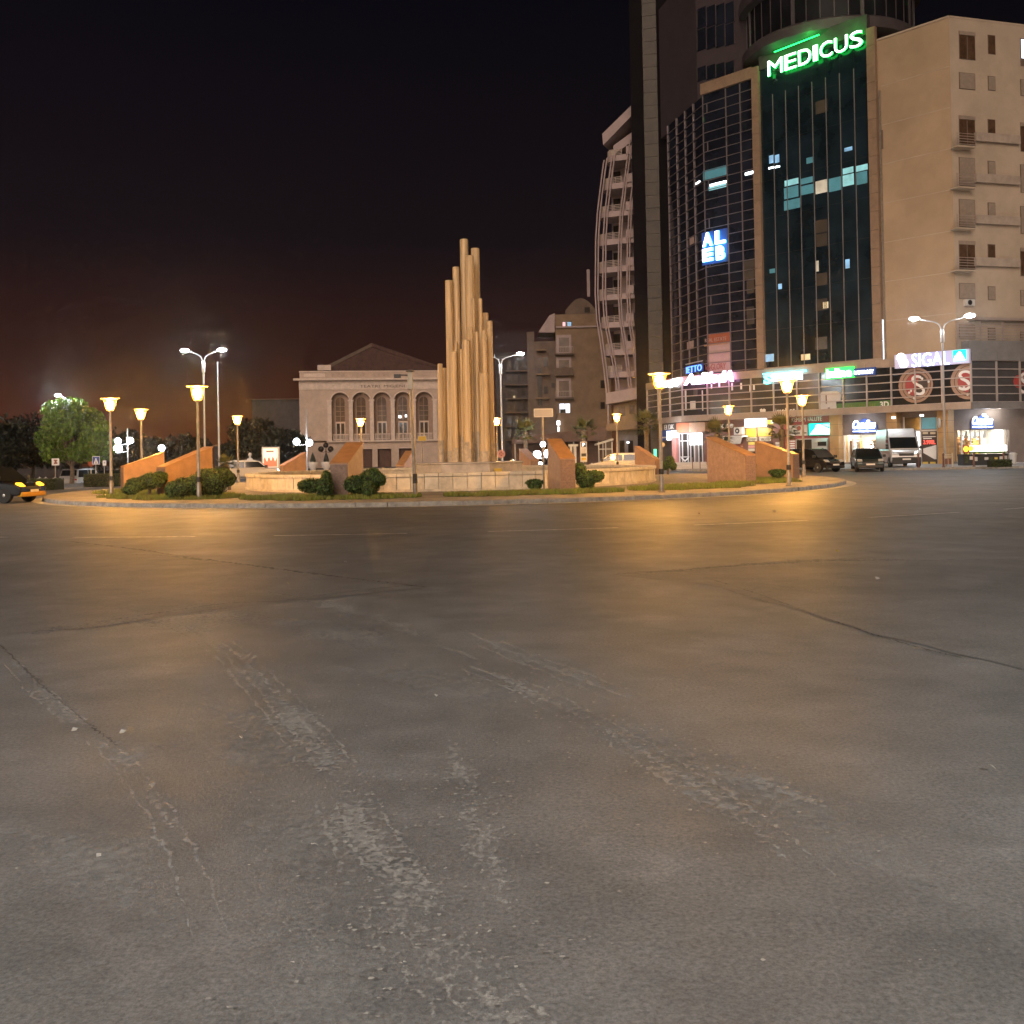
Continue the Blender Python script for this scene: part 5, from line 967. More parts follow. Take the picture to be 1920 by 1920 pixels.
# penthouse drum
RD = 7.5; _q = at(1553, 60, 91.0); dm = (_q.x, 91.0)
zd0 = 35.9
def drum(name, m_, r0, z0, z1, n=56): b = MB(); b.lathe([(r0, z0), (r0, z1)], n, (dm[0], dm[1], 0)); return obj(name, b, m_, tw, smooth=True)
b = MB(); b.lathe([(RD - 1.6, zd0 - .5), (RD - .35, zd0 - .2), (RD, zd0 + .1), (RD + .05, zd0 + .9), (RD - .2, zd0 + 1.1)], 56, (dm[0], dm[1], 0)); obj("drum_cornice", b, "cornice", tw, smooth=True)
drum("drum_wall", "core", RD - .45, zd0 + 1.0, zd0 + 7)
for i in range(40):
    a = 2 * math.pi * i / 40; u = Vector((-math.sin(a), math.cos(a), 0)); f = Fr((dm[0] + (RD - .42) * math.cos(a), dm[1] + (RD - .42) * math.sin(a)), (u.x, u.y)); w2 = (RD - .42) * math.pi / 40
    if math.sin(a) > .35: continue
    fb(tw, "drum_pane", "drum_glass", f, -w2 + .03, w2 - .03, zd0 + 1.1, zd0 + 4.3, -.02, .03, .001); wide = i % 5 == 0; fb(tw, "drum_mullion", "cornice", f, w2 - (.16 if wide else .04), w2 + (.16 if wide else .04), zd0 + 1.1, zd0 + 4.3, .0, .12 if wide else .08)
b = MB(); b.lathe([(RD - .3, zd0 + 4.3), (RD + .25, zd0 + 4.5), (RD + .25, zd0 + 5.5), (RD - .2, zd0 + 5.6)], 56, (dm[0], dm[1], 0)); obj("drum_cornice", b, "cornice", tw, smooth=True)
fb(tw, "top_fascia", "cornice", TW, s428, s630, zm1, zd0 + .2, -.6, -.1)

# signs on the tower
t = thing("rooftop_sign", "white MEDICUS letters with green edges glowing high on the glass tower", "sign", TW.pt(s428 + 5, twz(1530, 120)))
a0, a1 = TW.hit(1438, 110, .3)[0], TW.hit(1617, 90, .3)[0]; z0, z1 = TW.hit(1528, 113.5, .3)[1], TW.hit(1528, 84, .3)[1]; n_ = 7; wid = [1.28, .98, 1.05, .36, 1.0, 1.02, .98]; tot = sum(wid) + .16 * 6; a = a0
for ch, wd in zip("MEDICUS", wid):
    w_ = (a1 - a0) * wd / tot; text(t, "letter", ch, "sign_white", TW, a, a + w_, z0, z1, .12, depth=.12, edge="sign_green_edge", bold=.0); a += w_ + (a1 - a0) * .16 / tot
fb(t, "mounting_rail", "dark_metal", TW, a0 + .2, a1 - .2, z0 + .3, z0 + .38, -.02, .12); fb(t, "mounting_rail", "dark_metal", TW, a0 + .2, a1 - .2, z1 - .38, z1 - .3, -.02, .12)
b = MB(); b.tube([TW.pt(TW.hit(1452 + k * 12, 95 - k * 3.2, .5)[0], zd0 - .55 + .02 * k, .5) for k in range(8)], .05, 6); obj("light_strip", b, "sign_green_edge", t)
light("green_wash", 'POINT', TW.pt((a0 + a1) / 2, z1 + .6, .9) - WM[t.name].translation, 70, (.05, 1, .12), .4, t); light("green_wash", 'POINT', TW.pt(a0 + 1, z1 + .3, .9) - WM[t.name].translation, 28, (.05, 1, .12), .4, t); light("green_wash", 'POINT', TW.pt(a1 - 1, z1 + .6, .9) - WM[t.name].translation, 28, (.05, 1, .12), .4, t)
t = thing("window_sign", "four glowing white letters A L E B stacked on blue backing on the dark glass", "sign", TW.pt(sc + 1, twz(1340, 460)))
pb(t, "backing", "sign_blue_paint", TW, 1316, 432, 1364, 494, -.1, -.06)
for ch, x0, y0, x1, y1 in (("A", 1318.5, 436, 1337, 462), ("L", 1342, 432, 1361, 457), ("E", 1318.5, 466, 1338, 490), ("B", 1344, 461, 1360, 487)): ptext(t, "letter", ch, "sign_white", TW, x0, y0, x1, y1, -.05, depth=.14, bold=.04, edge="sign_cyan")
light("blue_wash", 'POINT', TW.pt(sc + 1.1, twz(1340, 462), .9) - WM[t.name].translation, 90, (.25, .5, 1), .4, t)
t = thing("office_sign", "REAL ESTATE board above a pale blind with dull red lettering", "sign", TW.pt(sc + 1, zb + 1)); ptext(t, "lettering", "REAL ESTATE", "blind_panel", TW, 1322, 633, 1362, 640, -.17, depth=.02); ptext(t, "lettering", "kwGLORY", "red_paint", TW, 1323, 682, 1361, 693, -.17, depth=.02); pb(t, "board_edge", "terracotta", TW, 1320, 645, 1365, 647, -.19, -.15)
t = thing("blue_letter_sign", "small blue and white lit letters at the foot of the gridded corner", "sign", LF.pt(LL - 3, zb)); pb(t, "backing", "sign_blue_paint", LF, 1285, 684, 1318, 699, -.05, .02); ptext(t, "lettering", "IETTO", "sign_blue", LF, 1287, 685.5, 1316, 697.5, .02, depth=.04); pb(t, "top_rail", "white_plastic", LF, 1285, 679, 1316, 681, -.05, .05)

# ================================================================ PODIUM WITH SHOPS
pd = thing("shop_podium", "two storey shop podium with banded glazing wrapping the foot of the towers", "building", FA.pt(12, 0, -4))
sR_ = FA.hit(1821, 700)[0]; PL = Fr(FA.pt(0, 0) - uL * 9.3, uL); RF = Fr(FA.pt(sR_, 0), (.96, .28)); RW = 16.0
def faz(px, y): return FA.hit(px, y)[1]
zB0 = (faz(1420, 786) + faz(1673, 773.5) + faz(1821, 764)) / 3; zB1 = zB0 + .5; zG1 = (faz(1536, 699) + faz(1671, 687)) / 2; zC1 = zG1 + .62
b = MB(); b.prism([PL.pt(0, zB0 + .05, -.15), FA.pt(0, zB0 + .05, -.15), FA.pt(sR_, zB0 + .05, -.15), RF.pt(RW, zB0 + .05, -.15), RF.pt(RW, zB0 + .05, -14), PL.pt(0, zB0 + .05, -12)], (0, 0, zC1 - zB0 - .1)); obj("slab_core", b, "core", pd)
vx = [1280, 1326, 1367, 1408, 1450, 1494, 1536, 1581, 1625, 1671, 1716, 1766, 1821]; sv_ = [FA.hit(x, 730)[0] for x in vx]; sv_[0] = 0; nr = 5; rh2 = (zG1 - zB1) / nr
random.seed(31)
warm = {0: "podium_glass_dark", 1: "podium_glass", 2: "podium_glass", 3: "podium_glass", 4: "podium_glass", 5: "podium_glass", 6: "podium_glass_dark", 7: "podium_glass_dark", 8: "podium_glass_dark", 9: "podium_glass_dark", 10: "podium_glass_dark", 11: "podium_glass_dark"}
def bandwall(fr, ss, mats_, stone, bar):
    for i in range(len(ss) - 1):
        for r_ in range(nr): fb(pd, "pane", mats_(i), fr, ss[i] + .03, ss[i + 1] - .03, zB1 + r_ * rh2 + .02, zB1 + (r_ + 1) * rh2 - .02, -.14, -.1, .002)
        fb(pd, "band_stone", stone, fr, ss[i] + .008, ss[i + 1] - .008, zB0, zB1, -.4, .12); fb(pd, "coping_stone", stone, fr, ss[i] + .008, ss[i + 1] - .008, zG1, zC1, -.4, .10)
    for s in ss: fb(pd, "mullion", bar, fr, s - .045, s + .045, zB1, zG1, -.1, .05)
    for r_ in range(nr + 1): fb(pd, "transom", bar, fr, ss[0], ss[-1], zB1 + r_ * rh2 - .035, zB1 + r_ * rh2 + .035, -.1, .03)
bandwall(FA, sv_, lambda i: warm[i], "podium_stone", "mullion_podium"); bandwall(PL, [0, 3.1, 6.2, 9.3], lambda i: "podium_glass", "podium_stone", "mullion_podium"); bandwall(RF, [0, 2.25, 4.35, 6.6, 8.9, 11.2], lambda i: "podium_glass_dark", "grey_stone", "mullion_podium")
fb(pd, "roof_wall", "grey_stone", RF, .2, RW, zC1, zC1 + .9, -1.2, -.4)
# decals on the glazing
def dec(x0, y0, x1, y1, m_, name="window_print", o=.0): return pb(pd, name, m_, FA, x0, y0, x1, y1, o - .03, o)
P = [FA.hit(x, y, -.02) for x, y in ((1538, 775), (1538, 737), (1541, 734), (1569, 733), (1577, 738), (1575, 752), (1567, 753), (1569, 773))]; fprism(pd, "window_print", "white_plastic", FA, P, -.09, -.05); dec(1548, 741, 1550, 757, "dark_print", o=-.03); dec(1552, 764, 1556, 768, "dark_print", o=-.03)
P = [FA.hit(x, y, -.02) for x, y in ((1569, 770), (1569, 757), (1671, 750), (1671, 765))]; fprism(pd, "green_banner", "green_banner", FA, P, -.09, -.052); ptext(pd, "lettering", "GRAFI   DENTARE", "grass", FA, 1585, 757.5, 1642, 764.5, -.05, depth=.01); ptext(pd, "lettering", "3D", "white_print", FA, 1650, 752.5, 1667, 763.5, -.05, depth=.02, bold=.03)
ptext(pd, "lettering", "implant", "white_print", FA, 1454, 765, 1491, 776.5, -.05, depth=.01); P = [FA.hit(x, y, -.02) for x, y in ((1424, 768), (1427, 766), (1429.5, 767.5), (1432, 766), (1435, 768), (1434, 776), (1432, 776), (1430, 771), (1428, 776), (1426, 776))]; fprism(pd, "tooth_mark", "white_print", FA, P, -.09, -.05)
for cx_, cy_, rr, fr in ((1716, 722, 34, FA), (1816, 714, 34, FA)):
    c = fr.hit(cx_, cy_, -.04); k = rr / 1920 * 77
    lim = lambda P: [(min(a, sR_ - .06), max(zB1 + .04, min(zG1 - .04, z))) for a, z in P]
    circ = lambda r, dx=0, dz=0: lim([(c[0] + dx + r * math.cos(i * .2618), c[1] + dz + r * math.sin(i * .2618)) for i in range(24)])
    for nm, m_, r, dx, o in (("swirl_disc", "tan_disc", k, 0, -.085), ("swirl_ring", "dark_print", k * .84, .05, -.08), ("swirl_ring", "tan_disc", k * .80, .05, -.075), ("swirl_ring", "dark_print", k * .66, .08, -.07)): fprism(pd, nm, m_, fr, circ(r, dx), o - .012, o)
    fprism(pd, "red_segment", "red_disc", fr, lim([(c[0] + .05 + k * .62 * math.cos(R(70 + i * 15)), c[1] + k * .62 * math.sin(R(70 + i * 15))) for i in range(14)]), -.075, -.062)
    if cx_ < 1800: text(pd, "swirl_letter", "S", "white_print", fr, c[0] - .3, c[0] + .75, c[1] - .8, c[1] + .75, -.06, depth=.02, shear=-.2)
    else: text(pd, "swirl_letter", "S", "white_print", fr, c[0] - .75, sR_ - .03, c[1] - .7, c[1] + .8, -.06, depth=.02)
    for dx, dz in ((.55, .45), (1.05, .2), (-.5, -.55), (-.35, -.42), (-.1, -1.0)):
        if c[0] + dx < sR_ - .1: fprism(pd, "swirl_dot", "white_print", fr, [(c[0] + dx + .09 * math.cos(i * .785), c[1] + dz + .1 * math.sin(i * .785)) for i in range(8)], -.062, -.045)
for i, (a, z, r) in enumerate(((3.6, zB1 + 1.5, .5), (4.5, zB1 + 1.7, .75))): fprism(pd, "red_segment", "red_disc", RF, [(a + .7 + r * math.cos(k * .5236), z + r * math.sin(k * .5236)) for k in range(12)], -.09, -.07)
text(pd, "swirl_letter", "S", "white_print", RF, 4.4, 5.3, zB1 + .6, zB1 + 2.2, -.06, depth=.02)
for x0, y0, x1, y1 in ((1333, 720, 1335, 729), (1347, 717, 1350, 727), (1371, 718, 1374, 732), (1388, 718, 1391, 730), (1405, 722, 1408, 734), (1412, 722, 1415, 731)): dec(x0, y0, x1, y1, "white_print", "letter_ghost", -.04)
for x0, x1 in ((1284, 1287), (1316, 1318)): dec(x0, 732, x1, 770, "white_plastic", "curtain", -.05)
dec(1294, 752, 1304, 768, "white_plastic", "chair_back", -.06); dec(1300, 728, 1308, 742, "medicus_blind", "curtain", -.06)

# signs along the podium edge
def shop_sign(label, fr, px, py): a, z = fr.hit(px, py); return thing("shop_sign", label, "sign", fr.pt(a, z), 0, "lit shop signs on the podium")
t = shop_sign("long SIGAL sign board with blue glowing letters at the podium corner", FA, 1750, 674)
a0, a1 = FA.hit(1676, 675, .5)[0], sR_ + .05; z0, z1 = faz(1750, 686.5), faz(1750, 660.5); fb(t, "board", "sign_violet", FA, a0, a1, z0, z1, .15, .4)
ptext(t, "lettering", "SIGAL", "sign_white", FA, 1710, 661, 1781, 686, .42, depth=.08, edge="sign_blue"); c = FA.hit(1692, 677, .42)
for dx, dz, r in ((-.1, .28, .34), (.1, -.18, .34)): fprism(t, "emblem", "sign_white", FA, [(c[0] + dx + r * math.cos(i * .524), c[1] + dz + r * math.sin(i * .524)) for i in range(12)], .4, .47 + dx * .02)
pb(t, "emblem_tile", "sign_teal", FA, 1787, 656, 1811, 676.5, .4, .46); P = [FA.hit(x, y, .46) for x, y in ((1788, 677), (1790, 669), (1796, 662), (1799, 659), (1802, 661), (1806, 668), (1810, 675))]; fprism(t, "emblem_dome", "sign_white", FA, P, .46, .5)

t = shop_sign("green and blue lit clinic sign reading inline", FA, 1590, 700); pb(t, "green_box", "sign_green", FA, 1548, 689, 1600, 709, .15, .35); ptext(t, "lettering", "inline", "sign_white", FA, 1550, 690.5, 1597, 707.5, .36, depth=.06, bold=.03); pb(t, "blue_box", "sign_blue_paint", FA, 1600, 689.5, 1641, 704, .15, .33); ptext(t, "lettering", "RADIOLOGY", "sign_white", FA, 1602, 694, 1638, 701, .34, depth=.05)
t = shop_sign("white and cyan lit shop sign just above an orange lantern", FA, 1468, 706); pb(t, "light_bar", "sign_cyan", FA, 1430, 697, 1510, 699.5, .3, .5); pb(t, "box", "sign_white_soft", FA, 1446, 700, 1502, 713, .15, .4); ptext(t, "lettering", "S", "sign_cyan", FA, 1433, 702, 1447, 720, .3, depth=.1, bold=.05); fb(t, "text_bar", "sign_white", FA, *span(FA, 1449, 702, 1499, 711, .4), .4, .43)
t = shop_sign("white script neon sign with pink glow at the podium's left corner", FA, 1325, 708); ptext(t, "lettering", "AnBledA", "sign_white", FA, 1283, 698, 1376, 719, .3, depth=.14, edge="sign_pink", bold=.055, shear=.25)
for i, (x, y, r) in enumerate(((1262, 716, 6), (1270, 715, 6.5), (1266, 719, 6), (1252, 720, 5.5), (1246, 722, 5), (1257, 722, 5))):
    cc = PL.hit(x, y, .3); k = r / 1920 * 97; fprism(t, "neon_shape", "sign_white", PL, [(cc[0] + k * 2.2 * math.cos(j * .524), cc[1] + k * math.sin(j * .524)) for j in range(12)], .2, .3 + i * .01)
pb(t, "pink_backing", "sign_pink", PL, 1245, 712, 1279, 714.5, .1, .16)

# ground floor: set back behind piers
GF = Fr(FA.P, FA.u.xy[:], -1.3); ZF = .3
def gz_(px, y): return GF.hit(px, y)[1]
def g(par, name, m_, x0, y0, x1, y1, o0=0.0, o1=.06): return pb(par, name, m_, GF, x0, y0, x1, y1, o0, o1)
ztopg = zB0 + .06
def wall(x0, x1, m_, z0=0.0, z1=None, o0=-.3, o1=0.0, name="shop_wall"): return fb(pd, name, m_, GF, GF.hit(x0, 830)[0], GF.hit(x1, 830)[0], z0, z1 or ztopg, o0, o1)
wall(1272, 1326, "maroon"); wall(1326, 1396, "maroon"); wall(1396, 1462, "maroon"); wall(1462, 1564, "red_paint")
fb(pd, "corner_wall", "shop_wall", PL, 0, 9.3, 0, ztopg, -1.6, -1.3)
for x0, x1 in ((1564, 1581), (1671, 1690), (1766, 1786)):
    pr = fb(pd, "pier", "pier_tan", GF, GF.hit(x0, 830)[0], GF.hit(x1, 830)[0], 0, ztopg, -.8, .7); 
    for zz in (1.4, 2.5, 3.4): fb(pr, "joint", "dark_print", GF, GF.hit(x0, 830)[0] - .004, GF.hit(x1, 830)[0] + .004, zz, zz + .02, -.8, .704)
# entrance with orange fascia
g(pd, "orange_fascia", "orange_sheet", 1268, 793, 1292, 811, 0, .5); g(pd, "orange_fascia", "terracotta", 1292, 792, 1322, 810, 0, .6)
g(pd, "door_backing", "win_dark", 1273, 812, 1319, 878, 0, .03)
for x0 in (1273, 1278.5, 1289, 1294, 1301, 1309, 1316): g(pd, "door_frame", "white_plastic", x0, 812, x0 + 1.6, 878, .03, .1)
for y0 in (812, 826, 856): g(pd, "door_rail", "white_plastic", 1273, y0, 1292, y0 + 1.6, .03, .09)
P = [GF.hit(x, y, .1) for x, y in ((1278, 857), (1284.5, 863), (1291, 857), (1291, 860), (1284.5, 866), (1278, 860))]; fprism(pd, "door_mark", "white_print", GF, P, .09, .12)
g(pd, "jamb", "sign_pink_paint", 1260, 820, 1268, 878, -.1, .25); g(pd, "lit_poster", "sign_white_soft", 1293, 812, 1316, 834, .1, .2)
t = thing("projecting_sign", "white lit box sign left of the orange entrance fascia", "sign", PL.pt(7, 3, 0)); pb(t, "box", "sign_white_soft", PL, 1250, 808, 1266, 825, -.6, -.1); pb(t, "blue_box", "sign_blue_paint", PL, 1240, 807, 1250, 826, -.6, -.15); pb(t, "stripe", "white_print", PL, 1240, 819, 1250, 821.5, -.15, -.12); ptext(t, "lettering", "EI DK", "white_print", PL, 1246, 796, 1264, 805, -.2, depth=.04)
light("entrance_glow", 'POINT', GF.pt(GF.hit(1285, 840)[0], 3.0, 1.6) - WM[t.name].translation, 260, (.85, .88, 1), .4, t)
# curtain shop
ptext(pd, "shop_lettering", "Perde", "white_print", GF, 1339, 792, 1375, 803, .03, depth=.06, bold=.04, shear=.2)
aw = g(pd, "awning_box", "white_plastic", 1355, 817, 1392, 820, 0, .9); P = [GF.hit(x, y, .9) for x, y in ((1355, 820), (1391, 819), (1388, 832), (1356, 832))]; fprism(pd, "awning_cloth", "white_plastic", GF, P, .86, .9); b = MB(); b.tube([GF.pt(GF.hit(1386, 832)[0], gz_(1386, 832), .85), GF.pt(GF.hit(1393, 846)[0], gz_(1393, 846), .1)], .05, 6); obj("awning_arm", b, "sign_pink_paint", pd)
g(pd, "shop_window", "win_dark", 1330, 836, 1378, 874, 0, .04); g(pd, "shop_window", "goods_c", 1380, 832, 1394, 878, 0, .05)
t = thing("air_conditioner", "white wall air conditioner unit beside the white awning", "air conditioner", GF.pt(GF.hit(1384, 808)[0], 3)); g(t, "case", "white_plastic", 1376, 801, 1392, 815, 0, .35); c = GF.hit(1382.5, 808, .35); fprism(t, "fan_grille", "dark_metal", GF, [(c[0] + .24 * math.cos(i * .524), c[1] + .24 * math.sin(i * .524)) for i in range(12)], .35, .37); fprism(t, "fan_hub", "white_plastic", GF, [(c[0] + .1 * math.cos(i * .785), c[1] + .1 * math.sin(i * .785)) for i in range(8)], .37, .385)
# exchange kiosk with yellow posters
g(pd, "lit_sign", "sign_white_soft", 1396, 785, 1432, 800, .02, .5); g(pd, "lit_sign", "sign_yellow", 1438, 788, 1446, 795, .02, .4); g(pd, "lit_sign", "sign_white_soft", 1446, 788, 1460, 794, .02, .4)
g(pd, "poster", "sign_yellow_paint", 1399, 804, 1418, 819, .02, .08); g(pd, "poster", "sign_yellow_paint", 1422, 802, 1446, 818, .02, .1); g(pd, "poster", "cream_paint", 1400, 820, 1419, 827, .02, .08); g(pd, "poster", "cream_paint", 1424, 819, 1445, 827, .02, .1); ptext(pd, "lettering", "KEMBIM", "black_print", GF, 1401, 821.5, 1418, 826, .09, depth=.02); ptext(pd, "lettering", "VALUTE", "black_print", GF, 1426, 820.5, 1443, 826, .11, depth=.02)
for i, m_ in enumerate(("goods_d", "sign_pink_paint", "cream_paint", "black_print", "white_plastic")): g(pd, "notice", m_, 1403, 829 + i * 6, 1415, 834 + i * 6, .02, .06)
for i in range(4): g(pd, "notice", "white_plastic", 1454, 829 + i * 6, 1461, 833.5 + i * 6, .02, .06)
g(pd, "shop_window", "win_dark", 1420, 830, 1450, 876, 0, .04)
light("kiosk_glow", 'POINT', GF.pt(GF.hit(1420, 800)[0], 3.3, 1.1), 120, (1, .95, .85), .3)
# red money exchange
ptext(pd, "shop_lettering", "KEMBIM VALUTE", "white_print", GF, 1485, 782, 1541, 790, .02, depth=.06)
g(pd, "logo_panel", "white_plastic", 1479, 797, 1514, 817, .02, .12); c = GF.hit(1498, 803, .12); fprism(pd, "logo_mark", "red_disc", GF, [(c[0] + .2 * math.cos(i * .524), c[1] + .2 * math.sin(i * .524)) for i in range(12)], .12, .14); g(pd, "logo_text", "dark_print", 1484, 811, 1500, 813.5, .12, .14); g(pd, "logo_text", "dark_print", 1504, 810.5, 1512, 813, .12, .14)
t = thing("video_screen", "turquoise glowing video screen on the red exchange shop", "screen", GF.pt(GF.hit(1538, 804)[0], 3)); g(t, "case", "dark_metal", 1515, 792, 1561, 817, .02, .2); g(t, "screen_face", "sign_teal", 1516.5, 793.5, 1559.5, 815.5, .2, .22); P = [GF.hit(x, y, .22) for x, y in ((1519, 814), (1528, 803), (1530, 797), (1538, 796), (1546, 800), (1558, 806), (1558, 814))]; fprism(t, "picture", "sign_white_soft", GF, P, .22, .225); P = [GF.hit(x, y, .22) for x, y in ((1540, 795), (1558, 794), (1558, 801), (1548, 799))]; fprism(t, "picture", "sign_cyan", GF, P, .22, .225); light("screen_glow", 'POINT', (0, -1.0, 0), 60, (.3, 1, .9), .4, t)
g(pd, "door_panel", "grey_print", 1492, 822, 1553, 870, .02, .06); g(pd, "door_pane", "win_dark", 1494, 825, 1506, 868, .06, .08); g(pd, "door_pane", "win_dark", 1509, 824, 1522, 868, .06, .08); g(pd, "cash_machine", "grey_print", 1530, 824, 1551, 852, .06, .3); g(pd, "machine_screen", "win_dark", 1533, 828, 1549, 836, .3, .33); g(pd, "machine_slot", "dark_print", 1540, 840, 1544, 846, .3, .33)
for i in range(6): g(pd, "notice_line", "white_print", 1480, 826 + i * 4.4, 1490, 828.4 + i * 4.4, .02, .05)
for i in range(5): g(pd, "vertical_mark", "white_print", 1557, 826 + i * 6, 1561, 830 + i * 6, .02, .05)

# lit interiors
def interior(x0, x1, yb, yt, fr, o, shelves, key, pw):
    a0, a1 = fr.hit(x0, 840, o)[0], fr.hit(x1, 840, o)[0]; z1 = fr.hit((x0 + x1) / 2, yt, o)[1]; D = 3.0
    fb(pd, "room_back", "shop_white", fr, a0, a1, 0, z1 + .3, o - D - .1, o - D); fb(pd, "room_floor", "shop_white", fr, a0, a1, 0, ZF, o - D, o); fb(pd, "room_ceiling", "shop_white", fr, a0, a1, z1 + .1, z1 + .2, o - D, o)
    for a in (a0 - .06, a1): fb(pd, "room_side", "shop_white", fr, a, a + .06, 0, z1 + .1, o - D, o - .02)
    for k in range(3): fb(pd, "ceiling_light", "shop_light", fr, a0 + (a1 - a0) * (k + .25) / 3, a0 + (a1 - a0) * (k + .75) / 3, z1 + .04, z1 + .09, o - 1.9, o - .9)
    rnd = random.Random(key); n_ = shelves
    for s_ in range(n_):
        b0 = a0 + (a1 - a0) * (s_ + .08) / n_; b1 = a0 + (a1 - a0) * (s_ + .86) / n_; oo = o - rnd.choice((1.0, 2.2, 2.4))
        if rnd.random() < .15: continue
        rack = fb(pd, "shelf_rack", "shelf_wood", fr, b0, b1, ZF, ZF + .12, oo - .4, oo)
        for r_ in range(5):
            zz = ZF + .12 + r_ * (z1 - ZF - .5) / 5; fb(rack, "shelf_board", "shelf_wood" if rnd.random() < .7 else "shop_white", fr, b0, b1, zz + .34, zz + .38, oo - .4, oo); a = b0 + .03
            while a < b1 - .1:
                w_ = rnd.uniform(.08, .26); h_ = rnd.uniform(.1, .3)
                if rnd.random() < .8: fb(rack, "goods", rnd.choice(("goods_a", "goods_b", "goods_b", "goods_c", "goods_d", "white_plastic")), fr, a, min(a + w_, b1), zz, zz + h_, oo - .3, oo - .05)
                a += w_ + .03
        for q in (b0, b1): fb(rack, "upright", "shelf_wood", fr, q - .02, q + .02, ZF, ZF + (z1 - ZF) * .8, oo - .4, oo + .01)
    fb(pd, "shop_glass", "clear_glass", fr, a0, a1, ZF, z1, o - .03, o); return a0, a1, z1
S1 = interior(1582, 1670, 874, 815, GF, -.2, 4, 3, 1); fb(pd, "fascia", "shop_wall", GF, S1[0], S1[1], S1[2], ztopg, -.35, .0); fb(pd, "step", "sidewalk", GF, S1[0], S1[1], 0, ZF, -.2, .5)
for x0 in (1582, 1598, 1643, 1668): g(pd, "door_frame", "shop_white", x0, 816, x0 + 2.2, 874, -.2, -.05)
for x0, x1, y0, y1 in ((1655, 1669, 822, 833),): ptext(pd, "window_lettering", "70", "sign_yellow", GF, x0, y0, x1, y1, -.05, depth=.02, bold=.04)
def candle_sign(label, fr, x0, y0, x1, y1, o):
    a0, a1, z0, z1 = span(fr, x0, y0, x1, y1, o); t = thing("shop_sign", label, "sign", fr.pt((a0 + a1) / 2, z0, o), 0, "lit shop signs above the shop fronts"); W_, H_ = a1 - a0, z1 - z0
    out = [(0, .2), (0, .5), (.08, .72), (.3, .8), (.42, .97), (.58, 1.0), (.7, .85), (.88, .75), (1, .5), (1, .2)]; fprism(t, "backing", "sign_blue_paint", fr, [(a0 + W_ * x, z0 + H_ * y) for x, y in out] + [(a1, z0), (a0, z0)], o, o + .08)
    text(t, "script", "Candles", "sign_white", fr, a0 + W_ * .04, a1 - W_ * .04, z0 + H_ * .3, z0 + H_ * .9, o + .08, depth=.06, bold=.03, shear=.3); text(t, "lettering", "HOME", "sign_white_soft", fr, a0 + W_ * .32, a1 - W_ * .32, z0 + H_ * .07, z0 + H_ * .2, o + .08, depth=.03)
    for q in (0, 1): fb(t, "rule", "sign_white_soft", fr, a0 + W_ * (.04 + q * .68), a0 + W_ * (.28 + q * .68), z0 + H_ * .11, z0 + H_ * .16, o + .08, o + .1)
    light("sign_glow", 'POINT', (fr.n * .9 + Vector((0, 0, H_ * .5))), 70, (.8, .86, 1), .3, t)
candle_sign("white script sign on blue over the shop behind the dark green hatchback", GF, 1598, 785, 1645, 812, .02)
# telecom shop front with the poster
wall(1690, 1766, "shop_wall"); g(pd, "upper_window", "win_dark", 1697, 783, 1726, 806, .0, .05); g(pd, "upper_window", "room_teal_dim", 1728, 783, 1757, 804, .0, .05)
for x0 in (1694, 1725, 1757): g(pd, "window_frame", "white_plastic", x0, 782, x0 + 2.5, 876, .05, .12)
g(pd, "window_rail", "white_plastic", 1694, 806, 1759, 809, .05, .12); g(pd, "lit_window", "sign_white_soft", 1697, 810, 1725, 874, .0, .05)
for i in range(3): g(pd, "window_item", "cream_paint", 1699 + i * 5, 812, 1702.5 + i * 5, 816, .05, .08)
ps = g(pd, "poster_panel", "dark_print", 1728.5, 808, 1757, 872, .02, .09); [g(ps, "text_line", "cream_paint", x0, 810, x0 + 10, 814, .09, .1) for x0 in (1730, 1744)]; g(ps, "text_line", "white_print", 1730, 818, 1755, 819.5, .09, .1); g(ps, "text_line", "white_print", 1731, 821, 1747, 823, .09, .1); ptext(ps, "price", "3.990L", "red_digit", GF, 1731.5, 825, 1754, 833, .09, depth=.015, bold=.02)
P = [GF.hit(x, y, .1) for x, y in ((1731, 841), (1756, 834), (1756, 861), (1752, 861), (1731, 849))]; fprism(ps, "mattress_picture", "white_print", GF, P, .09, .105); [g(ps, "text_line", "goods_d", x0, 866, x0 + 10, 870, .09, .1) for x0 in (1730, 1744)]
P_ = GF.hit(1761, 793, .9); t = thing("round_blade_sign", "round pale blade sign on the pier by the tall street light", "sign", GF.pt(P_[0], P_[1], .9)); f2 = Fr(GF.pt(P_[0], 0, .9), (.2, 1)); fprism(t, "disc", "white_plastic", f2, [(.3 * math.cos(i * .524), P_[1] + .38 * math.sin(i * .524)) for i in range(12)], -.05, .05); pb(t, "arm", "dark_metal", GF, 1760, 789, 1765, 790, .8, .95)
for x0, y0 in ((1675, 783), (1728, 779), (1845, 778)): 
    q = GF.hit(x0, y0, .8); fbx = fb(pd, "spot_lamp", "sign_white_soft", GF, q[0] - .12, q[0] + .12, q[1] - .08, q[1] + .08, .7, .85)
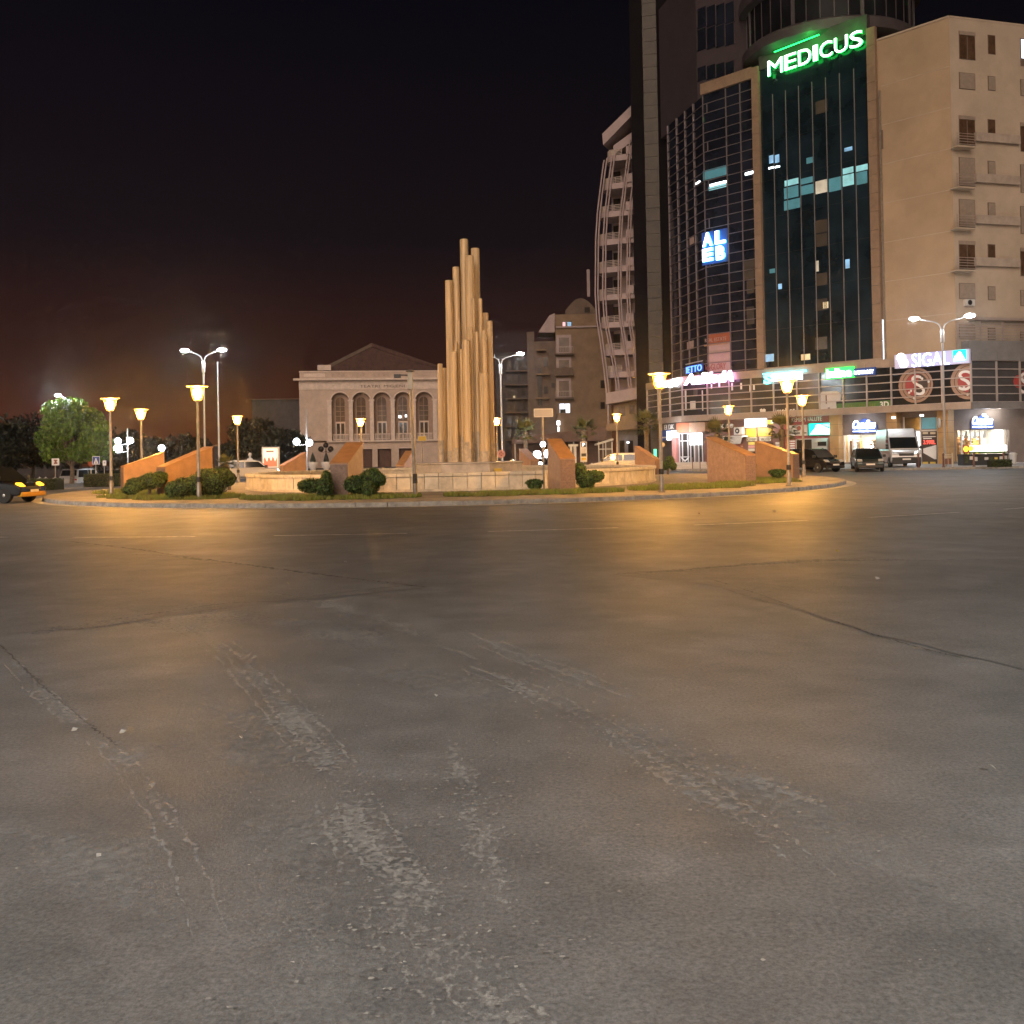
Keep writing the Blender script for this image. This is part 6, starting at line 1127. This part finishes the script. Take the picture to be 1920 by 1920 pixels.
# right shop, faces the square
q = at(1786, 830, 77.6); G2 = Fr((q.x, q.y), (1, .06)); S2 = interior(1789, 1890, 872, 806, G2, -.2, 5, 8, 1)
fb(pd, "fascia", "shop_wall", G2, -.2, S2[1] + 1.2, S2[2], ztopg, -.5, .05); fb(pd, "shop_wall", "shop_wall", G2, S2[1], S2[1] + 1.3, 0, ztopg, -.5, .04); fb(pd, "shop_wall", "shop_wall", G2, -.3, S2[0], 0, ztopg, -.5, .04); fb(pd, "step", "sidewalk", G2, 0, S2[1], 0, ZF, -.2, .6)
def g2(par, name, m_, x0, y0, x1, y1, o0=-.2, o1=-.05): return pb(par, name, m_, G2, x0, y0, x1, y1, o0, o1)
for x0 in (1789, 1803, 1820, 1838, 1884): g2(pd, "window_frame", "shop_white", x0, 806, x0 + 2, 872)
for x0 in (1793, 1811, 1828, 1846): P = [G2.hit(x, y, -.1) for x, y in ((x0, 821), (x0 + 8, 820), (x0 + 5, 809), (x0 + 2.5, 809))]; fprism(pd, "hanging_lampshade", "shop_white", G2, P, -.6, -.4)
candle_sign("white script sign on blue over the shop at the right edge", G2, 1820, 778, 1862, 804, .08)
light("shop_spot", 'POINT', G2.pt(3.2, 4.0, .8), 60, (1, .92, .8), .15)
b = MB(); b.prism([G2.pt(S2[1] + 1.3, 0, 0), G2.pt(S2[1] + 3.0, 0, .4), G2.pt(S2[1] + 3.0, 0, -3), G2.pt(S2[1] + 1.3, 0, -3)], (0, 0, ztopg)); obj("side_return", b, "podium_stone", pd); fb(pd, "shop_door", "win_dark", G2, S2[1] + 3.0, S2[1] + 5.5, 0, 3.2, -.6, -.3); fb(pd, "shop_wall", "shop_wall", G2, S2[1] + 3.0, S2[1] + 12, 0, ztopg, -1.2, -.6); fb(pd, "door_fascia", "maroon", G2, S2[1] + 3.0, S2[1] + 6, 3.2, ztopg, -.6, -.2)

# ================================================================ APARTMENT BLOCK ON THE RIGHT
q = at(1787, 400, 76.8); ab = thing("tan_apartment_block", "tan plastered apartment block with shuttered windows at the right edge", "building", (q.x, q.y, 0)); AL = Fr((q.x, q.y), FA.u.xy[:]); AR = Fr((q.x, q.y), (.96, .28)); ztp = AL.hit(1781, 32)[1]; aL0 = AL.hit(1650, 400)[0]
b = MB(); b.prism([AL.pt(aL0, zC1 - .3), AL.pt(0, zC1 - .3), AR.pt(14, zC1 - .3), AR.pt(14, zC1 - .3, -12), AL.pt(aL0, zC1 - .3, -14)], (0, 0, ztp - zC1 + .3)); obj("plaster_wall", b, "stucco_tan", ab)
fb(ab, "roof_edge", "stucco_cream", AL, aL0, .02, ztp, ztp + .14, -.5, .06); fb(ab, "roof_edge", "stucco_cream", AR, .07, 14, ztp, ztp + .14, -.5, .06); fb(ab, "street_face", "stucco_cream", AR, .02, 14, zC1 - .2, ztp, -.3, .03)
fb(ab, "downpipe", "post_grey", AL, aL0 + .15, aL0 + .27, zC1, ztp - 4, .0, .12); fb(ab, "light_strip", "room_white", AL, aL0 - .02, aL0 + .12, AL.hit(1650, 683)[1], AL.hit(1650, 600)[1], .0, .1)
rowsW = [(60, 112, 0), (137, 168, 1), (218, 272, 2), (296, 349, 1), (374, 426, 1), (452, 505, 2), (531, 561, 1), (609, 636, 1)]
for y0, y1, kd in rowsW:
    for x0, x1 in ((1798, 1828), (1913, 1943)):
        k = (x0 - 1798) * .115; a0, a1, z0, z1 = span(AR, x0, y0 + k, x1, y1 + k, .03); fr_ = fb(ab, "window_frame", "stucco_flat_d", AR, a0, a1, z0, z1, .03, .06)
        if x0 > 1900 and y0 == 60: fb(fr_, "lit_pane", "room_white", AR, a0 + .08, a0 + .5, z0 + .6, z1 - .1, .06, .09)
        elif kd == 1: 
            fb(fr_, "shutter", "shutter", AR, a0 + .05, a1 - .05, z0 + .04, z1 - .04, .06, .09)
        else:
            for h in (0, 1): fb(fr_, "pane", "win_brown", AR, a0 + .06 + h * (a1 - a0) / 2, a0 + (a1 - a0) / 2 * (1 + h) - .06, z0 + .05, z1 - .3, .06, .085)
            fb(fr_, "shutter_box", "shutter", AR, a0, a1, z1 - .28, z1, .06, .12)
    k = 4; a0, a1, z0, z1 = span(AR, 1852, y0 + k + 2, 1866, y1 + k - (14 if y1 - y0 > 45 else 2), .03); fr_ = fb(ab, "window_frame", "stucco_flat_d", AR, a0, a1, z0, z1, .03, .055); fb(fr_, "pane", "win_brown" if kd != 1 else "shutter", AR, a0 + .06, a1 - .05, z0 + .05, z1 - .05, .055, .08)
    if y1 - y0 > 45 and y0 > 100:
        a0, a1, z0, z1 = span(AR, 1797, y1 - 26, 1832, y1, .9)
        # small balcony with horizontal bars
        bl = fb(ab, "balcony_slab", "stucco_cream", AR, a0, a1, z0 - .1, z0, .0, .75)
        for j in range(5): fb(bl, "rail_bar", "rail", AR, a0, a1, z0 + .1 + j * .2, z0 + .14 + j * .2, .7, .74)
        for a in (a0, a1 - .04): fb(bl, "rail_post", "rail", AR, a, a + .04, z0, z0 + 1.0, .74, .76)
        b0, b1, y_0, y_1 = span(AR, 1832, y1 - 22, 1915, y1 - 6, .4); fb(ab, "balcony_wall", "balcony_wall", AR, b0, b1, y_0, y_1, .03, .32)
fb(ab, "shade_rail", "rail", AR, 1.0, 9, AR.hit(1860, 603)[1], AR.hit(1860, 598)[1], .03, .8)
t = thing("air_conditioner", "small air conditioner under a shuttered window of the tan block", "air conditioner", AR.pt(2, AR.hit(1820, 566)[1])); pb(t, "case", "white_plastic", AR, 1812, 561, 1828, 573, .03, .35); c = AR.hit(1819, 567, .36); fprism(t, "fan_grille", "dark_metal", AR, [(c[0] + .2 * math.cos(i * .524), c[1] + .2 * math.sin(i * .524)) for i in range(12)], .35, .37)
pz0 = zC1 + .3
for j in range(6): fb(ab, "terrace_rail", "rail", RF, -1.0 + .3, 12, pz0 + .75 + j * .22, pz0 + .82 + j * .22, -.6, -.55)
for j in range(7): fb(ab, "terrace_post", "rail", RF, -.6 + j * 2, -.5 + j * 2, zC1, pz0 + 2.1, -.66, -.61)
for i in range(7): fb(ab, "floor_joint", "stucco_cream", AL, aL0 + .3, -.02, zC1 + 3.1 * (i + 1), zC1 + 3.1 * (i + 1) + .05, .0, .012)
pb(ab, "wall_stain", "stucco_flat_d", AL, 1651, 244, 1656, 280, .0, .012)

# ================================================================ PAVEMENT BEFORE THE SHOPS
k_pts = [at(1245, 870, 80), at(1300, 870, 74), at(1420, 870, 68.0), at(1560, 870, 66.0), at(1930, 870, 65.0)]
k_pts = [(p.x, p.y) for p in k_pts] + [(62, 65)]; back = [(62, 98), (30, 98), (8, 112)]
b = MB(); b.prism([(x, y, 0.0) for x, y in k_pts + back], (0, 0, .145)); sw = tag(obj("sidewalk", b, "sidewalk"), kind="structure")
kk = MB(); kk.box((-.49, -.07, 0), (.49, .07, .15)); kk = kk.mesh("kerb_stone", "kerb")
for (x0, y0), (x1, y1) in zip(k_pts, k_pts[1:]):
    L_ = math.hypot(x1 - x0, y1 - y0); n_ = max(1, int(L_)); an = math.atan2(y1 - y0, x1 - x0)
    for i in range(n_): f_ = (i + .5) / n_; link("kerb_stone", kk, sw, Matrix.Translation((x0 + (x1 - x0) * f_ + .068 * math.sin(an), y0 + (y1 - y0) * f_ - .068 * math.cos(an), random.uniform(-.004, .006))) @ Matrix.Rotation(an, 4, 'Z') @ Matrix.Diagonal((L_ / n_, 1, 1, 1)))
st = thing("entrance_steps", "pale stone steps in front of the white framed entrance", "steps", (at(1290, 870, 78).x, 78, .145))
for i in range(3): f = Fr(at(1255, 870, 77 + i * 1.4).xy[:], (1, -.15)); fb(st, "step", "marble", f, 0, f.hit(1325, 870)[0], .146, .146 + .15 * (i + 1), -1.4 - (2 - i) * 1.4, 0)
for x0 in (1298, 1312): f = Fr(at(x0, 870, 76.5).xy[:], (1, 0)); fb(st, "handrail_post", "maroon", f, 0, .06, .146, 1.0, -.06, 0)
# pavement on the far left
b = MB(); pts = [at(-80, 870, 66), at(104, 870, 68), at(240, 870, 70), at(430, 870, 78), at(560, 870, 84)]; pts = [(p.x, p.y) for p in pts] + [(-10, 96), (-75, 96)]
gv = [(x, y, gz(x, y)) for x, y in pts]; b.add([(x, y, z - .3) for x, y, z in gv] + [(x, y, z + .13) for x, y, z in gv], [tuple(range(len(gv) - 1, -1, -1)), tuple(range(len(gv), 2 * len(gv)))] + [(i, (i + 1) % len(gv), len(gv) + (i + 1) % len(gv), len(gv) + i) for i in range(len(gv))]); tag(obj("far_pavement", b, "sidewalk"), kind="structure")
b = MB(); b.prism([(-9, 86, 0), (13, 84, 0), (14, 120, 0), (-10, 120, 0)], (0, 0, .13)); tag(obj("far_pavement", b, "sidewalk"), kind="structure")
# display bench, bollards, bin, barrier
p = at(1848, 872, 69.5); f = Fr((p.x, p.y), (1, .02)); t = thing("display_bench", "dark street display bench stacked with white goods before the right shop", "display", (p.x, p.y, .15)); a0, a1, z0, z1 = span(f, 1806, 851, 1890, 876, 0); fb(t, "bench_box", "black_plastic", f, a0, a1, .146, z1 - .12, -.8, 0); fb(t, "bench_frame", "dark_metal", f, a0 - .03, a1 + .03, z1 - .12, z1, -.83, .03)
rnd = random.Random(77)
for k in range(9): a = a0 + (a1 - a0) * (k + .3) / 9; fb(t, "goods", rnd.choice(("goods_b", "white_plastic", "hedge", "goods_d", "grey_print")), f, a, a + rnd.uniform(.15, .34), .25 + rnd.random() * .3, z1 - .2 + rnd.uniform(-.05, .05), .0, .04)
t = thing("lit_banner", "red and white lit banner with yellow marks over the display bench", "banner", f.pt(a0, z1)); pb(t, "red_part", "red_disc", f, 1806, 835, 1818, 849, -1.0, -.9); [fprism(t, "mark", "sign_yellow", f, [(c[0] + .18 * math.cos(i * .785), c[1] + .2 * math.sin(i * .785)) for i in range(8)], -.9, -.88) for c in (f.hit(1811, 842, -.9), f.hit(1821, 841, -.88))]; pb(t, "white_part", "sign_white_soft", f, 1818, 835, 1888, 846, -1.0, -.9); pb(t, "text_line", "sign_blue_paint", f, 1835, 843, 1886, 844.5, -.9, -.88); pb(t, "green_part", "green_banner", f, 1818, 847, 1886, 850, -1.0, -.9); [pb(t, "post", "dark_metal", f, x0, 848, x0 + 1.5, 876, -.98, -.92) for x0 in (1808, 1884)]
p = at(1900, 872, 71); f = Fr((p.x, p.y), (1, 0)); t = thing("litter_bin", "pale litter bin at the right end of the display bench", "bin", (p.x, p.y, .15)); b = MB(); b.lathe([(.16, .146), (.18, .2), (.24, .8), (.27, .82), (.27, .9)], 12, (p.x, p.y, 0)); obj("bin_body", b, "white_plastic", t, smooth=True); b = MB(); b.lathe([(.24, .9), (.1, .98)], 12, (p.x, p.y, 0)); obj("lid", b, "grey_print", t)
boll = None
for px, d, lb in ((1551, 66.6, "brown bollard beside the parked black car's bonnet"), (1534, 66.8, "brown bollard right behind the parked black car"), (1722, 65.9, "brown bollard just right of the silver van"), (1826, 65.7, "brown bollard below the lit red and white banner"), (1882, 65.6, "brown bollard by the low hedge strip"), (1769, 65.8, "brown bollard at the foot of the tall street light")):
    p = at(px, 870, d)
    if boll is None:
        boll = thing("bollard", lb, "bollard", (p.x, d, .145), 0, "brown bollards along the shop kerb"); b = MB(); b.lathe([(.06, 0), (.055, .75), (.075, .76), (.075, .82), (.03, .9)], 10); obj("shaft", b, "maroon", boll, smooth=True, world=False); b = MB(); b.lathe([(.1, 0), (.1, .04), (.06, .06)], 10); obj("foot", b, "maroon", boll, world=False)
    else: dup(boll, (p.x, d, .145), 0, lb)
p = at(1785, 875, 67); f = Fr((p.x, p.y), (1, 0)); t = thing("guard_rail", "pale low guard rail between street light and right shop", "railing", (p.x, p.y, .15)); [pb(t, "post", "cream_paint", f, x0, 849, x0 + 2, 880, -.05, 0) for x0 in (1768, 1785)]; [pb(t, "rail", "cream_paint", f, 1768, y0, 1787, y0 + 1.6, -.04, .01) for y0 in (852, 856)]; [fb(t, "panel", "maroon", f, f.hit(x0, 865)[0], f.hit(x0 + 5, 865)[0], .3, f.hit(1775, 860)[1], -.035, -.01) for x0 in (1772, 1779)]

# ================================================================ VEHICLES
def car(name, label, cat, loc, rz, paint, L=3.9, W=1.68, prof=None, belt=.88, roof=1.45, cab=None, van=False, lamps="lamp_lens", group=None, lower=None):
    """length along +x (front at +x); parts in local coordinates"""
    t = thing(name, label, cat, loc, rz, group); h = W / 2; x0, x1 = -L / 2, L / 2
    prof = prof or [(x0, .32), (x0 - .02, .6), (x0 + .05, belt), (x1 - 1.0, belt), (x1 - .35, belt - .12), (x1 - .06, .66), (x1, .48), (x1 - .05, .28)]
    cab = cab or [(x0 + .08, belt), (x0 + .35, roof - .04), (x0 + .8, roof), (x1 - 1.75, roof), (x1 - 1.3, roof - .12), (x1 - .75, belt)]
    def loft(P, wf):
        b = MB(); n = len(P); v = []
        for s in (-1, 1): v += [(x, s * wf(z), z) for x, z in P]
        b.add(v, [tuple(range(n - 1, -1, -1)), tuple(range(n, 2 * n))] + [(i, (i + 1) % n, n + (i + 1) % n, n + i) for i in range(n)]); return b
    wl = lambda z: h * (1 - .06 * max(0, (.55 - z) / .4) - .02 * max(0, z - .7)); wc = lambda z: h * (.97 - .17 * (z - belt) / (roof - belt)) if not van else h * (.985 - .1 * (z - belt) / (roof - belt))
    obj("body", loft(prof, wl), paint, t, world=False, bevel=.07); obj("cabin", loft([(x, z - (.02 if z <= belt else 0)) for x, z in cab], wc), paint, t, world=False, bevel=.05)
    # glass: windscreen, rear, sides
    def quad(name, pts, m_="car_glass", th=.012):
        n = (Vector(pts[1]) - Vector(pts[0])).cross(Vector(pts[2]) - Vector(pts[0])).normalized(); b = MB(); b.prism([Vector(p) - n * .004 for p in pts], n * (th + .004)); return obj(name, b, m_, t, world=False)
    zo = .24 if van else 0
    def sl(a, c, f0, f1, name):
        (xa, za), (xb, zb_) = a, c; p0 = (xa + (xb - xa) * f0, za + (zb_ - za) * f0); p1 = (xa + (xb - xa) * f1, za + (zb_ - za) * f1); w0, w1 = wc(p0[1]) * .9, wc(p1[1]) * .9; s = 1 if xa > 0 else -1
        pts = [(p0[0], -w0, p0[1]), (p0[0], w0, p0[1]), (p1[0], w1, p1[1]), (p1[0], -w1, p1[1])]; return quad(name, pts if s > 0 else pts[::-1])
    sl(cab[-1], cab[-2], .08, 1.15 if not van else .92, "windscreen"); sl(cab[0], cab[1], .25, .9, "rear_window")
    zlo, zhi = belt + .05, roof - .12
    def xat(z, back): 
        (xa, za), (xb, zb_) = (cab[0], cab[1]) if back else (cab[-1], cab[-2]); return xa + (xb - xa) * max(0, min(1, (z - za) / (zb_ - za)))
    mid = (cab[2][0] + cab[-3][0]) / 2 + .1
    segs = [(None, mid - .04), (mid + .04, None)] if not van else [(x1 - 1.75, None)]
    for s in (-1, 1):
        for xa, xb in segs:
            A = (xat(zlo, True) + .15 if xa is None else xa, zlo); B = (xat(zlo, False) - .12 if xb is None else xb, zlo); C = ((xat(zhi, False) - .12) if xb is None else xb, zhi); D_ = ((xat(zhi, True) + .18) if xa is None else xa, zhi); pts = [(x, s * (wc(z) + .001), z) for x, z in (A, B, C, D_)]; quad("side_window", pts if s < 0 else pts[::-1])
        b = MB(); b.box((cab[-1][0] - .25, s * h * 1.0, belt + .02), (cab[-1][0] - .08, s * (h + .17), belt + .2)); obj("mirror", b, "black_plastic", t, world=False, bevel=.03)
        quad("headlight", [(x1 - .045, s * (h * .9), .68 + zo), (x1 - .045, s * (h * .55), .66 + zo), (x1 - .2, s * (h * .57), .79 + zo), (x1 - .24, s * (h * .92), .80 + zo * 1.3)][::(-1 if s < 0 else 1)], lamps, .05)
        quad("tail_light", [(x0 + .0, s * (h * .95), .62), (x0 + .0, s * (h * .72), .62), (x0 + .03, s * (h * .72), .9), (x0 + .03, s * (h * .95), .9)][::(1 if s < 0 else -1)], "tail_red", .05)
        for wx in (x0 + .68, x1 - .72):
            r = .31 if not van else .36; b = MB(); mt = Matrix.Translation((wx, s * (h - .1), r)) @ Matrix.Rotation(math.pi / 2, 4, 'X'); b.lathe([(r * .62, -.1), (r * .94, -.1), (r, -.06), (r, .06), (r * .94, .1), (r * .62, .1)], 20); wh = obj("wheel", b, "rubber", t, smooth=True, mtx=mt, world=False)
            b = MB(); b.lathe([(r * .63, -.08), (r * .63, .085), (r * .2, .1), (.03, .11)], 12); obj("rim", b, "rim", wh, world=False, mtx=Matrix.Rotation(math.pi if s > 0 else 0, 4, 'X'))
    for xx, s in ((x1, 1), (x0, -1)):
        b = MB(); b.box((min(xx, xx - s * .2), -h * .92, .24), (max(xx + s * .03, xx - s * .2), h * .92, .44 + zo)); obj("bumper", b, lower or "black_plastic", t, world=False, bevel=.05); b = MB(); b.box((min(xx + s * .03, xx + s * .045), -.26, .42 + zo * .3), (max(xx + s * .03, xx + s * .045), .26, .52 + zo * .3)); obj("number_plate", b, "white_print", t, world=False)
    b = MB(); b.box((x1 - .1, -.46, .52 + zo), (x1 + .012, .46, .64 + zo * 1.2)); obj("grille", b, "black_plastic", t, world=False, bevel=.02)
    return t
PK = "cars parked in front of the shops"
p = at(1519, 880, 66.4); car("parked_car", "black hatchback parked side on behind an orange lantern post", "car", (p.x, 66.4 - .9, 0), R(-62), "car_black", 3.7, 1.65, group=PK, roof=1.5)
p = at(1626, 880, 64.8); car("parked_car", "dark green hatchback parked nose out beside the silver van", "car", (p.x, 64.8, 0), R(-103), "car_green", 3.8, 1.68, group=PK, roof=1.46)
p = at(1688, 880, 68.5); x1 = 2.7
car("parked_van", "silver high roof van parked nose out before the telecom shop", "van", (p.x + .3, 68.5 + 1.2, .146), R(-99), "van_silver", 5.4, 1.98, prof=[(-2.7, .35), (-2.72, 1.2), (2.0, 1.2), (2.45, 1.12), (2.66, .85), (2.7, .5), (2.62, .3)], belt=1.2, roof=2.58, cab=[(-2.7, 1.2), (-2.66, 2.45), (-2.5, 2.58), (1.0, 2.58), (1.45, 2.05), (2.12, 1.2)], van=True, group=PK)
p = at(472, 900, 70.5); car("passing_car", "white hatchback passing behind the left end of the basin", "car", (p.x - .3, 71.5, 0), R(12), "car_white", 3.9, 1.7)
p = at(1160, 870, 69.5); car("passing_car", "pale car passing behind the basin below an orange lantern", "car", (p.x, 70.5, 0), R(176), "car_white", 3.9, 1.7)
p = at(36, 930, 40.5); car("passing_car", "dark car with glowing amber lamp entering at the left edge", "car", (p.x - 1.55, 41.0, 0), R(-8), "car_black", 4.1, 1.72, lamps="amber", lower="car_yellow")
p = at(136, 905, 86); car("parked_minivan", "silver minivan seen from behind under the green tree", "van", (p.x, 88, gz(p.x, 87)), R(80), "van_silver", 4.3, 1.78, belt=.98, roof=1.75)
p = at(222, 905, 92); car("parked_car", "dark car parked behind the leftmost lantern post", "car", (p.x, 92, gz(p.x, 92)), R(10), "car_black", 4.0, 1.7)
p = at(1030, 880, 84); car("parked_car", "dark car with bright headlights behind the blank sign pole", "car", (p.x, 84, 0), R(-95), "car_black", 3.9, 1.7, lamps="headlight")
# scooters
def scooter(label, px, d, rz, paint="car_white"):
    p = at(px, 900, d); z = gz(p.x, d); t = thing("parked_scooter", label, "scooter", (p.x, d, z + .13), rz, "scooters parked on the left pavement")
    for wx in (-.6, .6): b = MB(); b.lathe([(.14, -.05), (.24, -.05), (.26, 0), (.24, .05), (.14, .05)], 16); obj("wheel", b, "rubber", t, world=False, mtx=Matrix.Translation((wx, 0, .26)) @ Matrix.Rotation(math.pi / 2, 4, 'X'))
    b = MB(); b.prism([(-.85, -.14, .45), (-.8, -.14, .72), (-.1, -.14, .68), (-.02, -.14, .34), (.3, -.14, .3), (.3, -.14, .22), (-.3, -.14, .22)], (0, .28, 0)); obj("body", b, paint, t, world=False, bevel=.04)
    b = MB(); b.prism([(.3, -.18, .25), (.5, -.18, .95), (.58, -.18, .92), (.42, -.18, .25)], (0, .36, 0)); obj("leg_shield", b, paint, t, world=False, bevel=.03); b = MB(); b.prism([(-.82, -.12, .72), (-.78, -.12, .8), (-.15, -.12, .78), (-.1, -.12, .69)], (0, .24, 0)); obj("seat", b, "black_plastic", t, world=False, bevel=.03)
    b = MB(); b.tube([(.62, 0, .26), (.48, 0, .98), (.44, 0, 1.06)], .03, 8); obj("fork", b, "rim", t, world=False); b = MB(); b.tube([(.4, -.33, 1.05), (.46, 0, 1.03), (.4, .33, 1.05)], .02, 6); obj("handlebar", b, "dark_metal", t, world=False); b = MB(); b.ellipsoid((.56, 0, .93), (.07, .1, .09), 10, 8); obj("headlight", b, "lamp_lens", t, world=False)
scooter("white scooter parked nearest the silver minivan", 102, 86, R(-60)); scooter("pale scooter parked between two others on the left", 88, 87, R(-75), "marble"); scooter("white scooter parked furthest left", 71, 88, R(-50)); scooter("white scooter parked behind the plinth's right end", 957, 74, R(-70))

# unlabeled loose lights stay where their shops are
scene.render.film_transparent = False

# ================================================================ HAZE (thin volume added to give the lamps halos)
hz = bpy.data.materials.new("haze"); hz.use_nodes = True; t_ = hz.node_tree; t_.nodes.clear()
pv = t_.nodes.new("ShaderNodeVolumePrincipled"); pv.inputs["Color"].default_value = (0.9, 0.88, 0.86, 1); pv.inputs["Density"].default_value = 0.0003; pv.inputs["Anisotropy"].default_value = 0.94
o_ = t_.nodes.new("ShaderNodeOutputMaterial"); t_.links.new(pv.outputs[0], o_.inputs["Volume"]); M["haze"] = hz
b = MB(); b.box((-430, -210, -3), (430, 470, 62)); tag(obj("haze", b, "haze"), "thin haze volume over the whole square, added for halos round the lamps", kind="stuff")
scene.cycles.volume_bounces = 0
